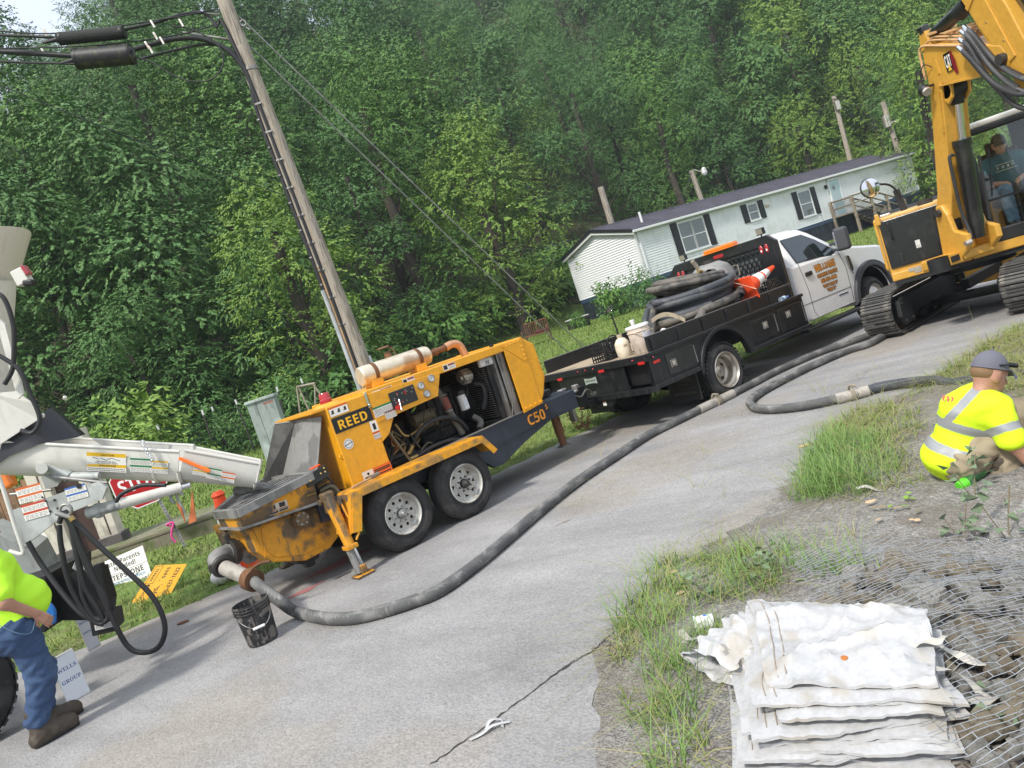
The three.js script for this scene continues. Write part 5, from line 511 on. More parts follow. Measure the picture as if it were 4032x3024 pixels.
  const pane = (...p) => PU(cabF, 'window_pane', M.glass, plate(p, 0.004)); pane([x1 + 0.01, y0 + 0.55, z0 + 0.05], [x1 + 0.01, y0 + 0.55, z1 - 0.05], [x1 - 0.11, y1 - 0.1, z1 - 0.05], [x1 - 0.11, y1 - 0.1, z0 + 0.05]); pane([x1 + 0.02, y0 + 0.15, z0 + 0.05], [x1 + 0.02, y0 + 0.15, z1 - 0.05], [x1 + 0.012, y0 + 0.54, z1 - 0.05], [x1 + 0.012, y0 + 0.54, z0 + 0.05]); pane([x0, y0 + 0.12, z1], [x1, y0 + 0.12, z1], [x1 - 0.1, y1 - 0.12, z1], [x0, y1 - 0.12, z1]); PU(cabF, 'window_bar', M.black, bx(x1 + 0.0, x1 + 0.03, y0 + 0.53, y0 + 0.56, z0, z1)); PU(cabF, 'wiper', M.black, cyl([x1 + 0.03, y0 + 0.6, z1 - 0.1], [x1 - 0.04, y0 + 1.2, z1 - 0.2], 0.008)); PU(cabF, 'control_console', M.black, box(0.35, 0.14, 0.16, [0.2, 1.55, -0.3], null, 0.03), cyl([0.35, 1.6, -0.3], [0.4, 1.76, -0.32], 0.018)); PU(cabF, 'control_console', M.black, box(0.35, 0.14, 0.16, [0.2, 1.55, -1.0], null, 0.03)); PU(cabF, 'seat', M.underBlack, box(0.12, 0.72, 0.5, [-0.28, 1.75, -0.66], [0, 0, 0.12], 0.05), box(0.5, 0.14, 0.5, [-0.02, 1.38, -0.66], null, 0.05), box(0.1, 0.2, 0.28, [-0.33, 2.15, -0.66], null, 0.04), box(0.3, 0.3, 0.3, [-0.05, 1.15, -0.66])); PU(cabF, 'monitor', M.black, box(0.06, 0.16, 0.2, [0.75, 1.75, -0.28], [0, 0.4, 0], 0.02)); PU(cabF, 'travel_lever', M.black, cyl([0.72, 0.98, -0.6], [0.68, 1.62, -0.62], 0.012), cyl([0.72, 0.98, -0.74], [0.68, 1.62, -0.72], 0.012));
  // swing bracket in front, built in place
  const prof = (pts, xa, xb, b = 0.01, holes) => ext(pts, xa, xb, b, holes).rotateY(PI / 2);
  const sb = PW(T, 'swing_bracket', M.catYellow, prof([[10.35, 0.88], [9.95, 0.9], [9.72, 1.05], [9.72, 1.2], [9.95, 1.28], [10.0, 1.5], [10.08, 1.64], [10.2, 1.64], [10.26, 1.5], [10.3, 1.2]], 6.06, 6.13, 0.02), prof([[10.35, 0.88], [9.95, 0.9], [9.72, 1.05], [9.72, 1.2], [9.95, 1.28], [10.0, 1.5], [10.08, 1.64], [10.2, 1.64], [10.26, 1.5], [10.3, 1.2]], 6.44, 6.52, 0.02), box(0.42, 0.12, 0.36, [6.29, 0.94, -10.08], null, 0.03), box(0.3, 0.3, 0.1, [6.29, 1.1, -10.2], null, 0.02)); PW(sb, 'bracket_lug', M.catYellow, prof([[10.3, 0.85], [9.95, 0.87], [9.93, 1.0], [10.3, 1.0]], 5.72, 6.1, 0.03)); PW(sb, 'bracket_opening', M.black, box(0.12, 0.08, 0.012, [5.98, 0.935, -9.937], [0, 0, 0.05], 0.03)); PW(sb, 'swing_pin', M.underBlack, cylY(0.13, 0.13, 0.16, [5.8, 0.92, -10.02], null, 20)); PW(sb, 'foot_pin', M.hub, cyl([6.02, 1.55, -10.14], [6.56, 1.55, -10.14], 0.05, 0.05, 16));
  // boom: lower limb stands up, upper limb reaches forward
  const bp = [[10.24, 1.45], [10.02, 1.42], [9.86, 1.75], [9.66, 2.45], [9.52, 2.95], [9.48, 3.06], [9.2, 3.0], [8.76, 2.92], [8.35, 2.84], [8.28, 2.95], [8.36, 3.12], [8.78, 3.29], [9.3, 3.5], [9.6, 3.57], [9.68, 3.5], [9.72, 3.1], [9.9, 2.55], [10.16, 1.8], [10.28, 1.6]];
  const bm = PW(T, 'boom', M.catYellow, prof(bp, 6.11, 6.43, 0.012)); PW(bm, 'boom_flange', M.catYellow, ...[6.095, 6.425].map((x) => prof([[9.52, 3.04], [9.1, 2.97], [8.76, 2.91], [8.76, 2.935], [9.1, 2.995], [9.52, 3.065]], x, x + 0.02, 0.003)), prof([[9.68, 2.5], [9.54, 2.95], [9.53, 2.98], [9.66, 2.5]], 6.09, 6.115, 0.002)); PW(bm, 'cylinder_lug', M.catYellow, prof([[9.5, 3.08], [9.36, 3.02], [9.4, 2.86], [9.5, 2.8], [9.56, 2.86]], 6.14, 6.18, 0.012)); PW(bm, 'cylinder_lug', M.catYellow, prof([[9.5, 3.08], [9.36, 3.02], [9.4, 2.86], [9.5, 2.8], [9.56, 2.86]], 6.36, 6.4, 0.012)); PW(bm, 'rib', M.catYellow, prof([[9.5, 3.36], [9.45, 3.36], [9.44, 3.18], [9.48, 3.18]], 6.1, 6.112, 0.002));
  const fl = PW(bm, 'boom_lamp', M.black, sph(0.07, [6.0, 3.08, -9.66], [1, 1, 1.1], 18), box(0.1, 0.03, 0.03, [6.06, 3.1, -9.62], null, 0.01)); PW(fl, 'lens', M.alu, cyl([5.99, 3.05, -9.6], [5.985, 3.03, -9.575], 0.055, 0.05, 16)); PW(bm, 'lamp_wire', M.black, tube([[6.1, 3.3, -9.55], [6.04, 3.36, -9.6], [6.0, 3.24, -9.66], [6.02, 3.12, -9.66]], 0.006, 20, 6), tube([[6.1, 3.5, -9.68], [6.08, 3.3, -9.75], [6.06, 3.05, -9.78], [6.08, 2.6, -9.9]], 0.006, 20, 6));
  { const g = rng(4); for (let i = 0; i < 7; i++) { const x = 6.13 + i * 0.046, h = 0.04 + (i % 3) * 0.025; PW(bm, 'steel_pipe', M.pipePeach, tube([[x, 3.56 + h * 0.4, -9.62], [x, 3.56 + h, -9.5], [x, 3.46 + h, -9.2], [x + (g() - 0.5) * 0.02, 3.36 + h, -8.95], [x, 3.32 + h, -8.8]], 0.013, 20, 8)); } for (const zd of [9.45, 9.15, 8.92]) PW(bm, 'pipe_clamp', M.pipePeach, box(0.36, 0.03, 0.05, [6.27, 3.43 + (zd - 9) * 0.32 + 0.09, -zd], null, 0.006)); PW(bm, 'side_pipe', M.pipePeach, tube([[6.08, 3.2, -9.7], [6.085, 3.5, -9.69], [6.09, 3.58, -9.6], [6.09, 3.44, -9.2], [6.09, 3.3, -8.82]], 0.016, 30, 8)); }
  decal(bm, 'brand_mark', 0.19, 0.28, [6.098 - EX[0], 3.22, -9.2 - EX[2]], [0, -PI / 2, 0], (x, w, h) => { x.clearRect(0, 0, w, h); x.fillStyle = '#7c1420'; x.beginPath(); x.moveTo(w * 0.5, 0); x.lineTo(w * 0.8, 0); x.lineTo(w, h * 0.42); x.lineTo(w, h); x.lineTo(w * 0.78, h); x.lineTo(w * 0.6, h * 0.7); x.closePath(); x.fill(); x.fillStyle = '#111'; x.fillRect(0, 0, w * 0.66, h * 0.78); x.save(); x.translate(w * 0.33, h * 0.36); x.scale(0.62, 1.9); txt(x, 'CAT', 0, 0, h * 0.36, '#f4f1ea'); x.restore(); x.fillStyle = '#e0b23c'; x.beginPath(); x.moveTo(w * 0.14, h * 0.76); x.lineTo(w * 0.33, h * 0.46); x.lineTo(w * 0.54, h * 0.76); x.closePath(); x.fill(); }, { px: 160, cut: true });
  const bc = PW(T, 'boom_cylinder', M.blackSpeck, cyl([6.28, 1.12, -9.85], [6.28, 2.33, -9.65], 0.1, 0.1, 24), cyl([6.28, 2.28, -9.66], [6.28, 2.36, -9.647], 0.115, 0.115, 24)); PW(bc, 'rod', M.chrome, cyl([6.28, 2.33, -9.65], [6.28, 2.92, -9.5], 0.05, 0.05, 20)); PW(bc, 'rod_end', M.black, cyl([6.28, 2.78, -9.535], [6.28, 2.92, -9.5], 0.075, 0.085, 16), cyl([6.14, 2.96, -9.48], [6.42, 2.96, -9.48], 0.09, 0.09, 18)); PW(bc, 'oil_line', M.wornRubber, tube([[6.14, 2.2, -9.66], [6.08, 2.18, -9.66], [6.09, 1.8, -9.72], [6.12, 1.5, -9.78], [6.14, 1.2, -9.76], [6.1, 1.1, -9.72]], 0.022, 40, 8), tube([[6.44, 2.1, -9.66], [6.46, 1.7, -9.74], [6.47, 1.3, -9.82]], 0.018, 24, 8)); PW(bc, 'line_elbow', M.alu, cyl([6.1, 1.1, -9.72], [6.02, 1.09, -9.72], 0.035, 0.035, 12));
  // stick and its cylinder
  const sk = PW(T, 'stick', M.catYellow, prof([[8.98, 4.15], [8.76, 3.8], [8.68, 3.5], [8.5, 3.05], [8.22, 2.5], [7.6, 1.35], [7.45, 1.3], [7.42, 1.42], [7.95, 2.75], [8.15, 3.45], [8.45, 4.2], [8.7, 4.45], [8.95, 4.4]], 6.13, 6.41, 0.012)); PW(sk, 'reinforcing_plate', M.catYellow, prof([[8.9, 4.1], [8.6, 3.4], [8.35, 2.9], [8.2, 2.95], [8.4, 3.6], [8.6, 4.2]], 6.115, 6.13, 0.004)); PW(sk, 'pivot_pin', M.hub, cyl([6.05, 2.98, -8.36], [6.49, 2.98, -8.36], 0.06, 0.06, 16)); PW(sk, 'step_bar', M.catYellow, box(0.02, 0.06, 0.22, [6.11, 3.72, -8.62], [-0.6, 0, 0], 0.006)); for (const [y, zd] of [[3.42, 8.48], [3.15, 8.3]]) PW(sk, 'grease_fitting', M.brass, sph(0.018, [6.125, y, -zd], null, 10)); PW(sk, 'bucket_cylinder', M.blackSpeck, cyl([6.27, 3.9, -8.25], [6.27, 2.9, -7.75], 0.075, 0.075, 18)); PW(sk, 'bucket', M.underBlack, prof([[7.75, 1.3], [7.35, 1.25], [7.0, 0.9], [7.1, 0.4], [7.45, 0.25], [7.9, 0.5]], 5.95, 6.6, 0.04));
  const sc = PW(T, 'stick_cylinder', M.blackSpeck, cyl([6.27, 3.66, -9.66], [6.27, 3.74, -9.05], 0.085, 0.085, 22), box(0.1, 0.1, 0.1, [6.2, 3.78, -9.66], null, 0.02)); PW(sc, 'rod_end', M.black, cyl([6.27, 3.72, -9.06], [6.27, 3.76, -8.86], 0.1, 0.1, 20)); PW(sc, 'mount', M.catYellow, prof([[9.78, 3.55], [9.55, 3.52], [9.6, 3.75], [9.72, 3.78]], 6.16, 6.38, 0.01));
  for (const [x, yy, k] of [[6.06, 3.38, 0], [6.1, 3.46, 1], [6.14, 3.5, 2], [6.02, 3.3, 3]]) { const h = PW(T, 'armored_hose', k === 0 || k === 3 ? M.wornRubber : M.armorHose, tube([[x, yy, -8.85], [x - 0.03, yy - 0.12, -8.72], [x - 0.06, yy - 0.55, -8.5 + k * 0.04], [x - 0.05, yy - 0.95 + 0.06 * k, -8.2 + k * 0.05], [x + 0.03, yy - 1.0 + 0.1 * k, -7.95], [x + 0.08, yy - 0.7 + 0.05 * k, -7.8]], 0.027, 50, 8)); PW(h, 'end_fitting', M.chrome, cyl([x, yy + 0.02, -8.87], [x - 0.02, yy - 0.08, -8.76], 0.03, 0.03, 10)); const rg = []; const cv = new THREE.CatmullRomCurve3([[x, yy, -8.85], [x - 0.03, yy - 0.12, -8.72], [x - 0.06, yy - 0.55, -8.5 + k * 0.04], [x - 0.05, yy - 0.95 + 0.06 * k, -8.2 + k * 0.05]].map((q) => V(...q))); for (let i = 4; i < 44; i++) { const p = cv.getPointAt(i / 46), t = cv.getTangentAt(i / 46), g = tor(0.028, 0.006, null, null, PI * 2, 10, 4); g.applyQuaternion(new THREE.Quaternion().setFromUnitVectors(V(0, 0, 1), t)); g.translate(p.x, p.y, p.z); rg.push(g); } PW(h, 'coil_guard', M.armorHose, rg).userData.kind = 'stuff'; }
}
// ---------- mixer truck tail (left) ----------
{
  const T = thing('mixer_truck', 'white concrete mixer truck tail with discharge chute reaching to the pump hopper', 'mixer truck', [0, 0, 0], 0);
  // chute: half-round trough swept from the collector to the hopper
  const trough = (a, b, r0, r1, y0 = 0.1, n = 12, th = 0.012) => { const A = V(...a), B = V(...b), ax = B.clone().sub(A).normalize(), sd = V(0, 1, 0).cross(ax).normalize(), up = ax.clone().cross(sd), rows = [], rows2 = []; for (const [p, r] of [[A, r0], [B, r1]]) for (const [rr, arr] of [[r, rows], [r - th, rows2]]) { const row = []; row.push(p.clone().addScaledVector(sd, -rr).addScaledVector(up, y0).toArray()); for (let i = 0; i <= n; i++) { const t = PI + i / n * PI; row.push(p.clone().addScaledVector(sd, rr * Math.cos(t)).addScaledVector(up, rr * Math.sin(t)).toArray()); } row.push(p.clone().addScaledVector(sd, rr).addScaledVector(up, y0).toArray()); arr.push(row); } const lip = []; for (const s of [0, n + 2]) lip.push(cyl(rows[0][s], rows[1][s], 0.016, 0.016, 8)); return [skin(rows), skin(rows2.map((r) => r.slice().reverse())), ...lip]; };
  const P0 = atZ(5, 968, 7.6), P1 = atZ(402, 990, 7.75), P2 = atZ(558, 1019, 7.9);
  const c1 = part(T, 'main_chute', M.mixer, trough(P0, P1, 0.26, 0.24)); part(c1, 'stiffener_hoop', M.mixer, ...[0.86, 0.995].map((k) => { const p = P0.map((v, i) => lerp(v, P1[i], k)), d = V(...P1).sub(V(...P0)).normalize(), g = tor(0.245, 0.016, null, [0, 0, PI], PI, 20, 6); g.applyQuaternion(new THREE.Quaternion().setFromUnitVectors(V(0, 0, 1), d)); return g.translate(...p); }).slice(0, 1)); part(c1, 'stiffener_hoop', M.mixer, (() => { const d = V(...P1).sub(V(...P0)).normalize(), g = tor(0.25, 0.02, null, [0, 0, PI], PI, 20, 6); g.applyQuaternion(new THREE.Quaternion().setFromUnitVectors(V(0, 0, 1), d)); return g.translate(...P1); })());
  const c2 = part(T, 'extension_chute', M.mixer, trough(P1, P2, 0.235, 0.17)); part(c2, 'chute_lip', M.mixer, (() => { const d = V(...P2).sub(V(...P1)).normalize(), g = tor(0.175, 0.014, null, [0, 0, PI], PI, 20, 6); g.applyQuaternion(new THREE.Quaternion().setFromUnitVectors(V(0, 0, 1), d)); return g.translate(...P2); })());
  part(c2, 'concrete_flow', M.concreteWet, tube([[P2[0] - 0.3, P2[1] - 0.12, P2[2]], [P2[0] - 0.02, P2[1] - 0.16, P2[2]], [P2[0] + 0.08, P2[1] - 0.24, P2[2] - 0.02], [P2[0] + 0.1, P2[1] - 0.36, P2[2] - 0.03]], 0.05, 14, 8));
  part(c1, 'locking_lever', M.orangePaint, (() => { const a = atZ(386, 990, 7.5), b = atZ(455, 1018, 7.52); return box(Math.hypot(b[0] - a[0], b[1] - a[1]), 0.035, 0.02, a.map((v, i) => (v + b[i]) / 2), [0, 0, Math.atan2(b[1] - a[1], b[0] - a[0])], 0.008); })());
  const chain = [[308, 955], [318, 975], [328, 990], [330, 1002]].map(([x, y]) => atZ(x, y, 7.42)); chain.forEach((p, i) => { if (i) for (let k = 0; k < 3; k++) { const q = chain[i - 1].map((v, j) => lerp(v, p[j], k / 3)); part(c1, 'chain_link', M.chrome, xf(tor(0.018, 0.005, null, null, PI * 2, 10, 5), q, [k % 2 * 1.5, 0, 0.6])); } });
  // decals on the near face of the chutes
  const on = (a, b, k, h, w, hh, nm, draw, px) => { const p = a.map((v, i) => lerp(v, b[i], k)), d = V(...b).sub(V(...a)).normalize(), g = Math.atan2(d.y, Math.hypot(d.x, d.z)), yaw = Math.atan2(-d.z, d.x); const m = decal(T, nm, w, hh, [0, 0, 0], [0, 0, 0], draw, { px }); m.position.set(p[0] + Math.sin(yaw) * 0, p[1] + h, p[2] + 0.252 - Math.abs(h) * 0.0 + (h < 0 ? h * 0.18 : 0)); m.rotation.order = 'YZX'; m.rotation.set(h < 0 ? 0.22 : 0, yaw, g); };
  const caution = (x, w, h) => { fill(x, '#e9e7e0', 0, 0, w, h); fill(x, '#e3b51f', 0, 0, w, h * 0.2); fill(x, '#e3b51f', 0, h * 0.6, w, h * 0.16); txt(x, '\u25B2 CAUTION', w / 2, h * 0.11, h * 0.15, '#1b1a18'); x.strokeStyle = '#3a4350'; x.lineWidth = 4; x.beginPath(); x.moveTo(w * 0.15, h * 0.25); x.lineTo(w * 0.3, h * 0.34); x.moveTo(w * 0.35, h * 0.28); x.lineTo(w * 0.5, h * 0.38); x.lineTo(w * 0.62, h * 0.26); x.lineTo(w * 0.85, h * 0.38); x.stroke(); txt(x, 'KEEP HANDS AND BODY', w / 2, h * 0.46, h * 0.085, '#2b2b2b'); txt(x, 'AWAY FROM PIVOT POINTS', w / 2, h * 0.555, h * 0.085, '#2b2b2b'); txt(x, '\u25B2 PRECAUCION', w / 2, h * 0.685, h * 0.13, '#1b1a18'); lines(x, '#444', 6, h * 0.82, w - 12, 2, h * 0.09, h * 0.04, 3); };
  const notice = (c) => (x, w, h) => { fill(x, '#e4e2da', 0, 0, w, h); for (const k of [0, 0.5]) { fill(x, c, 0, h * k, w, h * 0.14); lines(x, '#777', 6, h * (k + 0.2), w - 12, 4, h * 0.07, h * 0.03, 5 + k * 10); } };
  const F0 = [P0[0], P0[1], P0[2]], F1 = P1;
  on(F0, F1, 0.62, -0.04, 0.36, 0.19, 'caution_sticker', caution, 256); on(F0, F1, 0.8, -0.05, 0.2, 0.14, 'safety_sticker', notice('#2f7a55'), 128); on(F0, F1, 0.9, -0.06, 0.15, 0.13, 'safety_sticker', notice('#d9ae22'), 96);
  on(P1, P2, 0.3, -0.04, 0.13, 0.1, 'safety_sticker', notice('#d9ae22'), 96); on(P1, P2, 0.48, -0.05, 0.13, 0.11, 'safety_sticker', notice('#2f7a55'), 96); on(P1, P2, 0.66, -0.06, 0.13, 0.1, 'safety_sticker', notice('#cf5a2a'), 96);
  // hook, red-orange flags below the joint
  const hk = atZ(383, 1078, 7.6); part(c1, 'hook', M.mixerGrey, tor(0.06, 0.018, [hk[0], hk[1] + 0.02, hk[2]], null, PI * 1.3, 16, 6), cyl([hk[0], hk[1] + 0.08, hk[2]], [hk[0] + 0.02, hk[1] - 0.16, hk[2]], 0.014)); for (const [a, b, c] of [[[380, 1085], [401, 1130], [392, 1096]], [[415, 1060], [408, 1132], [424, 1125]]]) part(c1, 'hanging_flap', M.flapOrange, plate([atZ(...a, 7.58), atZ(...b, 7.58), atZ(...c, 7.58)], 0.012));
  // rubber boot between collector and chute
  const q = (a) => a.map(([x, y, z]) => atZ(x, y, z)); part(T, 'rubber_boot', M.bootBlack, skin([q([[-60, 1010, 7.4], [10, 955, 7.35], [60, 915, 7.4], [110, 880, 7.6], [100, 860, 7.9]]), q([[-40, 1030, 7.36], [20, 985, 7.32], [90, 958, 7.36], [165, 945, 7.6], [185, 938, 7.9]])], false, 1)); for (const [x, y] of [[40, 931], [92, 898], [140, 865]]) part(T, 'bolt', M.alu, sph(0.025, atZ(x, y - (x > 100 ? 5 : 0), 7.42), [1, 1, 0.6], 10));
  // collector and flop-over hopper
  part(T, 'collector', M.mixer, skin([0, 1, 2, 3].map((i) => { const [cx, cy, rx] = [[-66, 640, 92], [-74, 760, 84], [-84, 850, 112], [-92, 980, 128]][i]; const row = []; for (let k = 0; k <= 24; k++) { const a = k / 24 * PI * 2, p = atZ(cx, cy, 7.7), s = 7.7 / 1661; row.push([p[0] + rx * s * Math.cos(a), p[1] + rx * s * Math.cos(a) * (i === 0 ? 0.05 : -0.25), p[2] + rx * s * Math.sin(a) * 0.9]); } return row; })));
  part(T, 'discharge_hood', M.mixer, skin([[-70, 530, 120], [-76, 640, 96], [-84, 700, 88]].map(([cx, cy, rx]) => { const row = []; for (let k = 0; k <= 28; k++) { const a = k / 28 * PI * 2, p = atZ(cx, cy, 7.8), s = 7.8 / 1661; row.push([p[0] + rx * s * Math.cos(a), p[1], p[2] + rx * s * Math.sin(a)]); } return row; })));
  { const p = atZ(48, 598, 7.35), b = part(T, 'lamp_bracket', M.mixer, box(0.12, 0.15, 0.1, p, [0, 0, 0.15], 0.01)); part(b, 'marker_lamp', M.redLens, box(0.03, 0.1, 0.08, [p[0] + 0.07, p[1] + 0.04, p[2] + 0.02], [0, 0, 0.3], 0.01)); part(b, 'camera_unit', M.black, box(0.1, 0.06, 0.08, [p[0] + 0.06, p[1] - 0.08, p[2] + 0.03], [0, 0, -0.2], 0.02)); }
  part(T, 'collector_panel', M.mixer, plate(q([[-20, 850, 7.3], [35, 845, 7.3], [70, 870, 7.3], [85, 905, 7.35], [0, 960, 7.3], [-20, 960, 7.3]]), 0.02)); part(T, 'collector_panel', M.mixer, plate(q([[-10, 680, 7.2], [12, 700, 7.2], [52, 850, 7.2], [40, 862, 7.2]]), 0.03));
  for (const pts of [[[-30, 640], [5, 640], [28, 700], [30, 765], [26, 800], [10, 830]], [[-20, 760], [10, 775], [42, 800], [65, 850], [86, 905], [70, 935], [45, 930]]]) part(T, 'hydraulic_hose', M.blackRub, tube(pts.map(([x, y]) => atZ(x, y, 7.12)), 0.022, 40, 8));
  // pivot frame under the chute
  const fr = part(T, 'pivot_plate', M.mixerGrey, plate(q([[18, 1105, 7.3], [150, 1058, 7.3], [215, 1040, 7.3], [232, 1052, 7.3], [222, 1078, 7.3], [140, 1112, 7.3], [60, 1175, 7.3], [48, 1172, 7.3]]), 0.03)); for (const [x, y] of [[92, 1074], [98, 1082], [108, 1104], [117, 1080], [124, 1098]]) part(fr, 'bolt', M.hub, sph(0.012, atZ(x, y, 7.28), null, 8)); part(fr, 'round_plug', M.black, cylY(0.025, 0.025, 0.02, atZ(171, 1050, 7.28), [PI / 2, 0, 0], 16)); const dz = (px, py, w, h, nm, dr) => { const p = atZ(px, py, 7.277); decal(fr, nm, w, h, p, [0, 0, -0.05], dr, { px: 96 }); }; dz(64, 1066, 0.24, 0.15, 'hazard_sticker', notice('#c9642f')); dz(76, 1102, 0.24, 0.15, 'hazard_sticker', notice('#b8432a')); dz(165, 1064, 0.2, 0.13, 'notice_sticker', notice('#3a62a8'));
  part(T, 'lower_housing', M.mixerGrey, plate(q([[-10, 1130, 7.5], [50, 1165, 7.45], [90, 1172, 7.5], [120, 1230, 7.6], [70, 1245, 7.6], [-20, 1260, 7.6]]), 0.2)); part(T, 'link_arm', M.mixerGrey, cyl(atZ(90, 1000, 7.45), atZ(150, 1030, 7.45), 0.05, 0.06, 8), cyl(atZ(150, 1030, 7.45), atZ(215, 1028, 7.45), 0.045, 0.04, 8)); part(T, 'cam_plate', M.mixerGrey, plate(q([[90, 1030, 7.5], [120, 1020, 7.5], [135, 1035, 7.5], [125, 1050, 7.5], [100, 1055, 7.5]]), 0.03)); part(T, 'adjuster_rod', M.steel, cyl(atZ(22, 1068, 7.42), atZ(112, 1058, 7.42), 0.014), cyl(atZ(115, 1030, 7.35), atZ(232, 1005 + 38, 7.35), 0.016)); part(T, 'chute_pin', M.mixer, cyl(atZ(90, 1012, 7.25), atZ(90, 1012, 7.6), 0.05, 0.05, 16));
  const lc = part(T, 'lift_cylinder', M.mixer, cyl(atZ(255, 1090, 7.4), atZ(392, 1052, 7.6), 0.055, 0.05, 18)); part(lc, 'rod', M.chrome, cyl(atZ(392, 1052, 7.6), atZ(412, 1046, 7.62), 0.03, 0.03, 14)); part(lc, 'clevis', M.mixerGrey, cyl(atZ(190, 1108, 7.4), atZ(262, 1088, 7.4), 0.06, 0.055, 8), sph(0.075, atZ(212, 1103, 7.4), [1, 1, 0.6], 14), sph(0.05, atZ(240, 1093, 7.36), [1, 1, 0.6], 14)); part(lc, 'oil_line', M.blackRub, tube([[250, 1088], [262, 1072], [285, 1060], [310, 1052], [358, 1052]].map(([x, y]) => atZ(x, y - 4, 7.3)), 0.02, 24, 8));
  // rear frame, bumper, hoses
  part(T, 'grab_rail', M.mixer, tube([[-10, 1010], [8, 1060], [30, 1130], [50, 1190], [46, 1198], [20, 1190]].map(([x, y]) => atZ(x, y, 6.7)), 0.018, 30, 8, false, 0.2)); part(T, 'rear_frame', M.black, plate(q([[90, 1268, 7.2], [180, 1228, 7.2], [226, 1222, 7.2], [246, 1290, 7.2], [240, 1335, 7.2], [90, 1335, 7.2]]), 0.12), plate(q([[-40, 1280, 7.3], [150, 1215, 7.3], [150, 1330, 7.3], [-40, 1360, 7.3]]), 0.8)); part(T, 'hanging_strut', M.black, plate(q([[205, 1220, 7.0], [222, 1215, 7.0], [246, 1340, 7.0], [228, 1345, 7.0]]), 0.06)); { const b = part(T, 'bumper_end', M.black, box(0.2, 0.16, 0.3, atZ(232, 1340, 6.98), [0, 0.2, -0.15], 0.01)); const p = atZ(226, 1348, 6.82); decal(b, 'bumper_label', 0.17, 0.08, p, [0, 0.2, -0.15], (x, w, h) => { fill(x, '#ddd', 0, 0, w, h); fill(x, '#b83a30', 0, 0, w, h * 0.4); lines(x, '#444', 6, h * 0.55, w - 12, 3, h * 0.14, h * 0.06, 3); }, { px: 96 }); }
  part(T, 'broom_head', M.brush, ...Array.from({ length: 14 }, (_, i) => { const a = atZ(168 + i * 1.6, 1203, 7.0), b = atZ(158 + i * 3.4, 1228 + (i % 3) * 2, 6.98); return cyl(a, b, 0.008, 0.01, 5); }));
  const hp = (...pts) => part(T, 'water_hose', M.blackRub, tube(pts.map(([x, y, z]) => atZ(x, y, z || 6.75)), 0.024, 70, 8)); hp([128, 1130], [136, 1108], [148, 1115], [165, 1190], [185, 1270], [215, 1320], [222, 1348], [190, 1330], [150, 1260], [132, 1180], [128, 1135]); hp([148, 1112], [175, 1140], [215, 1180], [270, 1230], [330, 1290], [356, 1350], [345, 1395], [310, 1410], [275, 1395], [240, 1330], [205, 1250], [175, 1180], [155, 1125]); hp([140, 1112], [160, 1150], [190, 1230], [228, 1290], [235, 1330], [225, 1345]); hp([60, 1170, 6.9], [90, 1220, 6.9], [130, 1275, 6.85], [175, 1325, 6.8], [215, 1345, 6.8]); hp([150, 1115], [158, 1160], [172, 1235], [180, 1290], [200, 1330], [218, 1340]); part(T, 'hose_nozzle', M.steel, cyl(atZ(122, 1108, 6.7), atZ(152, 1118, 6.7), 0.022, 0.018, 10), tor(0.05, 0.014, atZ(142, 1102, 6.72), null)); part(T, 'hose_collar', M.brass, cyl(atZ(152, 1116, 6.7), atZ(158, 1124, 6.7), 0.026, 0.026, 10));
  part(T, 'blue_hose', M.blueHose, ...[0, 1, 2].map((i) => tube([[78, 1312 + i * 8], [95, 1300 + i * 9], [112, 1312 + i * 9], [116, 1330 + i * 6], [100, 1338 + i * 4]].map(([x, y]) => atZ(x, y, 6.4)), 0.02, 24, 8)));
  // rear tyre and mud flaps
  { const w = new THREE.Group(); w.name = 'wheel'; const az = 56, b = atY(-70, 1660, 0); w.position.set(-5.05, 0.52, -5.95); w.rotation.y = turnOf(48); T.add(w); part(w, 'tyre', M.rubber, tyreGeo(0.52, 0.28, 0.29)); part(w, 'tread_blocks', M.tread, grooves(0.52, 0.28, 'block', 36)); part(w, 'rim', M.rim, lathe([[0.3, 0], [0.28, -0.02], [0.26, -0.14], [0.1, -0.15], [0, -0.12]], 28, null, [PI / 2, 0, 0])); }
  for (const [px, py, z, lab, k] of [[152, 1462, 6.6, 1, 0.28], [188, 1360, 7.9, 1, 0.2]]) { const p = atZ(px, py, z), f = part(T, 'mud_flap', M.coneWhite, box(k === 0.2 ? 0.14 : 0.2, 0.44, 0.012, p, [0, k === 0.2 ? 1.05 : 0.95, 0.03], 0.005)); const d = decal(f, 'flap_lettering', k === 0.2 ? 0.13 : 0.19, 0.4, [p[0] + 0.006, p[1], p[2] + 0.0075], [0, k === 0.2 ? 1.05 : 0.95, 0.03], (x, w, h) => { fill(x, '#dfe3ea', 0, 0, w, h); txt(x, 'WELLS', w / 2, h * 0.28, w * 0.24, '#3a4a86', { f: 'serif' }); txt(x, 'GROUP', w / 2, h * 0.55, w * 0.24, '#3a4a86', { f: 'serif' }); }, { px: 128 }); }
  part(T, 'flap_hanger', M.black, cyl(atZ(60, 1340, 6.9), atZ(190, 1300, 7.8), 0.03, 0.03, 8)); part(T, 'rear_axle', M.black, cyl([-5.2, 0.52, -6.1], [-6.4, 0.52, -7.6], 0.1, 0.1, 12));
  part(T, 'beacon', M.amber, box(0.16, 0.3, 0.16, atZ(12, 1030, 9.2), [0, 0, 0.1], 0.05), box(0.2, 0.08, 0.2, atZ(16, 1012, 9.2), null, 0.03));
}
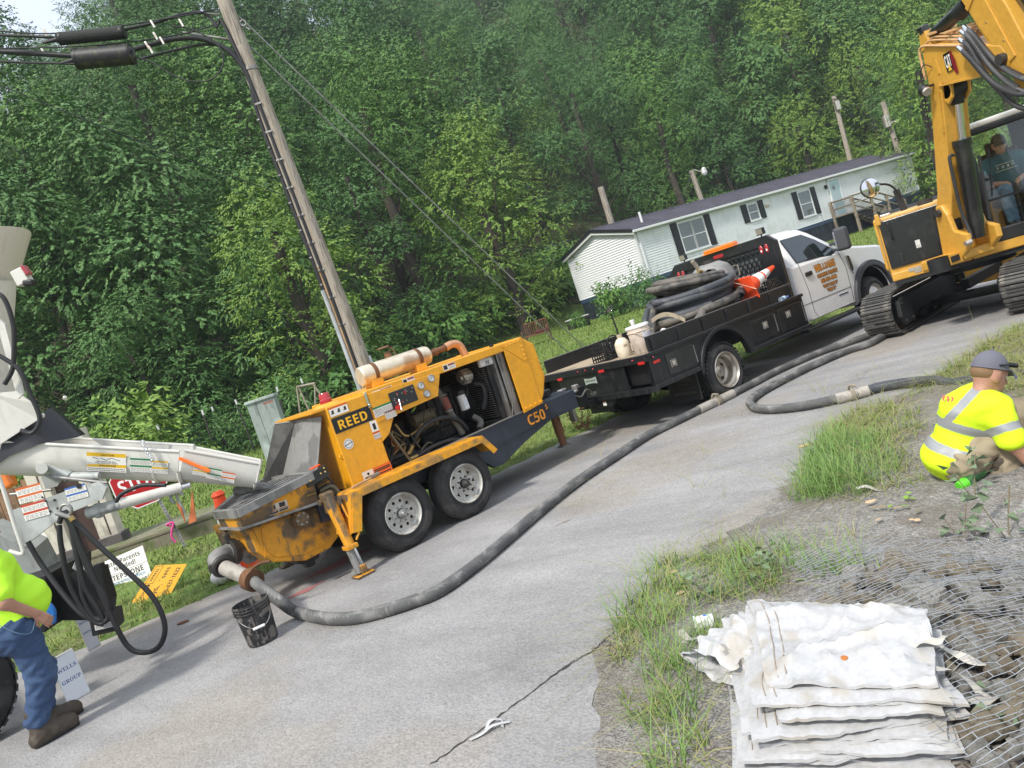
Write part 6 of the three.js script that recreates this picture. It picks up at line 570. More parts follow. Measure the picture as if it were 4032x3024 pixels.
// ---------- mobile home ----------
M.siding = matP([0.74, 0.76, 0.75], 0.6, 0, 140, [0.42, 0.43, 0.36], { spots: 0.18, streak: 0.25, specks: 0.05, size: 2.4, fine: 0.03 });
M.sidingClean = mat([0.8, 0.81, 0.82], 0.55);
M.skirt = matP([0.02, 0.028, 0.04], 0.6, 0, 142, [0.05, 0.055, 0.06], { g: 1, spots: 0.3, size: 1.5 }); M.roofMetal = matP([0.085, 0.08, 0.105], 0.45, 0.2, 143, [0.06, 0.058, 0.07], { g: 1, spots: 0.5, size: 2 });
M.shutter = mat([0.012, 0.013, 0.016], 0.6); M.trim = mat([0.7, 0.71, 0.7], 0.55); M.winDark = mat([0.1, 0.12, 0.11], 0.08, 0, { phys: true, clearcoat: 1, clearcoatRoughness: 0.03 }); M.curtain = mat([0.42, 0.44, 0.38], 0.8);
M.oldWood = matP([0.24, 0.2, 0.15], 0.9, 0, 144, [0.12, 0.1, 0.08], { g: 1, spots: 0.6, streak: 0.6, size: 0.7 }); M.poleWood = mat([1, 1, 1], 0.9, 0, { map: ctex(512, (u, v) => { const g = fbm(u, v * 0.06, 48, 4, 150), k = fbm(u, v * 0.3, 10, 4, 151), c = vn(u * 60, v * 3, 60, 152); return mix3(mix3([0.4, 0.35, 0.29], [0.24, 0.205, 0.17], sm(0.4, 0.7, g)), [0.36, 0.28, 0.19], sm(0.55, 0.7, k) * 0.5).map((x) => x * (c < 0.06 ? 0.4 : 1)); }, 0.8), bumpMap: gray(256, (u, v) => fbm(u, v * 0.08, 40, 3, 153), 0.6), bumpScale: 0.008 });
{
  const T = thing('mobile_home', 'long white sided mobile home with dark skirting and black shutters', 'house', [7.12, 0, -34], turnOf(58)), L = 23.3, W = 4.87, y0 = 1.93, y1 = 4.14, yr = 4.86;
  const laps = (len, fn) => { const g = [], n = 20, h = (y1 - y0) / n; for (let i = 0; i < n; i++) g.push(fn(y0 + i * h, y0 + (i + 1) * h)); return g; };
  part(T, 'core_wall', M.trim, bx(0.04, L - 0.04, y0, y1 - 0.02, -W + 0.04, -0.04)); part(T, 'gable_core', M.trim, ext([[0, y1], [W, y1], [W / 2, yr - 0.1]], 0, 0.06).rotateY(PI / 2).translate(0.04, 0, 0));
  part(T, 'long_wall_siding', M.siding, laps(L, (a, b) => hull8([[0, a, 0.04], [L, a, 0.04], [L, a, -0.05], [0, a, -0.05], [0, b, 0.006], [L, b, 0.006], [L, b, -0.05], [0, b, -0.05]])));
  { const g = [], n = 26, h = (yr - 0.08 - y0) / n; for (let i = 0; i < n; i++) { const a = y0 + i * h, b = a + h, cut = b > y1 ? (b - y1) / (yr - y1) * W / 2 : 0; g.push(hull8([[-0.05, a, -cut], [0.05, a, -cut], [0.05, a, -W + cut], [-0.05, a, -W + cut], [-0.006, b, -cut], [0.05, b, -cut], [0.05, b, -W + cut], [-0.006, b, -W + cut]])); } part(T, 'gable_siding', M.sidingClean, g); }
  part(T, 'far_gable_wall', M.siding, ext([[0, y0], [W, y0], [W, y1], [W / 2, yr - 0.05], [0, y1]], 0, 0.05).rotateY(PI / 2).translate(L - 0.02, 0, 0));
  for (const [x, z] of [[0.0, 0.0], [0, -W], [L, 0]]) part(T, 'corner_trim', M.trim, bx(x - 0.05, x + 0.05, y0, y1, z - 0.05, z + 0.05, 0.01)); part(T, 'corner_trim', M.trim, bx(9.6, 9.7, y0, y1, 0.02, 0.045)); part(T, 'downspout', M.trim, bx(0.14, 0.22, y0, y1, 0.03, 0.09, 0.01));
  for (const s of [1, -1]) { const e = s > 0 ? 0.22 : -W - 0.22, rf = part(T, 'roof', M.roofMetal, plate([[-0.22, y1 + 0.0, e], [L + 0.2, y1, e], [L + 0.2, yr, -W / 2], [-0.22, yr, -W / 2]], 0.05)); const g = []; for (let i = 0; i <= 78; i++) { const x = -0.2 + i * 0.303; g.push(cyl([x, y1 + 0.03, e], [x, yr + 0.03, -W / 2], 0.018, 0.018, 4)); } part(rf, 'roof_ribs', M.roofMetal, g).userData.kind = 'stuff'; part(T, 'gutter', M.trim, bx(-0.2, L + 0.2, y1 - 0.12, y1 - 0.01, e - 0.05, e + 0.05, 0.015)); part(T, 'rake_trim', M.shutter, plate([[-0.24, y1 - 0.1, e], [-0.24, y1 + 0.05, e], [-0.24, yr + 0.05, -W / 2], [-0.24, yr - 0.1, -W / 2]], 0.04)); part(T, 'rake_board', M.trim, plate([[-0.2, y1 - 0.2, e], [-0.2, y1 - 0.08, e], [-0.2, yr - 0.1, -W / 2], [-0.2, yr - 0.22, -W / 2]], 0.04)); }
  part(T, 'ridge_cap', M.roofMetal, cyl([-0.22, yr + 0.03, -W / 2], [L + 0.2, yr + 0.03, -W / 2], 0.05, 0.05, 6)); part(T, 'roof_vent', M.trim, cyl([1.6, 4.4, -0.9], [1.6, 4.95, -0.9], 0.06, 0.06, 10));
  // skirting panels
  const gy = 0.35; part(T, 'skirt_cap', M.skirtBlue, bx(-0.05, L + 0.05, y0 - 0.2, y0, -0.02, 0.05, 0.01)); part(T, 'skirt_cap', M.skirtBlue, bx(-0.05, 0.03, y0 - 0.2, y0, -W, 0.0, 0.01)); { const n = 58, w = L / n; for (let i = 0; i < n; i++) part(T, 'skirt_panel', M.skirt, bx(i * w + 0.01, (i + 1) * w - 0.01, gy, y0 - 0.2, -0.04, 0.015 - (i % 2) * 0.008)); const m = 14, v = W / m; for (let i = 0; i < m; i++) part(T, 'skirt_panel', M.skirt, bx(-0.015 + (i % 2) * 0.008, 0.04, gy - 0.3, y0 - 0.2, -(i + 1) * v + 0.01, -i * v - 0.01)); part(T, 'skirt_core', M.skirt, bx(0.02, L, gy - 0.2, y0 - 0.2, -W, -0.03)); }
  const win = (x0, x1, a, b, panes, sh, rows = 2) => { const f = part(T, 'window', M.trim, bx(x0 - 0.06, x1 + 0.06, b, b + 0.07, 0.0, 0.07), bx(x0 - 0.08, x1 + 0.08, a - 0.08, a, 0.0, 0.09), bx(x0 - 0.06, x0, a, b, 0.0, 0.07), bx(x1, x1 + 0.06, a, b, 0.0, 0.07)); for (let i = 0; i < panes; i++) for (let j = 0; j < rows; j++) { const w = (x1 - x0) / panes, h = (b - a) / rows; part(f, 'pane', M.winDark, bx(x0 + i * w + 0.03, x0 + (i + 1) * w - 0.03, a + j * h + 0.02, a + (j + 1) * h - 0.02, 0.035, 0.045)); part(f, 'sash', M.trim, bx(x0 + i * w, x0 + (i + 1) * w, a + j * h - 0.02, a + j * h + 0.02, 0.02, 0.055)); if (i) part(f, 'mullion', M.trim, bx(x0 + i * w - 0.07, x0 + i * w + 0.07, a, b, 0.02, 0.06)); } for (const s of sh) { const q = part(T, 'shutter', M.shutter, bx(s, s + 0.42, a - 0.06, b + 0.1, 0.035, 0.07, 0.01)); for (const k of [0, 1]) part(q, 'shutter_panel', M.shutter, bx(s + 0.06, s + 0.36, lerp(a, b, k * 0.5) + 0.03, lerp(a, b, k * 0.5 + 0.5) - 0.06, 0.07, 0.08)); } };
  win(2.74, 4.42, 2.52, 3.86, 2, [2.24, 4.52]); win(7.75, 8.45, 3.04, 3.8, 1, [7.25, 8.55]); win(11.85, 12.85, 2.42, 3.72, 1, [11.35, 12.95]);
  part(T, 'wall_vent', M.pale, bx(9.1, 9.4, 3.45, 3.6, 0.02, 0.07, 0.01)); const dr = part(T, 'front_door', M.doorBlue, bx(14.65, 15.55, 1.98, 3.85, 0.02, 0.06)); part(dr, 'door_frame', M.trim, bx(14.55, 14.65, 1.95, 3.95, 0.0, 0.09), bx(15.55, 15.65, 1.95, 3.95, 0.0, 0.09), bx(14.55, 15.65, 3.87, 3.97, 0.0, 0.09)); part(dr, 'diamond_light', M.winDark, box(0.22, 0.22, 0.02, [15.0, 3.45, 0.065], [0, 0, PI / 4])); part(dr, 'storm_glass', M.winPale, bx(14.75, 15.45, 2.2, 3.7, 0.06, 0.068)); part(T, 'porch_lamp', M.black, box(0.12, 0.22, 0.12, [14.3, 3.6, 0.1], null, 0.02));
  // porch and steps
  const pw = 1.5; part(T, 'porch_deck', M.oldWood, bx(14.2, 16.0, 1.86, 1.92, 0.06, 1.4)); for (const [x, z, t] of [[14.25, 1.35, 2.75], [15.95, 1.35, 2.75], [14.25, 0.1, 2.75], [19.0, 1.35, 1.65], [17.4, 1.35, 2.2], [19.0, 0.2, 1.65]]) part(T, 'porch_post', M.oldWood, bx(x - 0.06, x + 0.06, 0.5, t, z - 0.06, z + 0.06)); for (const z of [1.36, 0.15]) { part(T, 'handrail', M.oldWood, cyl([14.2, 2.72, z], [15.95, 2.72, z], 0.05, 0.05, 6), cyl([15.95, 2.72, z], [19.1, 1.62, z], 0.05, 0.05, 6)); part(T, 'handrail', M.oldWood, cyl([14.2, 2.32, z], [15.95, 2.32, z], 0.04, 0.04, 6), cyl([15.95, 2.32, z], [19.1, 1.22, z], 0.04, 0.04, 6)); part(T, 'stringer', M.oldWood, ext([[15.95, 1.9], [18.6, 0.75], [18.6, 0.5], [18.3, 0.5], [15.95, 1.6]], z - 0.02, z + 0.02)); } for (let i = 0; i < 7; i++) part(T, 'stair_tread', M.oldWood, bx(16.0 + i * 0.38, 16.36 + i * 0.38, 1.72 - i * 0.165, 1.77 - i * 0.165, 0.12, 1.4));
}
{ const p = atZ(1254, 712, 34), a = thing('air_conditioner', 'dark grey air conditioner unit on the lawn at the gable end of the mobile home', 'air conditioner', [p[0], 0.45, p[2]], 0.3); part(a, 'casing', M.hub, bx(-0.4, 0.4, 0, 0.78, -0.4, 0.4, 0.03)); part(a, 'lid', M.coneWhite, bx(-0.42, 0.42, 0.78, 0.83, -0.42, 0.42, 0.01)); for (let i = 0; i < 12; i++) part(a, 'louver', M.black, bx(-0.38, 0.38, 0.08 + i * 0.055, 0.1 + i * 0.055, 0.4, 0.415)); }
// ---------- poles and wires ----------
const wire = (nm, lab, cat, pts, r, m, grp) => solo(nm, lab, cat, m || M.wire, [tube(pts, r, Math.max(8, pts.length * 12), 6)], grp), sag = (a, b, d, n = 12) => Array.from({ length: n + 1 }, (_, i) => { const t = i / n; return [lerp(a[0], b[0], t), lerp(a[1], b[1], t) - d * 4 * t * (1 - t), lerp(a[2], b[2], t)]; });
{
  const T = thing('utility_pole', 'tall leaning grey wooden utility pole with black cables strapped down its side', 'utility pole', [0, 0, 0], 0), z = 14;
  const a = atZ(784, 790, z), b = atZ(484, 0, z), ax = (k) => a.map((v, i) => lerp(v, b[i], k)), base = ax(-0.26), top = ax(1.2); part(T, 'pole_shaft', M.poleWood, (() => { const A = V(...base), B = V(...top), g = plain(new THREE.CylinderGeometry(0.115, 0.175, A.distanceTo(B), 28, 12)); g.applyQuaternion(new THREE.Quaternion().setFromUnitVectors(V(0, 1, 0), B.clone().sub(A).normalize())); g.translate(...A.lerp(B, 0.5).toArray()); return g; })());
  const al = (k, dx, dz) => { const p = ax(k); return [p[0] + dx, p[1], p[2] + dz]; };
  part(T, 'ground_conduit', M.pvc, cyl(al(-0.22, -0.19, 0.08), al(0.22, -0.175, 0.08), 0.045, 0.045, 12), cyl(al(-0.2, 0.17, 0.02), al(0.02, 0.17, 0.02), 0.03, 0.03, 8)); part(T, 'bare_strip', M.newWood, cyl(al(-0.22, -0.11, 0.145), al(0.28, -0.1, 0.128), 0.035, 0.02, 8));
  const cb = [[0.0, -0.08, 0.16], [0.2, -0.06, 0.155], [0.55, -0.05, 0.145], [0.78, -0.055, 0.135], [0.86, -0.09, 0.125], [0.95, -0.16, 0.1]].map(([k, x, q]) => al(k, x, q)); part(T, 'riser_cable', M.blackRub, tube([...cb, atZ(470, 60, 13.9), atZ(445, 30, 13.9), atZ(400, 30, 13.8), atZ(330, 50, 13.6), atZ(270, 63, 13.5)], 0.028, 90, 8));
  const cc = [[0.1, -0.165, 0.05], [0.4, -0.155, 0.05], [0.68, -0.145, 0.05]].map(([k, x, q]) => al(k, x, q)); part(T, 'riser_cable', M.blackRub, tube([...cc, atZ(540, 175, 13.9), atZ(500, 115, 13.85), atZ(440, 85, 13.8), atZ(380, 84, 13.7), atZ(330, 95, 13.6), atZ(290, 107, 13.5)], 0.042, 90, 8)); part(T, 'riser_cable', M.blackRub, tube([al(0.1, -0.2, 0.02), al(0.66, -0.17, 0.03), atZ(535, 170, 13.95), atZ(505, 112, 13.9), atZ(445, 96, 13.85), atZ(370, 110, 13.7), atZ(300, 128, 13.5)], 0.022, 80, 8));
  for (let i = 0; i < 9; i++) { const k = 0.12 + i * 0.075; part(T, 'cable_clamp', M.steel, box(0.12, 0.035, 0.04, al(k, -0.06, 0.15), null, 0.006)); part(T, 'cable_clamp', M.steel, box(0.05, 0.03, 0.08, al(k - 0.035, -0.17, 0.06), null, 0.006)); }
  part(T, 'guy_hook', M.steel, tor(0.05, 0.012, al(0.93, 0.17, 0.02), null), cyl(al(0.93, 0.13, 0), al(0.91, 0.24, 0), 0.014)); part(T, 'cable_dead_end', M.steel, cyl(al(0.965, -0.15, 0.05), atZ(430, 28, 13.9), 0.02), cyl(al(0.9, -0.15, 0.05), atZ(395, 70, 13.9), 0.022)); part(T, 'pole_band', M.steel, cyl(ax(0.81), ax(0.818), 0.145, 0.145, 20));
  wire('slack_loop', 'thin black cable loop hanging beside the leaning pole', 'cable', [[285, 122], [330, 135], [380, 165], [420, 176], [455, 172], [478, 150], [482, 122], [468, 95], [440, 75], [405, 60], [370, 56]].map(([x, y]) => atZ(x, y, 13.5)), 0.012);
  const sp = (lab, x0, y0, x1, y1, r, m) => { const A = atZ(x0, y0, 13.5), B = atZ(x1, y1, 13.5), t = thing('splice_case', lab, 'splice case', [0, 0, 0]); part(t, 'case_shell', m, cyl(A, B, r, r, 18), ...[0, 1].map((k) => sph(r, k ? A : B, [0.25, 1, 1], 14))); for (const k of [0.02, 0.98]) part(t, 'end_band', M.black, (() => { const p = A.map((v, i) => lerp(v, B[i], k)), p2 = A.map((v, i) => lerp(v, B[i], k + (k < 0.5 ? 0.03 : -0.03))); return cyl(p, p2, r * 1.03, r * 1.03, 18); })()); part(t, 'cable_tail', M.blackRub, cyl(A, [A[0] - 0.28, A[1] + 0.02, A[2]], 0.045, 0.022, 10)); return t; };
  sp('black ribbed cable splice case hanging from the upper strand', 128, 84, 268, 70, 0.105, M.ribBlack); sp('large dull black cable splice case with moss specks on the lower strand', 166, 128, 284, 117, 0.17, M.caseBlack);
  wire('messenger_strand', 'upper steel strand running to the pole above the ribbed splice case', 'strand', [atZ(-60, 62, 13.4), atZ(120, 72, 13.45), atZ(330, 45, 13.6), atZ(470, 20, 13.9)], 0.012); wire('messenger_strand', 'lower steel strand running to the pole above the large splice case', 'strand', [atZ(-60, 106, 13.4), atZ(170, 100, 13.45), atZ(300, 88, 13.6), atZ(400, 72, 13.8), atZ(470, 52, 13.9)], 0.012);
  wire('span_cable', 'black cable entering the ribbed splice case', 'cable', [atZ(-60, 74, 13.5), atZ(60, 78, 13.5), atZ(130, 82, 13.5)], 0.024, M.blackRub); wire('span_cable', 'thick black cable entering the large splice case', 'cable', [atZ(-60, 108, 13.5), atZ(70, 115, 13.5), atZ(168, 121, 13.5)], 0.045, M.blackRub); wire('span_cable', 'thin black cable below the thick one entering the large splice case', 'cable', [atZ(-60, 130, 13.5), atZ(60, 135, 13.5), atZ(168, 138, 13.5)], 0.02, M.blackRub);
  for (const [x, y] of [[98, 70], [330, 52], [336, 78], [392, 50], [318, 98], [350, 88], [94, 112], [326, 108]]) solo('lashing_clip', 'small metal clip holding the cable to its strand', 'clip', M.alu, [box(0.035, 0.14, 0.03, atZ(x, y, 13.5), [0, 0, 0.2], 0.008)], 'clips on the cables beside the pole');
  const anchor = atY(1285, 755, 0.5); for (const [k, lab, y2] of [[0.95, 'upper guy wire running from the leaning pole down to the lawn', 0], [0.87, 'lower guy wire running from the leaning pole down to the lawn', 1]]) { const s = al(k, 0.14, 0), e = atZ(y2 ? 1222 : 1262, y2 ? 728 : 735, 19); e[1] = Math.min(e[1], 0.7); wire('guy_wire', lab, 'guy wire', [s, s.map((v, i) => lerp(v, e[i], 0.5)), e], 0.015, M.galv); }
}
wire('service_wire', 'thin dark wire drooping across the hillside trees to the mobile home roof', 'wire', [atZ(-40, 168, 20), atZ(250, 285, 21), atZ(540, 395, 22.5), atZ(780, 475, 25), atZ(960, 522, 28), atZ(1080, 540, 30), atZ(1170, 535, 32.5), atZ(1232, 520, 34.5)], 0.014);
const smallPole = (lab, top, bot, r) => { const t = thing('wooden_pole', lab, 'pole', [0, 0, 0]); const b = bot.slice(); const k = (0.4 - top[1]) / (bot[1] - top[1]); part(t, 'pole_shaft', M.poleWood, cyl([lerp(top[0], bot[0], k), 0.4 + (bot[2] < -45 ? 0.6 : 0.5), lerp(top[2], bot[2], k)], top, r * 1.15, r, 14)); return t; };
smallPole('short bare wooden pole standing behind the gable of the mobile home', atZ(1297, 404, 41), atZ(1322, 486, 41), 0.16);
{ const t = smallPole('wooden pole with a street lamp arm behind the mobile home roof', atZ(1493, 368, 42), atZ(1517, 438, 42), 0.13), a = atZ(1497, 378, 42), b = atZ(1510, 370, 42), c = atZ(1519, 370, 42); part(t, 'lamp_arm', M.alu, tube([a, [a[0] + 0.1, a[1] + 0.25, a[2]], b, c], 0.03, 14)); part(t, 'lamp_head', M.coneWhite, lathe([[0.04, 0.2], [0.12, 0.15], [0.16, -0.1], [0.1, -0.22], [0, -0.24]], 14, [c[0] + 0.05, c[1], c[2]])); wire('service_wire', 'dark wire hanging from the street lamp pole to the mobile home roof', 'wire', [atZ(1493, 372, 41.9), atZ(1482, 410, 41), atZ(1465, 432, 40), atZ(1443, 450, 38)], 0.02); }
{ const t = smallPole('reddish wooden pole with a meter box behind the mobile home', atZ(1801, 208, 50.5), atZ(1838, 352, 50.5), 0.14), p = atZ(1809, 228, 50.3); part(t, 'meter_box', M.alu, box(0.3, 0.6, 0.25, p, null, 0.03)); part(t, 'crossarm', M.steel, cyl(atZ(1797, 214, 50.3), atZ(1806, 212, 50.3), 0.03)); }
{ const t = smallPole('grey wooden pole with a transformer and lamp near the far end of the mobile home', atZ(1907, 220, 49), atZ(1943, 337, 49), 0.15), p = atZ(1915, 262, 48.8), q = atZ(1938, 262, 48.8); part(t, 'transformer', M.alu, cylY(0.22, 0.22, 0.75, p, null, 18)); part(t, 'lamp_arm', M.alu, tube([atZ(1924, 268, 48.8), atZ(1930, 262, 48.8), q], 0.03, 10), sph(0.16, q, [1.4, 0.7, 1], 12)); }
for (const [a, b, d] of [[[1801, 212, 50.4], [1540, 378, 42], 0.4], [[1801, 215, 50.4], [1910, 228, 49], 0.2], [[1802, 225, 50.4], [1925, 290, 49], 0.1], [[1912, 225, 49], [2060, 150, 52], 0.3]]) wire('service_wire', 'thin dark wire strung between the poles behind the mobile home', 'wire', sag(atZ(...a), atZ(...b), d), 0.018, null, 'wires between the far poles');
// ---------- roadside signs and small structures ----------
{
  const c = atZ(299, 1041, 11.6), T = thing('stop_sign', 'red octagonal stop sign with white letters on a perforated steel post', 'sign', [c[0], 0, c[2]], 0.28); const o = (r) => circ(0, 0, r, 8, PI / 8, PI / 8 + 2 * PI).slice(0, 8), tilt = 0.05; const g = ext(o(0.41), -0.003, 0.003); const pl = part(T, 'sign_plate', M.alu, g.rotateZ(tilt).translate(0, c[1], 0)); const d = decal(pl, 'sign_face', 0.8, 0.8, [0, c[1], 0.0045], [0, 0, tilt], (x, w) => { x.clearRect(0, 0, w, w); const oct = (r) => { x.beginPath(); for (let i = 0; i < 8; i++) x.lineTo(w / 2 + r * Math.cos(PI / 8 + i * PI / 4), w / 2 + r * Math.sin(PI / 8 + i * PI / 4)); x.closePath(); x.fill(); }; x.fillStyle = '#eee'; oct(w * 0.505); x.fillStyle = '#b3141d'; oct(w * 0.485); txt(x, 'STOP', w / 2, w * 0.5, w * 0.37, '#f2f2f2', { sx: 0.82 }); }, { px: 384, cut: true });
  const ps = part(T, 'post', M.galv, box(0.05, 1.75, 0.012, [0.24, 0.62, -0.02], [0, 0, 0.14])); for (let i = 0; i < 16; i++) part(ps, 'post_hole', M.black, cylY(0.008, 0.008, 0.004, [0.3 - i * 0.0075, 0.2 + i * 0.053, -0.0125], [PI / 2, 0, 0], 8)); part(T, 'pink_ribbon', M.pink, tube([[0.21, 0.62, 0.0], [0.16, 0.66, 0.02], [0.26, 0.66, 0.02], [0.2, 0.55, 0.02], [0.17, 0.45, 0.02], [0.2, 0.36, 0.02]], 0.014, 30, 6).scale(1, 1, 1));
}
function signQuad(nm, lab, cat, tl, tr, br, bl, draw, px, back) { const t = thing(nm, lab, cat, [0, 0, 0]); part(t, 'sign_board', back, plate([tl, tr, br, bl], 0.006)); const n = V(...tr).sub(V(...tl)).cross(V(...bl).sub(V(...tl))).normalize().multiplyScalar(-0.0045), P = [tl, tr, br, bl].map((p) => V(...p).add(n)), w = P[0].distanceTo(P[1]), h = P[0].distanceTo(P[3]); const g = new THREE.BufferGeometry(), v = [], uv = [], N = 6; const at = (a, b) => P[0].clone().lerp(P[1], a).lerp(P[3].clone().lerp(P[2], a), b); for (let i = 0; i < N; i++) for (let j = 0; j < N; j++) for (const [a, b] of [[0, 0], [0, 1], [1, 1], [0, 0], [1, 1], [1, 0]]) { const A = (i + a) / N, B = (j + b) / N; v.push(...at(A, B).toArray()); uv.push(A, 1 - B); } g.setAttribute('position', new THREE.BufferAttribute(new Float32Array(v), 3)); g.setAttribute('uv', new THREE.BufferAttribute(new Float32Array(uv), 2)); g.computeVertexNormals(); fitUV(g, print(px, Math.round(px * h / w), draw)); const m = new THREE.Mesh(g, printMat); m.name = 'printed_face'; t.add(fin(m)); return t; }
signQuad('yard_sign', 'white foster care yard sign leaning in the grass by the wall', 'sign', atZ(206, 1222, 10.9), atZ(308, 1178, 10.9), atZ(333, 1258, 10.8), atZ(232, 1296, 10.8), (x, w, h) => { fill(x, '#e6e4e0', 0, 0, w, h); txt(x, 'Foster Parents', w * 0.5, h * 0.15, w * 0.115, '#4a4644', { w: '' }); txt(x, 'Needed!', w * 0.55, h * 0.31, w * 0.115, '#4a4644', { w: '' }); fill(x, '#444', 0, h * 0.42, w, 2); txt(x, 'STEPSTONE', w * 0.53, h * 0.53, w * 0.135, '#3a3836'); txt(x, 'FAMILY & YOUTH SERVICES', w * 0.53, h * 0.67, w * 0.058, '#3a7fb5'); txt(x, '606-393-6649', w * 0.52, h * 0.84, w * 0.14, '#4a4644', { w: '', sx: 0.9 }); }, 320, M.coneWhite);
signQuad('yard_sign', 'yellow payday loan sign tipped on its end in the cut grass', 'sign', atZ(284, 1302, 9.75), atZ(337, 1221, 9.85), atZ(404, 1218, 9.8), atZ(360, 1300, 9.7), (x, w, h) => { fill(x, '#e3a716', 0, 0, w, h); txt(x, 'CASH', w * 0.17, h * 0.17, w * 0.1, '#17150f'); x.strokeStyle = '#17150f'; x.lineWidth = 4; x.strokeRect(w * 0.5, h * 0.05, w * 0.47, h * 0.22); x.fillStyle = '#17150f'; x.beginPath(); x.arc(w * 0.42, h * 0.17, w * 0.06, 0, 7); x.fill(); txt(x, 'E', w * 0.42, h * 0.17, w * 0.1, '#e3a716'); txt(x, 'XPRESS', w * 0.735, h * 0.16, w * 0.1, '#17150f'); txt(x, 'Payday Loans', w * 0.5, h * 0.48, w * 0.155, '#17150f', { sx: 0.86 }); txt(x, '606-437-1622', w * 0.52, h * 0.8, w * 0.15, '#17150f', { sx: 0.86 }); }, 320, M.yellowSign);
{ // mossy concrete wall along the lawn
  M.oldConcrete = matP([0.2, 0.18, 0.13], 0.95, 0, 160, [0.1, 0.13, 0.04], { spots: 0.8, streak: 0.3, size: 1.1, lo: 0.42, hi: 0.66 }, { bumpMap: bumpWavy, bumpScale: 0.02 });
  const t = thing('concrete_wall', 'low weathered concrete wall with mossy top behind the stop sign', 'wall', [-5.4, 0, -12.1], 0.09); part(t, 'wall_block', M.oldConcrete, box(6.6, 0.62, 1.5, [-0.6, 0.22, -0.75], null, 0.03)); part(t, 'wall_lip', M.oldConcrete, box(6.7, 0.1, 0.4, [-0.6, 0.5, -0.2], null, 0.02));
}
{ // kiosk-like post structure behind the mixer
  const t = thing('sign_kiosk', 'cream and brown roadside notice structure with a plank back', 'kiosk', [...atZ(205, 1180, 12.6)].map((v, i) => (i === 1 ? 0.1 : v)), 0.15); const cream = M.cream, br = M.brownP; for (const x of [-0.42, 0.32]) { const c = part(t, 'column', cream, bx(x - 0.15, x + 0.15, 0.55, 2.4, -0.15, 0.15, 0.01)); part(c, 'column_base', M.darkStone, bx(x - 0.2, x + 0.2, -0.1, 0.58, -0.2, 0.2, 0.015)); part(c, 'column_groove', br, bx(x + 0.02, x + 0.04, 0.6, 2.4, 0.15, 0.156)); } part(t, 'brown_panel', br, bx(-0.28, 0.18, 0.0, 2.2, -0.06, -0.02)); for (const x of [-0.22, 0.12]) for (let i = 0; i < 5; i++) part(t, 'panel_screw', M.steel, sph(0.012, [x, 0.2 + i * 0.45, -0.015], null, 6)); for (let i = 0; i < 5; i++) part(t, 'plank', M.oldPlank, bx(-1.25 + i * 0.13, -1.13 + i * 0.13, 0, 1.9 - (i % 2) * 0.08, -0.08, -0.04)); part(t, 'notice', M.coneWhite, box(0.34, 0.24, 0.01, [-0.82, 0.95, -0.03], [0, 0, 0.15])); part(t, 'vent_pipe', M.pvc, cyl([-1.45, 0, 0.1], [-1.45, 1.8, 0.1], 0.12, 0.12, 18)); part(t, 'vent_pipe', M.pvc, cyl([-0.95, 0, 0.3], [-0.95, 1.0, 0.2], 0.13, 0.13, 18));
}
{ const p = atY(597, 985, 0.55), b = atZ(597, 953, 16), t = thing('utility_pedestal', 'pale green metal utility pedestal box on the lawn behind the pump hopper', 'utility box', [b[0], 0.45, b[2]], 0.12); part(t, 'cabinet', M.paleGreen, bx(-0.28, 0.28, 0, 1.58, -0.22, 0.22, 0.01)); part(t, 'cabinet_lid', M.paleGreen, bx(-0.31, 0.31, 1.58, 1.64, -0.25, 0.26, 0.01)); part(t, 'door_seam', M.hub, bx(-0.1, -0.094, 0.05, 1.54, 0.218, 0.224)); part(t, 'latch', M.steel, box(0.05, 0.16, 0.02, [0.0, 0.55, 0.23], null, 0.006)); decal(t, 'warning_print', 0.2, 0.06, [0.14, 1.5, 0.2245], [0, 0, 0], (x, w, h) => { x.clearRect(0, 0, w, h); txt(x, 'DANGER', w / 2, h / 2, h * 0.8, '#c2441c'); }, { px: 96, cut: true }); }
{ // garden fence posts with wire
  const pts = [[-9.2, -20.5], [-8.4, -21.3], [-7.6, -22.0], [-6.7, -22.6], [-5.9, -23.2], [-8.9, -23.5]], posts = []; pts.forEach(([x, z], i) => { const y = ground(x, z), t = thing('fence_post', 'thin dark metal fence post with a white tip in the garden weeds', 'fence post', [x, y, z], 0, 'garden fence posts'); t.rotation.z = [0.06, -0.03, 0.02, -0.08, 0.05, 0][i]; part(t, 'stake', M.hub, bx(-0.02, 0.02, -0.1, 1.45, -0.02, 0.02)); part(t, 'white_tip', M.coneWhite, bx(-0.022, 0.022, 1.45, 1.6, -0.022, 0.022)); });
  const g = []; for (let i = 0; i < 4; i++) { const [a, b] = pts[i], [c, d] = pts[i + 1]; for (let k = 0; k < 9; k++) g.push(cyl([a, ground(a, b) + 0.1 + k * 0.15, b], [c, ground(c, d) + 0.1 + k * 0.15, d], 0.004, 0.004, 4)); for (let k = 1; k < 8; k++) { const x = lerp(a, c, k / 8), z = lerp(b, d, k / 8), y = ground(x, z); g.push(cyl([x, y, z], [x, y + 1.3, z], 0.004, 0.004, 4)); } } const f = solo('wire_fence', 'fine wire garden fence strung between the dark metal posts', 'fence', M.wire, g);
}
{ const A = (x, y) => atZ(x, y, 21), t = thing('swing_frame', 'bare rusty A-frame of a swing set in the tall weeds', 'frame', [0, 0, 0]); part(t, 'top_bar', M.mudTan, cyl(A(641, 836), A(680, 828), 0.035)); for (const [a, b] of [[[641, 836], [628, 872]], [[645, 836], [660, 850]], [[680, 828], [660, 876]], [[676, 830], [720, 850]]]) part(t, 'leg', M.mudTan, cyl(A(...a), [A(...b)[0], ground(A(...b)[0], -21), A(...b)[2]], 0.025)); }
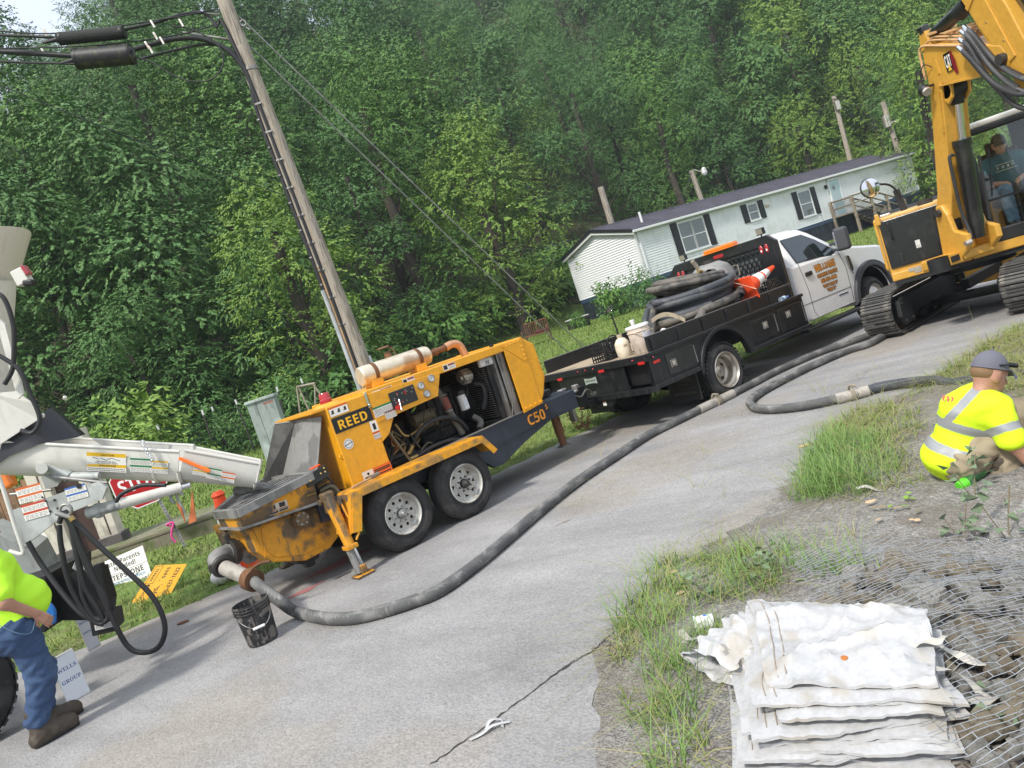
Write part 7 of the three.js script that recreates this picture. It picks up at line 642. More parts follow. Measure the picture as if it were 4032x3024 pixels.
{ const p = atZ(1166, 742, 30.5), t = thing('garden_bench', 'rusty brown metal loveseat with a dark red cushion on the lawn', 'bench', [p[0], ground(p[0], p[2]), p[2]], -0.25); for (const x of [-0.5, 0.5]) for (const z of [-0.25, 0.25]) part(t, 'leg', M.rustRed, cyl([x, 0, z], [x, 0.42, z], 0.025)); for (const x of [-0.25, 0.25]) { const b = part(t, 'backrest', M.rustRed, ...[0, 1, 2, 3, 4, 5].map((i) => cyl([x - 0.22 + i * 0.09, 0.42, -0.26], [x - 0.22 + i * 0.09, 0.92, -0.36], 0.014)), cyl([x - 0.25, 0.92, -0.36], [x + 0.25, 0.92, -0.36], 0.02)); } part(t, 'seat', M.rustRed, bx(-0.52, 0.52, 0.4, 0.44, -0.27, 0.27)); part(t, 'cushion', M.maroon, bx(0.0, 0.5, 0.44, 0.54, -0.24, 0.26, 0.04)); for (const x of [-0.53, 0.53]) part(t, 'armrest', M.rustRed, tube([[x, 0.42, 0.25], [x, 0.64, 0.24], [x, 0.66, -0.28]], 0.02, 12)); }
{ const b = atY(528, 1226, 0.03), t = thing('channelizer_cone', 'tall orange cone with white bands standing behind the pump hopper', 'cone', [b[0], 0.02, b[2]], 0); const pr = (a, c) => lathe([[lerp(0.21, 0.07, a), 0.08 + a * 0.9], [lerp(0.21, 0.07, c), 0.08 + c * 0.9]], 28); part(t, 'cone_body', M.orange, pr(0, 0.14), pr(0.38, 0.46), pr(0.7, 1)); part(t, 'white_band', M.coneWhite, pr(0.14, 0.38), pr(0.46, 0.7)); part(t, 'handle_top', M.orange, lathe([[0.07, 0.98], [0.09, 1.0], [0.06, 1.05], [0, 1.06]], 18)); part(t, 'base', M.orange, cylY(0.27, 0.24, 0.08, [0, 0.04, 0], null, 8)); }
{ const b = atY(490, 1258, 0), t = thing('plastic_jug', 'white plastic jug lying in the grass beside the discharge pipe', 'jug', [b[0], 0.1, b[2]], 0.6); part(t, 'jug_body', M.coneWhite, sph(0.12, [0, 0, 0], [1.4, 0.9, 1], 18)); part(t, 'neck', M.coneWhite, cyl([0.15, 0, 0], [0.22, 0.01, 0], 0.035)); }
// discharge line: pipe, clamp, hose on the road
const pumpPt = (x, y, z) => V(x, y, z).applyAxisAngle(V(0, 1, 0), turnOf(52)).add(V(...place(52, 4.05, 8.2))).toArray();
{
  const a = pumpPt(-2.02, 0.54, 0.38), b = pumpPt(-1.95, 0.42, 0.78), q = a.map((v, i) => lerp(v, b[i], 0.93)), t = thing('discharge_pipe', 'pale concrete-splashed steel pipe leaving the pump elbow', 'pipe', [0, 0, 0]); part(t, 'pipe_shell', M.pipePale, cyl(a, b, 0.075, 0.07, 20)); part(t, 'collar', M.pipePale, cyl(q, b, 0.085, 0.085, 20));
  const c0 = pumpPt(-1.955, 0.42, 0.76), c1 = pumpPt(-1.94, 0.4, 0.86); const cl = thing('hose_clamp', 'rusty pipe clamp joining the pale pipe to the hose', 'clamp', [0, 0, 0]); part(cl, 'clamp_ring', M.rust, cyl(c0, c1, 0.105, 0.105, 20)); part(cl, 'clamp_lever', M.rust, tube([[c1[0] + 0.0, c1[1] + 0.11, c1[2]], [c1[0] + 0.1, c1[1] + 0.14, c1[2]], [c1[0] + 0.2, c1[1] + 0.13, c1[2]]], 0.014, 10));
  const gnd = [[640, 1322], [700, 1335], [760, 1335], [820, 1322], [890, 1300], [950, 1275], [1030, 1218], [1100, 1160], [1180, 1092], [1250, 1038], [1330, 985], [1400, 940], [1470, 905], [1535, 873]].map(([x, y]) => atY(x, y, 0.054));
  solo('concrete_hose', 'long cement-stained hose curving along the road from the pump to the truck wheel', 'hose', M.hose, [tube([pumpPt(-1.945, 0.4, 0.84), pumpPt(-1.92, 0.3, 1.02), pumpPt(-1.88, 0.17, 1.25), ...gnd], 0.053, 160, 14)], 'hoses on the road');
  const g2 = [[1550, 866], [1610, 836], [1680, 800], [1760, 765], [1830, 740], [1880, 722]].map(([x, y]) => atY(x, y, 0.056)); solo('concrete_hose', 'cement-stained hose running along the road from the truck wheel to under the excavator track', 'hose', M.hose, [tube([...g2, [6.0, 0.075, -12.3], [7.5, 0.075, -12.9]], 0.05, 80, 14)], 'hoses on the road');
  const g3 = [[1885, 738], [1830, 757], [1760, 787], [1700, 816], [1655, 840], [1628, 858], [1620, 872], [1638, 882], [1680, 883], [1750, 874], [1835, 855]].map(([x, y]) => atY(x, y, 0.056)); solo('concrete_hose', 'hose doubled back in a tight bend beside the truck wheel', 'hose', M.hose, [tube([[6.2, 0.075, -11.9], ...g3], 0.051, 120, 14)], 'hoses on the road');
  const g4 = [[1850, 851], [1900, 836], [1960, 826], [2020, 822], [2060, 828]].map(([x, y]) => atY(x, y, 0.058)); solo('concrete_hose', 'clean dark hose leading from the clamp behind the crouching worker', 'hose', M.hoseClean, [tube([...g4, [4.35, 0.06, -7.0], [4.5, 0.06, -6.3], [5.2, 0.06, -5.7]], 0.052, 80, 14)], 'hoses on the road');
  for (const [p, q2, lab, hv] of [[[1535, 873], [1562, 860], 'cement-caked clamp joining two hoses beside the truck wheel', [1548, 866]], [[1830, 856], [1856, 849], 'cement-caked clamp joining the bent hose to the clean dark hose', [1840, 853]]]) { const a = atY(...p, 0.058), b = atY(...q2, 0.058), t = thing('hose_clamp', lab, 'clamp', [0, 0, 0]), m1 = a.map((v, i) => lerp(v, b[i], 0.35)), m2 = a.map((v, i) => lerp(v, b[i], 0.65)), ex = (k) => a.map((v, i) => lerp(v, b[i], k)); part(t, 'coupling', M.pipePale, cyl(ex(-0.9), ex(1.8), 0.058, 0.058, 18)); part(t, 'clamp_ring', M.mudTan, cyl(m1, m2, 0.082, 0.082, 18)); part(t, 'clamp_lever', M.mudTan, tube([[m1[0] - 0.02, 0.13, m1[2]], [m1[0], 0.17, m1[2] + 0.02], [m1[0] + 0.06, 0.15, m1[2] + 0.05]], 0.014, 10)); }
  const bk = atY(570, 1385, 0), t2 = thing('black_bucket', 'black plastic bucket streaked with cement under the discharge pipe', 'bucket', [bk[0], 0, bk[2]], 0.4); part(t2, 'bucket_body', M.bucketBlack, lathe([[0, 0.005], [0.125, 0.005], [0.13, 0.02], [0.148, 0.3], [0.152, 0.37], [0.145, 0.37], [0.14, 0.3], [0.12, 0.03], [0, 0.02]], 32)); for (const y of [0.3, 0.325, 0.35]) part(t2, 'rib', M.black, tor(0.152, 0.007, [0, y, 0], [PI / 2, 0, 0], PI * 2, 30, 6)); part(t2, 'wire_handle', M.steel, tube([[-0.15, 0.3, 0], [-0.1, 0.22, 0.13], [0, 0.16, 0.16], [0.1, 0.2, 0.13], [0.15, 0.3, 0]], 0.004, 20, 5)); part(t2, 'handle_grip', M.coneWhite, cyl([-0.05, 0.17, 0.155], [0.05, 0.17, 0.155], 0.012));
}
{ const a = pumpPt(-0.72, 0.84, 0.86), b = pumpPt(-0.42, 0.86, 0.84), t = thing('hammer', 'wooden handled hammer lying on the trailer fender', 'hammer', [0, 0, 0]); part(t, 'handle', M.newWood, cyl(a, b, 0.014, 0.012)); part(t, 'head', M.steel, cyl([b[0] - 0.03, b[1], b[2] + 0.05], [b[0] + 0.03, b[1], b[2] - 0.05], 0.025, 0.025, 10)); }
// ---------- vegetation ----------
const leafTex = (cols, seed) => ctex(64, (u, v) => { const k = hash(Math.floor(u * 64), Math.floor(v * 64), seed), a = hash(Math.floor(u * 8), Math.floor(v * 8), seed + 1); const c = mix3(mix3(cols[0], cols[1], a), cols[2], k * k * 0.6); return c; }, 1);
const leafMat = (cols, seed) => { const t = leafTex(cols, seed); t.magFilter = THREE.NearestFilter; return mat([1, 1, 1], 0.62, 0, { map: t, side: THREE.DoubleSide }); };
M.leafA = leafMat([[0.0661, 0.165, 0.0209], [0.0936, 0.21, 0.0278], [0.154, 0.274, 0.0522]], 1); M.leafB = leafMat([[0.055, 0.149, 0.0348], [0.077, 0.182, 0.0418], [0.122, 0.228, 0.0639]], 2); M.leafC = leafMat([[0.122, 0.228, 0.0233], [0.154, 0.262, 0.029], [0.22, 0.308, 0.0581]], 3); M.leafD = leafMat([[0.055, 0.149, 0.029], [0.077, 0.182, 0.0348], [0.132, 0.24, 0.0581]], 4);
M.bark = mat([1, 1, 1], 0.95, 0, { map: M.poleWood.map, color: C(0.2, 0.19, 0.18), bumpMap: bumpGrit, bumpScale: 0.02 });
function leafSoup() { const v = [], nn = [], uv = []; return { v, nn, uv, leaf(p, d, s, r, w = 0.55, n) { // a bent diamond, its face turned roughly along n
    const D = d.clone(); if (n) D.addScaledVector(n, -0.75 * D.dot(n)); D.normalize(); const S = (n ? n.clone().add(V((r() - 0.5) * 1.1, (r() - 0.5) * 1.1, (r() - 0.5) * 1.1)) : V(r() - 0.5, (r() - 0.5) * 0.7, r() - 0.5)).cross(D).normalize(), N = S.clone().cross(D).normalize(), a = p, b = p.clone().addScaledVector(D, s * 0.5).addScaledVector(S, s * w * 0.5).addScaledVector(N, s * 0.08), c = p.clone().addScaledVector(D, s).addScaledVector(N, -s * 0.14), e = p.clone().addScaledVector(D, s * 0.5).addScaledVector(S, -s * w * 0.5).addScaledVector(N, s * 0.08), U = r(), W = r();
    for (const q of [a, b, c, a, c, e]) { v.push(q.x, q.y, q.z); uv.push(U, W); } }, geo() { const g = new THREE.BufferGeometry(); g.setAttribute('position', new THREE.BufferAttribute(new Float32Array(v), 3)); g.setAttribute('uv', new THREE.BufferAttribute(new Float32Array(uv), 2)); g.computeVertexNormals(); g.userData.keep = true; return g; } }; }
// crown: leaf sprays on the shells of many small lobes; lobes = [x, y, z, r]
function crown(lobes, per, size, seed, droop = 0.2, w = 0.55, flat = 0.75) {
  const r = rng(seed), L = leafSoup();
  for (const [x, y, z, R0] of lobes) { const n = Math.round(per * R0 * R0); for (let i = 0; i < n; i++) { const a = r() * PI * 2, cy = 1 - 1.75 * Math.pow(r(), 0.8), sy = Math.sqrt(Math.max(0, 1 - cy * cy)), k = R0 * (0.82 + 0.22 * r() + 0.1 * Math.sin(a * 5 + seed + cy * 6)), o = V(sy * Math.cos(a), cy, sy * Math.sin(a)), p = V(x + o.x * k, y + o.y * k * flat, z + o.z * k); const nv = o.clone().add(V(0, 0.75, 0)).normalize(), tw = o.clone().add(V((r() - 0.5) * 0.9, (r() - 0.5) * 0.6 - droop, (r() - 0.5) * 0.9)).normalize(); for (let j = 0; j < 7; j++) { const q = p.clone().addScaledVector(tw, (j - 3) * size * 0.5), d = tw.clone().multiplyScalar(0.5).add(V(r() - 0.5, (r() - 0.5) * 0.7 - droop * 0.6, r() - 0.5).multiplyScalar(1.6)); L.leaf(q, d, size * (0.7 + 0.6 * r()), r, w, nv); } } }
  return L.geo();
}
function lobesOf(h, rad, seed, n, base = 0.25, taper = 0.5) { const r = rng(seed), o = []; for (let i = 0; i < n; i++) { const k = base + (1 - base) * (i + 0.5) / n, env = rad * (Math.sin(PI * Math.min(1, 0.18 + k * 0.78)) * (1 - taper * k) + 0.15), a = r() * PI * 2 + i * 2.4, d = env * (0.35 + 0.6 * r()); o.push([Math.cos(a) * d, h * k, Math.sin(a) * d, rad * (0.34 + 0.22 * r())]); } return o; }
function trunkGeo(h, r0, lobes, seed) { const r = rng(seed), g = [tube([[0, -0.6, 0], [0.1 * r0, h * 0.3, 0.2 * r0], [(r() - 0.5) * 0.8, h * 0.55, (r() - 0.5) * 0.8], [(r() - 0.5), h * 0.78, (r() - 0.5)]], r0, 10, 7)]; const p = g[0].attributes.position; for (let i = 0; i < p.count; i++) { const k = 1 - 0.8 * clamp(p.getY(i) / h); const cx = 0, cz = 0; p.setX(i, p.getX(i) * (0.4 + 0.6 * k)); p.setZ(i, p.getZ(i) * (0.4 + 0.6 * k)); } for (const l of lobes.slice(0, 12)) g.push(cyl([0, l[1] * 0.62, 0], [l[0] * 0.9, l[1], l[2] * 0.9], r0 * 0.28, r0 * 0.06, 5)); return g; }
const kinds = [
  ['broad leafy maple', 14, 4.2, 19, 46, 0.16, M.leafA, 0.15, 0.7, 0.3], ['tall poplar', 17, 3.6, 24, 46, 0.16, M.leafB, 0.1, 0.62, 0.55], ['yellow-green sapling tree', 11, 3.2, 16, 50, 0.15, M.leafC, 0.2, 0.55, 0.35], ['vine-draped tree', 12, 4.0, 24, 54, 0.145, M.leafD, 0.45, 0.8, 0.2], ['fine-leaved locust', 15, 4.0, 20, 46, 0.14, M.leafB, 0.1, 0.35, 0.35], ['slender leafy ash', 15, 3.0, 20, 48, 0.155, M.leafA, 0.2, 0.45, 0.45],
].map(([nm, h, rad, n, per, size, m, droop, w, taper], i) => { const lb = lobesOf(h, rad, 60 + i, n, i === 3 ? 0.06 : i === 2 ? 0.1 : 0.16, taper); return { nm, h, m, crown: crown(lb, per, size, 80 + i, droop, w), trunk: boxUV(mergeGeometries(trunkGeo(h, 0.2 + 0.06 * (i % 3), lb, 90 + i))) }; });
const onView = (x, y, z, pad = 1.1) => { const X = x, up = y - 1.93, fw = -z, fc = fw * Math.cos(PT) - up * Math.sin(PT), uc = fw * Math.sin(PT) + up * Math.cos(PT); if (fc < 1) return null; const a = 1661 * X / fc, b = -1661 * uc / fc, u = a * Math.cos(RL) + b * Math.sin(RL), v = -a * Math.sin(RL) + b * Math.cos(RL); return Math.abs(u) < 1106 * pad && Math.abs(v) < 830 * pad ? [1106 + u, 829.5 + v] : null; };
const openLawn = (b) => b && b[0] > 820 && b[0] < 1310 && b[1] > 806 - (b[0] - 850) * 0.44;
let treeN = 0;
function plantTree(k, x, z, s, turn, lab, grp) { const K = kinds[k], y = ground(x, z) - 0.2, t = thing('tree', lab || K.nm + ' among the dense woods on the hillside', 'tree', [x, y, z], turn, grp || 'trees of the wooded hillside'); t.scale.set(s, s, s); const tr = new THREE.Mesh(K.trunk, M.bark), cr = new THREE.Mesh(K.crown, K.m); tr.name = 'trunk'; cr.name = 'crown'; cr.userData.kind = 'stuff'; t.add(fin(tr), fin(cr)); treeN++; return t; }
{
  const r = rng(77), at = (p, q) => [0.716 * p - 0.70 * q, -0.70 * p - 0.716 * q];
  const rows = [[25, 4.6, 0.62], [29.5, 4.8, 0.85], [35, 5.2, 1.0], [41.5, 5.6, 1.05], [49, 6.0, 1.1], [58, 6.6, 1.15], [69, 7.2, 1.2], [83, 8.2, 1.25], [100, 10, 1.3]];
  rows.forEach(([q, step, sc], ri) => { for (let p = -40; p < 150; p += step) { const Q = q + (r() - 0.5) * 3.2, P = p + (r() - 0.5) * step * 0.7, [x, z] = at(P, Q), k = r() < 0.5 ? [0, 1, 4, 5][Math.floor(r() * 4)] : Math.floor(r() * 6), turn = r() * 6.28, s = sc * (0.8 + 0.45 * r()) * (k === 2 ? 0.85 : 1); if (z > -14 || (x > 5 && x < 27 && z > -53)) continue; const y = ground(x, z); if (!(onView(x, y + 3, z, 1.12) || onView(x, y + 9 * s, z, 1.12) || onView(x, y + 14 * s, z, 1.12))) continue;
    const bs = onView(x, y, z, 2); if (openLawn(bs)) continue; let S = s; for (let n = 0; n < 12; n++) { const u = onView(x, y + 15 * S, z, 3); if (u && u[0] < 190 && u[1] < 105 - 0.45 * u[0]) S *= 0.93; } const left = onView(x, y + 5, z, 3); const kk = left && left[0] < 620 && ri < 2 ? 3 : k; if (left && left[0] > 1180 && left[0] < 2000 && ri < 1) continue; plantTree(kk, x, z, S * (ri === 0 ? 0.8 : 1), turn); } });
  for (const [q2, step, sc] of [[29, 5, 0.75], [34, 5.4, 1], [40, 6, 1.1], [50, 6.6, 1.2], [63, 7.6, 1.25], [80, 9, 1.3]]) for (let X = 12; X < 130; X += step) { const x = X + (r() - 0.5) * 3, z = -(q2 + (r() - 0.5) * 4 + 32 - 0.17 * x) / 0.98, s = sc * (0.8 + 0.45 * r()), k = Math.floor(r() * 6), y = ground(x, z); if (-0.70 * x - 0.716 * z > 31 || !(onView(x, y + 3, z, 1.08) || onView(x, y + 13 * s, z, 1.08))) continue; plantTree(k, x, z, s, r() * 6); }
  // single trees that stand out
  plantTree(2, ...at(28.5, 27).concat(), 1.05, 1, 'yellow-green tree standing out from the darker woods above the pump', 'single trees'); plantTree(2, -5.6, -25, 0.75, 2.2, 'bright yellow-green young tree behind the leaning utility pole', 'single trees'); plantTree(4, 31, -52, 0.75, 0.4, 'leafy tree overhanging the far end of the mobile home roof', 'single trees'); plantTree(2, 27, -44, 0.9, 3, 'bright young tree between the mobile home and the excavator boom', 'single trees'); plantTree(5, 36, -50, 0.9, 5, 'leafy tree behind the excavator cab', 'single trees'); plantTree(0, 44, -52, 0.9, 4, 'broad tree at the far roadside beyond the excavator', 'single trees');
}
// forest floor
M.litter = matP([0.05, 0.055, 0.02], 0.95, 0, 200, [0.07, 0.05, 0.03], { spots: 0.7, size: 3, n: 256 });
{ const v = [], uv = [], st = 3, at = (p, q) => [0.716 * p - 0.70 * q, -0.70 * p - 0.716 * q]; for (let p = -60; p < 170; p += st) for (let q = 30; q < 130; q += st) for (const [a, b] of [[0, 0], [1, 1], [1, 0], [0, 0], [0, 1], [1, 1]]) { const [x, z] = at(p + a * st, q + b * st + (q === 30 && !b ? 1.2 * Math.sin(p + a * st) : 0)); v.push(x, ground(x, z) + 0.06, z); uv.push(x, z); } const g = new THREE.BufferGeometry(); g.setAttribute('position', new THREE.BufferAttribute(new Float32Array(v), 3)); g.setAttribute('uv', new THREE.BufferAttribute(new Float32Array(uv), 2)); g.computeVertexNormals(); g.userData.keep = true; struct('forest_floor', M.litter, [g]); }
// shrubs and vines along the edge of the wood
const shrubGeo = [0, 1, 2].map((i) => crown(Array.from({ length: 9 }, (_, k) => { const r = rng(300 + i * 20 + k); return [(r() - 0.5) * 2.4, 0.3 + r() * 1.0, (r() - 0.5) * 1.8, 0.45 + r() * 0.35]; }), 75, 0.17, 310 + i, 0.15, i === 1 ? 0.35 : 0.6, 0.8));
{ const r = rng(55), at = (p, q) => [0.716 * p - 0.70 * q, -0.70 * p - 0.716 * q]; for (let p = -26; p < 64; p += 1.7) for (const q of [21.8, 23.6, 25.6]) { const [x, z] = at(p + r() * 1.5, q + (r() - 0.5) * 2), y = ground(x, z); if ((x > 4 && x < 27 && z > -51) || !onView(x, y + 1, z, 1.05) || r() < 0.22) continue; if (q < 23 && x > -4.5) continue; const sv = onView(x, y, z, 2); if (openLawn(sv)) continue; const t = thing('shrub', ['rounded dark shrub at the foot of the wooded hillside', 'weedy narrow-leaved shrub at the foot of the wooded hillside', 'bright leafy shrub at the foot of the wooded hillside'][p & 1 ? 0 : q > 24 ? 1 : 2], 'shrub', [x, y - 0.1, z], r() * 6, 'shrubs at the foot of the woods'); const k = Math.floor(r() * 3), m = new THREE.Mesh(shrubGeo[k], [M.leafD, M.leafC, M.leafA][p & 1 ? 0 : q > 24 ? 2 : 1]); m.name = 'foliage'; m.userData.kind = 'stuff'; const s = 0.7 + r() * 0.8; t.scale.set(s, s * (0.8 + r() * 0.5), s); t.add(fin(m)); } }
for (const [px, py, z, s, k, lab] of [[1418, 668, 32.5, 0.85, 1, 'feathery evergreen bush at the corner of the mobile home'], [1338, 712, 32.8, 0.75, 2, 'small leafy vine bush against the gable skirting'], [1262, 735, 33.4, 0.35, 0, 'little weed plant beside the air conditioner']]) { const p = atZ(px, py, z), t = thing('bush', lab, 'bush', [p[0], ground(p[0], p[2]) - 0.05, p[2]], 1); t.scale.set(s * 0.8, s * 1.35, s * 0.8); const m = new THREE.Mesh(shrubGeo[k], k === 1 ? M.leafB : M.leafA); m.name = 'foliage'; m.userData.kind = 'stuff'; t.add(fin(m)); part(t, 'stem', M.bark, cyl([0, -0.2, 0], [0.1, 0.8, 0], 0.04, 0.02)); }
{ const r = rng(8); for (let px = 840; px < 1300; px += 15) { const py = 802 - (px - 850) * 0.44 - 6 * r(); let p = null; for (let z = 22; z < 75 && !p; z += 0.5) { const q = atZ(px, py, z); if (q[1] <= ground(q[0], q[2]) + 0.05) p = q; } if (!p) continue; const t = thing('shrub', 'leafy undergrowth shrub where the lawn meets the woods', 'shrub', [p[0], ground(p[0], p[2]) - 0.1, p[2]], r() * 6, 'undergrowth along the lawn'), s = 1 + r() * 0.8, m = new THREE.Mesh(shrubGeo[Math.floor(r() * 3)], [M.leafD, M.leafA, M.leafC][Math.floor(r() * 3)]); m.name = 'foliage'; m.userData.kind = 'stuff'; t.scale.set(s, s * (0.7 + r() * 0.6), s); t.add(fin(m)); } }
// grass
const bladeMat = (cols, seed) => { const t = leafTex(cols, seed); t.magFilter = THREE.NearestFilter; return mat([1, 1, 1], 0.7, 0, { map: t, side: THREE.DoubleSide }); };
M.grassA = bladeMat([[0.13, 0.22, 0.03], [0.17, 0.26, 0.04], [0.3, 0.3, 0.1]], 11); M.grassHay = bladeMat([[0.18, 0.2, 0.05], [0.3, 0.27, 0.11], [0.4, 0.33, 0.17]], 12); M.grassLush = bladeMat([[0.12, 0.24, 0.05], [0.16, 0.28, 0.06], [0.24, 0.32, 0.1]], 13);
function tuft(n, h, spread, lean, seed, w = 0.006) { const r = rng(seed), v = [], uv = []; for (let i = 0; i < n; i++) { const a = r() * 6.28, d = spread * Math.sqrt(r()), x = d * Math.cos(a), z = d * Math.sin(a), b = r() * 6.28, le = lean * (0.3 + r()), H = h * (0.5 + 0.6 * r()), U = r(), W = r(), sx = Math.cos(b + 1.57) * w, sz = Math.sin(b + 1.57) * w, P = [0, 0.4, 0.75, 1].map((k) => [x + Math.cos(b) * le * H * k * k, H * k * (1 - 0.3 * le * k), z + Math.sin(b) * le * H * k * k]); for (let k = 0; k < 3; k++) { const w0 = 1 - k * 0.3, w1 = k === 2 ? 0.08 : 1 - (k + 1) * 0.3, A = P[k], B = P[k + 1], q = [[A[0] - sx * w0, A[1], A[2] - sz * w0], [A[0] + sx * w0, A[1], A[2] + sz * w0], [B[0] + sx * w1, B[1], B[2] + sz * w1], [B[0] - sx * w1, B[1], B[2] - sz * w1]]; for (const c of [0, 1, 2, 0, 2, 3]) { v.push(...q[c]); uv.push(U, W); } } } const g = new THREE.BufferGeometry(); g.setAttribute('position', new THREE.BufferAttribute(new Float32Array(v), 3)); g.setAttribute('uv', new THREE.BufferAttribute(new Float32Array(uv), 2)); g.computeVertexNormals(); return g; }
function scatter(name, lab, cat, geo, m, pts) { const o = new THREE.InstancedMesh(geo, m, pts.length), d = new THREE.Object3D(); pts.forEach(([x, y, z, s, a, sy, tx = 0, tz = 0], i) => { d.position.set(x, y, z); d.rotation.set(tx, a, tz); d.scale.set(s, s * (sy || 1), s); d.updateMatrix(); o.setMatrixAt(i, d.matrix); }); o.name = numbered(name); o.userData = { kind: 'stuff', label: lab, category: cat }; scene.add(fin(o)); return o; }
{
  const r = rng(21), A = [], B = [], Cc = [], far = [];
  for (let i = 0; i < 26000; i++) { const x = -13 + r() * 30, z = -7.5 - r() * 17, d = roadDist(x, z); if (d < 0.02 || tOf(x, z) < 8 || d > 3.6 || !onView(x, 0.2, z, 1.03)) continue; if (r() > (d < 2 ? 1 : 0.5)) continue; if (x > -9 && x < -2.6 && z < -12 && z > -13.9) continue; (r() < 0.6 ? A : B).push([x, ground(x, z) - 0.01, z, 0.6 + r() * 0.8, r() * 6.28, 0.5 + r() * 0.8, (r() - 0.5) * 0.7, (r() - 0.5) * 0.7]); }
  scatter('verge_grass', 'cut green grass along the far road edge', 'grass', tuft(12, 0.13, 0.09, 0.9, 1, 0.005), M.grassA, A); scatter('hay_clippings', 'drying grass clippings along the far road edge', 'grass', tuft(12, 0.12, 0.14, 2.2, 2, 0.004), M.grassHay, B);
  for (let i = 0; i < 60000; i++) { const x = -20 + r() * 50, z = -11 - r() * 38, d = roadDist(x, z); if (d < 2.2 || tOf(x, z) < 8 || treeQ(x, z) > 31 || !onView(x, 0.8, z, 1.02)) continue; if (x > -9 && x < -2.6 && z < -12 && z > -13.9) continue; if (treeQ(x, z) > 31) continue; far.push([x, ground(x, z) - 0.01, z, 0.9 + r() * 0.9, r() * 6.28, 0.5 + r() * 0.5]); }
  scatter('lawn_grass', 'mown green grass of the lawn', 'grass', tuft(14, 0.08, 0.2, 0.8, 3, 0.007), M.grassA, far);
  const W = []; for (let i = 0; i < 1500; i++) { const p = -14 + r() * 15, q = 20.3 + r() * 3.6, x = 0.716 * p - 0.70 * q, z = -0.70 * p - 0.716 * q; if (!onView(x, 1, z, 1.02)) continue; W.push([x, ground(x, z), z, 0.8 + r() * 0.6, r() * 6.28, 0.8 + r() * 0.5]); } scatter('tall_weeds', 'tall bright green weeds beside the garden fence', 'weeds', tuft(16, 0.95, 0.3, 0.6, 5, 0.014), M.grassA, W);
}
// ---------- people ----------
M.skin = matP([0.42, 0.22, 0.15], 0.55, 0, 210, [0.34, 0.15, 0.1], { spots: 0.3, streak: 0, specks: 0.15, size: 0.3, n: 128 }); M.hivis = matP([0.62, 0.86, 0.01], 0.75, 0, 211, [0.52, 0.72, 0.02], { spots: 0.3, streak: 0.1, specks: 0, size: 0.5, n: 128 }, { bumpMap: bumpFine, bumpScale: 0.001 }); M.hivisGreen = mat([0.5, 0.9, 0.03], 0.75); M.tape = mat([0.3, 0.31, 0.32], 0.4, 0.1); M.jeans = matP([0.03, 0.062, 0.14], 0.85, 0, 212, [0.055, 0.1, 0.19], { spots: 0.6, streak: 0.3, size: 0.4 }, { bumpMap: bumpFine, bumpScale: 0.002 }); M.jeansPale = mat([0.14, 0.24, 0.34], 0.85, 0, { map: sharedGrey[0] }); M.khaki = mat([0.34, 0.28, 0.19], 0.85, 0, { map: sharedGrey[1] }); M.boot = matP([0.06, 0.045, 0.032], 0.7, 0, 213, [0.11, 0.09, 0.065], { spots: 0.6, size: 0.25 }); M.teal = mat([0.015, 0.1, 0.13], 0.8); M.hairGrey = mat([0.3, 0.29, 0.27], 0.8); M.hairTan = mat([0.2, 0.12, 0.06], 0.8); M.capGrey = mat([0.13, 0.13, 0.16], 0.85, 0, { bumpMap: bumpFine, bumpScale: 0.001 }); M.eyeW = mat([0.7, 0.68, 0.65], 0.3);
const bounds = (pts, m) => [0, 1, 2].map((k) => [Math.min(...pts.map((p) => p[k])) - m, Math.max(...pts.map((p) => p[k])) + m]);
const fig = (fs, k, pts, m, h) => { const b = bounds(pts, m); return nets(blend(fs, k), b.map((q) => q[0]), b.map((q) => q[1]), h); };
const mid = (a, b, t) => a.map((v, i) => lerp(v, b[i], t)), addv = (a, b, s = 1) => a.map((v, i) => v + b[i] * s);
function headMesh(c, fwd, up, m) { // local x forward, y up, z right
  const f = [ell([-0.01, 0.03, 0], [0.098, 0.112, 0.08]), ell([0.025, -0.035, 0], [0.07, 0.085, 0.062]), ell([0.045, -0.09, 0], [0.04, 0.03, 0.04]), cap([0.09, 0.015, 0], [0.112, -0.025, 0], 0.011, 0.017), ell([-0.012, -0.005, 0.08], [0.024, 0.034, 0.012]), ell([-0.012, -0.005, -0.08], [0.024, 0.034, 0.012]), cap([-0.03, -0.06, 0], [-0.045, -0.2, 0], 0.055, 0.062), ell([0.082, -0.062, 0], [0.02, 0.012, 0.024]), cap([0.075, 0.035, 0.03], [0.075, 0.035, -0.03], 0.02, 0.02)];
  const g = nets(blend(f, 0.022), [-0.14, -0.22, -0.11], [0.15, 0.17, 0.11], 0.0065), X = V(...fwd).normalize(), Z = X.clone().cross(V(...up)).normalize(), Y = Z.clone().cross(X), M4 = new THREE.Matrix4().makeBasis(X, Y, Z).setPosition(...c); g.applyMatrix4(M4); return { g, M4 };
}
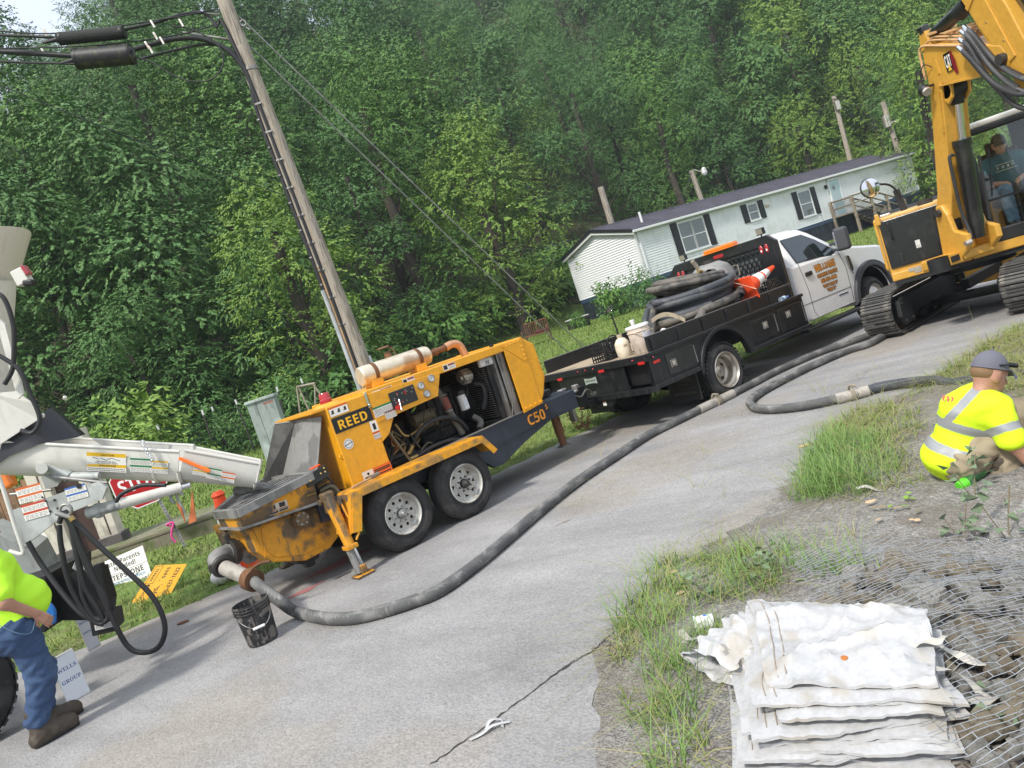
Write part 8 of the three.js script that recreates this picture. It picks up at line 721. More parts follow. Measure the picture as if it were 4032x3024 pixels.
function handGeo(w, dir, nrm, s = 1, curl = 0.5) { const D = V(...dir).normalize(), N0 = V(...nrm), S = D.clone().cross(N0).normalize(), N = S.clone().cross(D).normalize(), P = (a, b, c) => V(...w).addScaledVector(D, a * s).addScaledVector(S, b * s).addScaledVector(N, c * s).toArray(), f = [cap(P(0.01, 0.015, 0), P(0.075, 0.025, 0), 0.02 * s, 0.016 * s), cap(P(0.01, -0.015, 0), P(0.075, -0.025, 0), 0.02 * s, 0.015 * s), cap(P(0.02, 0, 0), P(0.078, 0, 0), 0.019 * s, 0.015 * s)], pts = [P(0, 0, 0)]; [[0.028, 0.075], [0.01, 0.085], [-0.009, 0.078], [-0.027, 0.062]].forEach(([b, l]) => { const a0 = P(0.078, b, 0), k = curl, a1 = P(0.078 + l * 0.45 * Math.cos(k), b * 1.1, -l * 0.45 * Math.sin(k)), a2 = P(0.078 + l * 0.45 * Math.cos(k) + l * 0.5 * Math.cos(2.2 * k), b * 1.1, -l * 0.45 * Math.sin(k) - l * 0.5 * Math.sin(2.2 * k)); f.push(cap(a0, a1, 0.0095 * s, 0.009 * s), cap(a1, a2, 0.009 * s, 0.0075 * s)); pts.push(a1, a2); }); const t0 = P(0.025, 0.028, -0.004), t1 = P(0.055, 0.055, -0.02), t2 = P(0.082, 0.058, -0.035); f.push(cap(t0, t1, 0.012 * s, 0.0105 * s), cap(t1, t2, 0.0105 * s, 0.0085 * s)); pts.push(t2); const b = bounds(pts, 0.045); return nets(blend(f, 0.008), b.map((q) => q[0]), b.map((q) => q[1]), 0.005); }
function split(g, fn) { const p = g.attributes.position, n = g.attributes.normal, A = [[], []], B = [[], []]; for (let i = 0; i < p.count; i += 3) { const c = [0, 0, 0]; for (let k = 0; k < 3; k++) { c[0] += p.getX(i + k) / 3; c[1] += p.getY(i + k) / 3; c[2] += p.getZ(i + k) / 3; } const T = fn(c) ? B : A; for (let k = 0; k < 3; k++) { T[0].push(p.getX(i + k), p.getY(i + k), p.getZ(i + k)); T[1].push(n.getX(i + k), n.getY(i + k), n.getZ(i + k)); } } return [A, B].map(([v, q]) => { const o = new THREE.BufferGeometry(); o.setAttribute('position', new THREE.BufferAttribute(new Float32Array(v), 3)); o.setAttribute('normal', new THREE.BufferAttribute(new Float32Array(q), 3)); o.setAttribute('uv', new THREE.BufferAttribute(new Float32Array(v.length / 3 * 2), 2)); return o; }); }
const wrinkle = (f, amp, fr, s = 0) => (x, y, z) => f(x, y, z) + amp * (Math.sin(x * fr + Math.sin(y * fr * 0.8 + s) * 1.7) * Math.sin(y * fr * 0.9 + z * fr * 0.7 + s));
function clothe(parent, name, m, fs, k, pts, pad, h, amp = 0.004, fr = 60, s = 0) { const b = bounds(pts, pad), f = wrinkle(blend(fs, k), amp, fr, s); return part(parent, name, m, nets(f, b.map((q) => q[0]), b.map((q) => q[1]), h)); }
function capMesh(parent, M4, m, brimM) { const g = [], l = (q) => q.applyMatrix4(M4); part(parent, 'cap', m, l(plain(new THREE.SphereGeometry(0.112, 28, 12, 0, PI * 2, 0, PI * 0.5)).scale(0.98, 1.0, 0.84).translate(-0.008, 0.048, 0)), l(tor(0.1, 0.006, [-0.008, 0.048, 0], [PI / 2, 0, 0]).scale(1.06, 1, 0.9)), l(skin([0, 1, 2, 3].map((i) => Array.from({ length: 9 }, (_, k) => { const a = (k - 4) / 4 * 1.15, e = i / 3; return [0.085 + (Math.cos(a) - 0.55) * 0.02 + e * 0.085 * Math.cos(a), 0.05 - e * e * 0.028 - 0.02 * (a * a) * e, Math.sin(a) * (0.082 + 0.0 * e)]; })))), l(sph(0.01, [-0.008, 0.162, 0], null, 8))); }
{ // worker standing by the mixer, seen from behind his right side
  const B = [-4.2, 0, -5.82], F = [0.64, 0, -0.77], Rr = [0.77, 0, 0.64], p = (f, y, r) => [B[0] + F[0] * f + Rr[0] * r, y, B[2] + F[2] * f + Rr[2] * r];
  const T = thing('person', 'worker in a lime green shirt and blue jeans standing with a hand in his pocket', 'person', [0, 0, 0]);
  const hip = [p(0.0, 0.92, 0.11), p(0.0, 0.92, -0.11)], knee = [p(0.06, 0.5, 0.13), p(0.14, 0.5, -0.12)].map((q) => addv(q, [-0.06, 0, -0.02])), ank = [p(-0.02, 0.12, 0.14), p(0.12, 0.12, -0.15)].map((q) => addv(q, [-0.13, 0, -0.03])), pel = p(0, 0.98, 0), chest = p(-0.04, 1.36, 0), nk = p(-0.02, 1.5, 0), sh = [p(-0.03, 1.44, 0.2), p(-0.03, 1.44, -0.2)], el = [p(-0.08, 1.15, 0.3), p(-0.05, 1.15, -0.3)], wr = [p(0.1, 0.97, 0.24), p(0.16, 1.0, -0.22)];
  const hd = headMesh(p(0.03, 1.68, 0), [0.5, -0.15, -0.85], [0.1, 1, 0], M.skin); part(T, 'body', M.skin, hd.g, fig([cap(pel, chest, 0.13, 0.14), cap(chest, nk, 0.12, 0.06), cap(sh[0], el[0], 0.055, 0.048), cap(el[0], wr[0], 0.046, 0.034), cap(sh[1], el[1], 0.055, 0.048), cap(el[1], wr[1], 0.046, 0.034), cap(hip[0], knee[0], 0.08, 0.055), cap(knee[0], ank[0], 0.055, 0.04), cap(hip[1], knee[1], 0.08, 0.055), cap(knee[1], ank[1], 0.055, 0.04)], 0.04, [pel, chest, nk, ...sh, ...el, ...wr, ...ank], 0.16, 0.014), handGeo(wr[0], addv(F, [0, -1.4, 0]), Rr, 1.05, 0.35), handGeo(wr[1], addv(F, [0, -1.4, 0]), Rr.map((v) => -v), 1.05, 0.4));
  part(T, 'hair', M.hairGrey, plain(new THREE.SphereGeometry(0.112, 20, 12)).scale(1.0, 0.95, 0.86).translate(-0.025, 0.035, 0).applyMatrix4(hd.M4), plain(new THREE.SphereGeometry(0.07, 16, 10)).scale(0.9, 0.9, 1).translate(0.035, -0.09, 0).applyMatrix4(hd.M4));
  clothe(T, 'shirt', M.hivisGreen, [cap(p(0, 1.0, 0), chest, 0.2, 0.2), ell(p(0.1, 1.08, 0.02), [0.2, 0.2, 0.2]), cap(p(-0.03, 1.36, 0.1), p(-0.03, 1.36, -0.1), 0.16, 0.16), cap(chest, nk, 0.16, 0.08), cap(sh[0], mid(sh[0], el[0], 0.75), 0.095, 0.088), cap(sh[1], mid(sh[1], el[1], 0.75), 0.095, 0.088), cap(p(-0.02, 0.9, 0.06), p(-0.02, 0.9, -0.06), 0.17, 0.17)], 0.07, [pel, chest, nk, ...sh, ...el, p(0.3, 1, 0)], 0.24, 0.012, 0.006, 28, 1);
  clothe(T, 'jeans', M.jeans, [cap(p(-0.03, 0.9, 0.09), p(-0.03, 0.9, -0.09), 0.155, 0.155), cap(hip[0], knee[0], 0.125, 0.1), cap(knee[0], addv(ank[0], [0, 0.08, 0]), 0.1, 0.09), cap(hip[1], knee[1], 0.125, 0.1), cap(knee[1], addv(ank[1], [0, 0.08, 0]), 0.1, 0.09), ell(p(-0.09, 0.88, 0.08), [0.12, 0.13, 0.1])], 0.05, [...hip, ...knee, ...ank, pel], 0.2, 0.012, 0.009, 42, 2); part(T, 'pocket_stitching', M.jeansPale, tube([p(-0.13, 1.0, 0.2), p(-0.06, 0.9, 0.27), p(0.02, 0.86, 0.26), p(0.08, 0.93, 0.24)], 0.003, 14, 5));
  for (const s of [0, 1]) { const a = ank[s], t = addv(a, F, 0.19), heel = addv(a, F, -0.05); clothe(T, 'boot', M.boot, [cap(addv(a, [0, 0.13, 0]), addv(a, [0, -0.03, 0]), 0.075, 0.068), cap([heel[0], 0.05, heel[2]], [t[0], 0.055, t[2]], 0.055, 0.058), cap(addv(a, [0, -0.02, 0]), [t[0], 0.06, t[2]], 0.065, 0.055)], 0.04, [a, t, heel, addv(a, [0, 0.2, 0])], 0.12, 0.009, 0.003, 55, s); const y = 0.012, so = [[heel, 0.058], [t, 0.062]]; part(T, 'sole', M.black, ext([[-0.07, -0.04], [0.0, -0.052], [0.16, -0.055], [0.24, -0.035], [0.255, 0], [0.24, 0.035], [0.16, 0.055], [0, 0.052], [-0.07, 0.04]], 0, 0.028, 0.006).rotateX(-PI / 2).rotateY(Math.atan2(-F[2], F[0])).translate(a[0], 0.002, a[2])); }
}
{ // worker squatting at the road edge
  const T = thing('person', 'worker in a yellow high visibility shirt and grey cap squatting at the road edge', 'person', [0, 0, 0]); const A = atZ;
  const hc = A(2137, 812, 4.75), nk = A(2118, 848, 4.8), ch = A(2092, 892, 4.84), pel = A(2062, 985, 4.9), sh = [A(2152, 880, 4.66), A(2098, 872, 5.02)], el = [A(2187, 955, 4.58), A(2190, 935, 5.1)], wr = [A(2232, 1005, 4.55), A(2240, 975, 5.0)], hip = [A(2080, 1000, 4.8), A(2072, 992, 5.0)], kn = [A(2200, 893, 4.72), A(2222, 890, 5.0)], an = [A(2172, 1030, 4.72), A(2196, 1022, 4.98)], F = [0.93, 0, -0.36];
  const hd = headMesh(hc, [0.86, -0.42, -0.1], [0.35, 1, 0], M.skin); part(T, 'body', M.skin, hd.g, fig([cap(pel, ch, 0.12, 0.14), cap(ch, nk, 0.13, 0.06), cap(nk, addv(hc, [0, -0.05, 0]), 0.06, 0.055), cap(sh[0], el[0], 0.055, 0.048), cap(el[0], wr[0], 0.048, 0.036), cap(sh[1], el[1], 0.055, 0.048), cap(el[1], wr[1], 0.048, 0.036), cap(hip[0], kn[0], 0.08, 0.06), cap(kn[0], an[0], 0.055, 0.04), cap(hip[1], kn[1], 0.08, 0.06), cap(kn[1], an[1], 0.055, 0.04)], 0.04, [pel, ch, nk, ...sh, ...el, ...wr, ...kn, ...an], 0.15, 0.012), handGeo(wr[0], [0.6, -0.75, 0], [0, 0.3, 1], 1, 0.6), handGeo(wr[1], [0.6, -0.75, 0], [0, 0.3, 1], 1, 0.6));
  { const l = (q) => q.applyMatrix4(hd.M4); part(T, 'hair', M.hairTan, l(plain(new THREE.SphereGeometry(0.104, 20, 12)).scale(0.9, 0.62, 0.8).translate(-0.026, 0.02, 0))); part(T, 'beard', M.hairTan, l(plain(new THREE.SphereGeometry(0.058, 16, 10)).scale(0.95, 0.8, 1.02).translate(0.036, -0.085, 0))); for (const s of [-1, 1]) part(T, 'eye', M.eyeW, l(sph(0.011, [0.088, 0.012, s * 0.03], null, 10))); }
  capMesh(T, hd.M4, M.capGrey); { const l = (q) => q.applyMatrix4(hd.M4); part(T, 'sunglasses', M.black, l(box(0.02, 0.032, 0.16, [0.115, 0.085, 0], [0, 0, 0.4], 0.01)), ...[-1, 1].map((s) => l(tube([[0.11, 0.085, s * 0.082], [0.05, 0.082, s * 0.096], [-0.02, 0.07, s * 0.097]], 0.005, 10, 6)))); }
  const fs = [cap(addv(pel, [0.0, -0.02, 0]), ch, 0.15, 0.16), cap(mid(ch, sh[0], 0.5), mid(ch, sh[1], 0.5), 0.14, 0.14), cap(ch, nk, 0.16, 0.075), cap(sh[0], mid(sh[0], el[0], 0.92), 0.088, 0.08), cap(sh[1], mid(sh[1], el[1], 0.92), 0.088, 0.08), ell(addv(pel, [-0.01, 0.02, 0]), [0.19, 0.14, 0.2])], b = bounds([pel, ch, nk, ...sh, ...el], 0.24), f = wrinkle(blend(fs, 0.06), 0.006, 30, 3), g = nets(f, b.map((q) => q[0]), b.map((q) => q[1]), 0.009);
  const ax = V(...ch).sub(V(...pel)), L = ax.length(); ax.normalize(); const sleeve = V(...el[0]).sub(V(...sh[0])), SL = sleeve.length(); sleeve.normalize();
  const [cloth, tape] = split(g, (c) => { const P = V(...c), u = P.clone().sub(V(...pel)).dot(ax) / L, s = P.clone().sub(V(...sh[0])), su = s.dot(sleeve) / SL, sd = s.clone().addScaledVector(sleeve, -su * SL).length(), onSl = su > 0.25 && sd < 0.125; if (onSl) return su > 0.5 && su < 0.72; const q = onView(...c, 3); if (u > 0.1 && u < 0.3) return true; if (u > 0.62 && u < 0.82) return true; if (u >= 0.82 && q) { const k = (q[1] - 905) / (838 - 905), x = lerp(2048, 2110, k); return Math.abs(q[0] - x - 2) < 13; } return false; }); const st = part(T, 'shirt', M.hivis, cloth); part(st, 'reflective_band', M.tape, tape);
  { const q = A(2056, 842, 4.62), n = V(-0.35, 0.45, 0.82); const d = decal(st, 'shirt_print', 0.1, 0.075, [0, 0, 0], [0, 0, 0], (x, w, h) => { x.clearRect(0, 0, w, h); txt(x, 'mi', w / 2, h * 0.5, h * 0.85, '#d2492a', { f: 'serif', sx: 1.2 }); }, { px: 96, cut: true }); d.position.set(...q); d.lookAt(q[0] + n.x, q[1] + n.y, q[2] + n.z); d.rotateZ(-0.45); let k = 0; while (f(d.position.x, d.position.y, d.position.z) > 0.014 && k++ < 200) d.position.addScaledVector(n, -0.003); while (f(d.position.x, d.position.y, d.position.z) < 0.014 && k++ < 400) d.position.addScaledVector(n, 0.003); }
  clothe(T, 'trousers', M.khaki, [cap(hip[0], kn[0], 0.125, 0.1), cap(kn[0], addv(an[0], [0, 0.03, 0]), 0.095, 0.085), cap(hip[1], kn[1], 0.11, 0.095), cap(kn[1], addv(an[1], [0, 0.03, 0]), 0.095, 0.085), cap(hip[0], hip[1], 0.12, 0.12)], 0.03, [...hip, ...kn, ...an], 0.18, 0.009, 0.008, 45, 4);
  for (const s of [0, 1]) { const a = [an[s][0], 0.1, an[s][2]], t = addv(a, F, 0.18); clothe(T, 'boot', M.boot, [cap([a[0], 0.14, a[2]], a, 0.07, 0.065), cap(a, [t[0], 0.06, t[2]], 0.06, 0.052), cap([a[0] - F[0] * 0.04, 0.05, a[2]], [t[0], 0.05, t[2]], 0.05, 0.052)], 0.03, [a, t], 0.14, 0.009, 0.003, 55, s); }
}
{ // operator in the cab
  const T = thing('person', 'excavator operator in a teal shirt, cap and sunglasses sitting in the cab', 'person', [0, 0, 0]), rt = [-fU[1], fU[0]], p = (x, y, z) => [EX[0] + fU[0] * x + rt[0] * z, y, EX[2] + fU[1] * x + rt[1] * z], zc = -0.66;
  const pel = p(-0.05, 1.52, zc), ch = p(-0.1, 1.86, zc), nk = p(-0.08, 2.02, zc), sh = [1, -1].map((s) => p(-0.1, 1.95, zc + s * 0.19)), el = [1, -1].map((s) => p(-0.02, 1.68, zc + s * 0.27)), wr = [1, -1].map((s) => p(0.24, 1.63, zc + s * 0.07)), hip = [1, -1].map((s) => p(-0.02, 1.5, zc + s * 0.1)), kn = [1, -1].map((s) => p(0.44, 1.54, zc + s * 0.14)), an = [1, -1].map((s) => p(0.56, 1.1, zc + s * 0.14));
  const F3 = [fU[0], -0.12, fU[1]], hd = headMesh(p(-0.02, 2.17, zc), F3, [0, 1, 0], M.skin); part(T, 'body', M.skin, hd.g, fig([cap(pel, ch, 0.11, 0.13), cap(ch, nk, 0.11, 0.06), ...[0, 1].flatMap((s) => [cap(sh[s], el[s], 0.05, 0.044), cap(el[s], wr[s], 0.043, 0.032), cap(hip[s], kn[s], 0.075, 0.055), cap(kn[s], an[s], 0.055, 0.04)])], 0.04, [pel, ch, nk, ...sh, ...el, ...wr, ...kn, ...an], 0.14, 0.014), handGeo(wr[0], [fU[0], -0.2, fU[1]], [0, 1, 0], 1, 0.6), handGeo(wr[1], [fU[0], -0.2, fU[1]], [0, 1, 0], 1, 0.6));
  capMesh(T, hd.M4, M.black); part(T, 'sunglasses', M.black, box(0.02, 0.036, 0.15, [0.098, 0.018, 0], null, 0.009).applyMatrix4(hd.M4)); part(T, 'hair', M.hairTan, plain(new THREE.SphereGeometry(0.1, 18, 10)).scale(0.9, 0.75, 0.86).translate(-0.035, 0.025, 0).applyMatrix4(hd.M4));
  const shirt = clothe(T, 'shirt', M.teal, [cap(addv(pel, [0, 0.02, 0]), ch, 0.145, 0.155), cap(mid(ch, sh[0], 0.6), mid(ch, sh[1], 0.6), 0.125, 0.125), cap(ch, nk, 0.13, 0.07), ...[0, 1].map((s) => cap(sh[s], mid(sh[s], el[s], 0.8), 0.088, 0.085))], 0.06, [pel, ch, nk, ...sh, ...el], 0.2, 0.012, 0.004, 30, 5); const dp = p(0.075, 1.86, zc), d = decal(shirt, 'shirt_print', 0.26, 0.11, dp, [0, 0, 0], (x, w, h) => { x.clearRect(0, 0, w, h); fill(x, '#c9c6b4', 0, 4, w * 0.9, 4); fill(x, '#c9c6b4', 0, h - 8, w, 4); 'FOX'.split('').forEach((c, i) => txt(x, c, w * (0.12 + i * 0.24), h * 0.5, h * 0.42, '#dad6c2', { w: '' })); x.fillStyle = '#8fa09a'; x.beginPath(); x.arc(w * 0.82, h * 0.45, h * 0.2, 0, 7); x.fill(); }, { px: 128, cut: true }); d.rotation.y = Math.atan2(fU[0], fU[1]);
  clothe(T, 'jeans', M.jeansPale, [...[0, 1].flatMap((s) => [cap(hip[s], kn[s], 0.105, 0.088), cap(kn[s], addv(an[s], [0, 0.04, 0]), 0.085, 0.072)]), cap(hip[0], hip[1], 0.13, 0.13)], 0.04, [...hip, ...kn, ...an], 0.16, 0.012, 0.006, 40, 6); for (const s of [0, 1]) { const a = an[s], t = p(0.74, 1.02, zc + (s ? -1 : 1) * 0.15); part(T, 'shoe', M.hub, fig([cap(a, t, 0.055, 0.05), cap(addv(a, [0, 0.02, 0]), addv(a, [0, -0.08, 0]), 0.06, 0.055)], 0.03, [a, t], 0.1, 0.012)); }
}
// ---------- foreground bank ----------
{
  const r = rng(61), gp = [], st = []; const pebble = (k) => { const g = new THREE.IcosahedronGeometry(1, 1), p = g.attributes.position, q = rng(500 + k), d = Array.from({ length: 5 }, () => V(q() - 0.5, q() - 0.5, q() - 0.5).normalize()); for (let i = 0; i < p.count; i++) { const v = V(p.getX(i), p.getY(i), p.getZ(i)); let m = 1; for (const n of d) m = Math.min(m, 0.72 / Math.max(0.3, v.dot(n))); m = Math.min(1, m) * (0.9 + 0.2 * wn(v.x * 2 + 9 + k, v.y * 2 + v.z * 3 + 9, k)); v.multiplyScalar(m); p.setXYZ(i, v.x, v.y * 0.7, v.z); } const o = plain(g); o.computeVertexNormals(); return boxUV(o); };
  M.pebble = matP([0.2, 0.19, 0.175], 0.9, 0, 220, [0.33, 0.32, 0.3], { spots: 0.6, size: 3, n: 128 }); M.pebbleDark = mat([0.13, 0.12, 0.11], 0.9);
  for (let i = 0; i < 15000; i++) { const x = -0.05 + r() * 6, z = -9 + r() * 7.6, d = roadDist(x, z); if (d < -0.12 || tOf(x, z) > 6.2 || !onView(x, 0, z, 1.03)) continue; if (d < 0 && r() > 0.15) continue; (i % 3 ? gp : st).push([x, ground(x, z) + 0.004, z, 0.006 + 0.016 * Math.pow(r(), 3), r() * 6.28, 0.8, r(), r()]); }
  scatter('loose_gravel', 'small grey stones strewn over the gravel bank', 'gravel', pebble(1), M.pebble, gp); scatter('loose_gravel', 'small dark stones strewn over the gravel bank', 'gravel', pebble(2), M.pebbleDark, st);
  // weeds and grass clumps
  const lush = [], mixd = [], hay = [], poly = (pts) => (x, y) => { let c = false; for (let i = 0, j = pts.length - 1; i < pts.length; j = i++) { const [a, b] = pts[i], [d, e] = pts[j]; if ((b > y) !== (e > y) && x < (d - a) * (y - b) / (e - b) + a) c = !c; } return c; };
  const band = poly([[1340, 1350], [1400, 1250], [1440, 1190], [1480, 1215], [1600, 1200], [1760, 1205], [1880, 1230], [1900, 1260], [1700, 1300], [1560, 1330], [1530, 1480], [1560, 1640], [1480, 1700], [1370, 1640], [1400, 1500], [1335, 1420]]), clump = poly([[1720, 1100], [1740, 1010], [1790, 930], [1900, 870], [1990, 900], [1990, 1010], [2010, 1050], [1900, 1075], [1790, 1090]]), clumpG = poly([[1720, 1100], [1745, 1000], [1800, 945], [1900, 960], [1940, 1050], [1860, 1080]]), right = poly([[2080, 830], [2212, 720], [2300, 700], [2300, 900], [2100, 880]]), far = poly([[1980, 840], [2060, 790], [2212, 700], [2212, 790], [2100, 830]]);
  for (let i = 0; i < 9000; i++) { const x = -0.05 + r() * 6.5, z = -9.6 + r() * 8, y = ground(x, z), q = onView(x, y, z, 1.25); if (!q) continue; const a = [x, y, z, 0.7 + r() * 0.7, r() * 6.28, 0.7 + r() * 0.6, (r() - 0.5) * 0.5, (r() - 0.5) * 0.5]; if (clumpG(...q)) { lush.push(a); if (r() < 0.3) hay.push(a); } else if (clump(...q)) (r() < 0.5 ? hay : mixd).push(a); else if (band(...q)) (r() < 0.62 ? mixd : r() < 0.5 ? hay : lush).push(a); else if (right(...q) || far(...q)) (r() < 0.5 ? mixd : hay).push(a); else if (roadDist(x, z) > 0 && roadDist(x, z) < 0.35 && r() < 0.1) mixd.push(a); else if (r() < 0.012) hay.push(a); }
  scatter('tall_grass', 'fresh green tall grass clump beside the squatting worker', 'grass', tuft(16, 0.25, 0.07, 0.8, 31, 0.0024), M.grassLush, lush); scatter('bank_grass', 'short green grass on the gravel bank', 'grass', tuft(11, 0.12, 0.06, 1.3, 32, 0.0035), M.grassA, mixd); scatter('dry_grass', 'flattened dry grass on the gravel bank', 'grass', tuft(9, 0.26, 0.06, 2.6, 33, 0.0022), M.grassHay, hay);
  // broad-leaved weeds
  for (const [px, py, s, lab] of [[1520, 1290, 0.8, 'pale leafy weed in the grass beside the white bags'], [1640, 1245, 0.9, 'blue-green leafy weed at the edge of the gravel'], [1680, 1255, 0.7, 'leafy weed with a yellow leaf at the gravel edge'], [2105, 1080, 1.2, 'straggling leafy weed below the squatting worker'], [2170, 1140, 1.3, 'pale leafed weed growing through the wire netting'], [2080, 1160, 1.0, 'leafy weed stem lying over the wire netting'], [2195, 1610, 0.8, 'small green plant at the foot of the stones'], [1690, 1190, 0.5, 'tiny weed on the gravel bank']]) { const p = atY(px, py, 0.05), L = leafSoup(), q = rng(px); for (let i = 0; i < 16; i++) { const a = q() * 6.28, h = 0.04 + q() * 0.22, o = V(Math.cos(a) * 0.1 * q(), h, Math.sin(a) * 0.1 * q()); L.leaf(o, V(Math.cos(a), 0.25 - q() * 0.5, Math.sin(a)), 0.045 + q() * 0.03, q, 0.8); } const t = thing('weed_plant', lab, 'weed', [p[0], ground(p[0], p[2]), p[2]], 0); t.scale.setScalar(s); const m = new THREE.Mesh(L.geo(), M.weed); m.name = 'leaves'; m.userData.kind = 'stuff'; t.add(fin(m)); part(t, 'stem', M.weedStem, tube([[0, -0.02, 0], [0.02, 0.1, 0.01], [0.05, 0.24, 0.03]], 0.003, 8, 5), tube([[0, 0, 0], [-0.05, 0.1, 0.03], [-0.09, 0.2, 0.04]], 0.0025, 8, 5)); }
  // stones under wire netting
  M.stoneA = matP([0.36, 0.35, 0.32], 0.9, 0, 230, [0.2, 0.17, 0.13], { spots: 0.6, size: 0.3 }, { bumpMap: bumpGrit, bumpScale: 0.004 }); M.stoneB = matP([0.3, 0.25, 0.18], 0.9, 0, 231, [0.33, 0.29, 0.22], { spots: 0.6, size: 0.3 }, { bumpMap: bumpGrit, bumpScale: 0.004 });
  const T = thing('stone_gabion', 'wire netted bed of grey and brown stones beside the white bags', 'gabion', [0, 0, 0]), vars = [3, 4, 5, 6, 7].map((k) => { const g = new THREE.IcosahedronGeometry(1, 3), p = g.attributes.position, q = rng(600 + k), d = Array.from({ length: 9 }, () => V(q() - 0.5, q() - 0.5, q() - 0.5).normalize()); for (let i = 0; i < p.count; i++) { const v = V(p.getX(i), p.getY(i), p.getZ(i)); let m = 1; for (const n of d) m = Math.min(m, 0.66 / Math.max(0.3, v.dot(n))); v.multiplyScalar(m * (0.94 + 0.12 * wn(v.x * 3 + 9, v.y * 3 + v.z * 4 + 9, k))); p.setXYZ(i, v.x, v.y, v.z); } const o = plain(g); o.computeVertexNormals(); return boxUV(toCreasedNormals(o, 0.25)); });
  let n = 0; for (let tries = 0; tries < 6000 && n < 285; tries++) { const x = 1.05 + r() * 2.6, z = -4.5 + r() * 3.1, q = onView(x, 0, z, 1.12); if (!q || q[0] < 1800 + Math.max(0, q[1] - 1330) * 0.4 || q[1] < 1215 + (2212 - q[0]) * 0.2) continue; n++; const s = 0.03 + 0.06 * r() * r(), m = new THREE.Mesh(vars[n % 5], n % 3 ? M.stoneA : M.stoneB); m.name = 'stone'; m.position.set(x, ground(x, z) + 0.045 + s * 0.5 + r() * 0.03, z); m.rotation.set(r() * 6, r() * 6, r() * 6); m.scale.set(s * (0.9 + r() * 0.5), s * 0.8, s * (0.8 + r() * 0.4)); T.add(fin(m)); }
  const w = [], cell = 0.066, hgt = (x, z) => ground(x, z) + 0.145 + 0.04 * (wn(x * 7, z * 7, 3) - 0.3) + 0.02 * wn(x * 20, z * 20, 4); for (let i = 0; i < 44; i++) for (let j = 0; j < 44; j++) { const x = 1.0 + i * cell * 0.87, z = -4.55 + j * cell + (i % 2) * cell / 2, jx = () => (r() - 0.5) * 0.01, q = onView(x, 0.1, z, 1.1); if (!q || q[0] < 1745 + (q[1] - 1300) * 0.42 || q[1] < 1150 + (2212 - q[0]) * 0.16) continue; const P = (a, b) => { const X = a + 0.012 * (wn(a * 9, b * 9, 11) - 0.5), Z = b + 0.012 * (wn(a * 9, b * 9, 12) - 0.5); return [X, hgt(X, Z), Z]; }; const c = P(x, z - cell * 0.22), e = P(x, z + cell * 0.22), l = P(x - cell * 0.435, z + cell * 0.5 - cell * 0.22 + 0.0), rr = P(x + cell * 0.435, z + cell * 0.5 - cell * 0.22); w.push(cyl(c, e, 0.0024, 0.0024, 4), cyl(e, P(x - cell * 0.87, z + cell * 0.28), 0.0017, 0.0017, 3), cyl(e, P(x + cell * 0.87, z + cell * 0.28), 0.0017, 0.0017, 3)); } part(T, 'hexagonal_netting', M.galvWire, w).userData.kind = 'stuff';
}
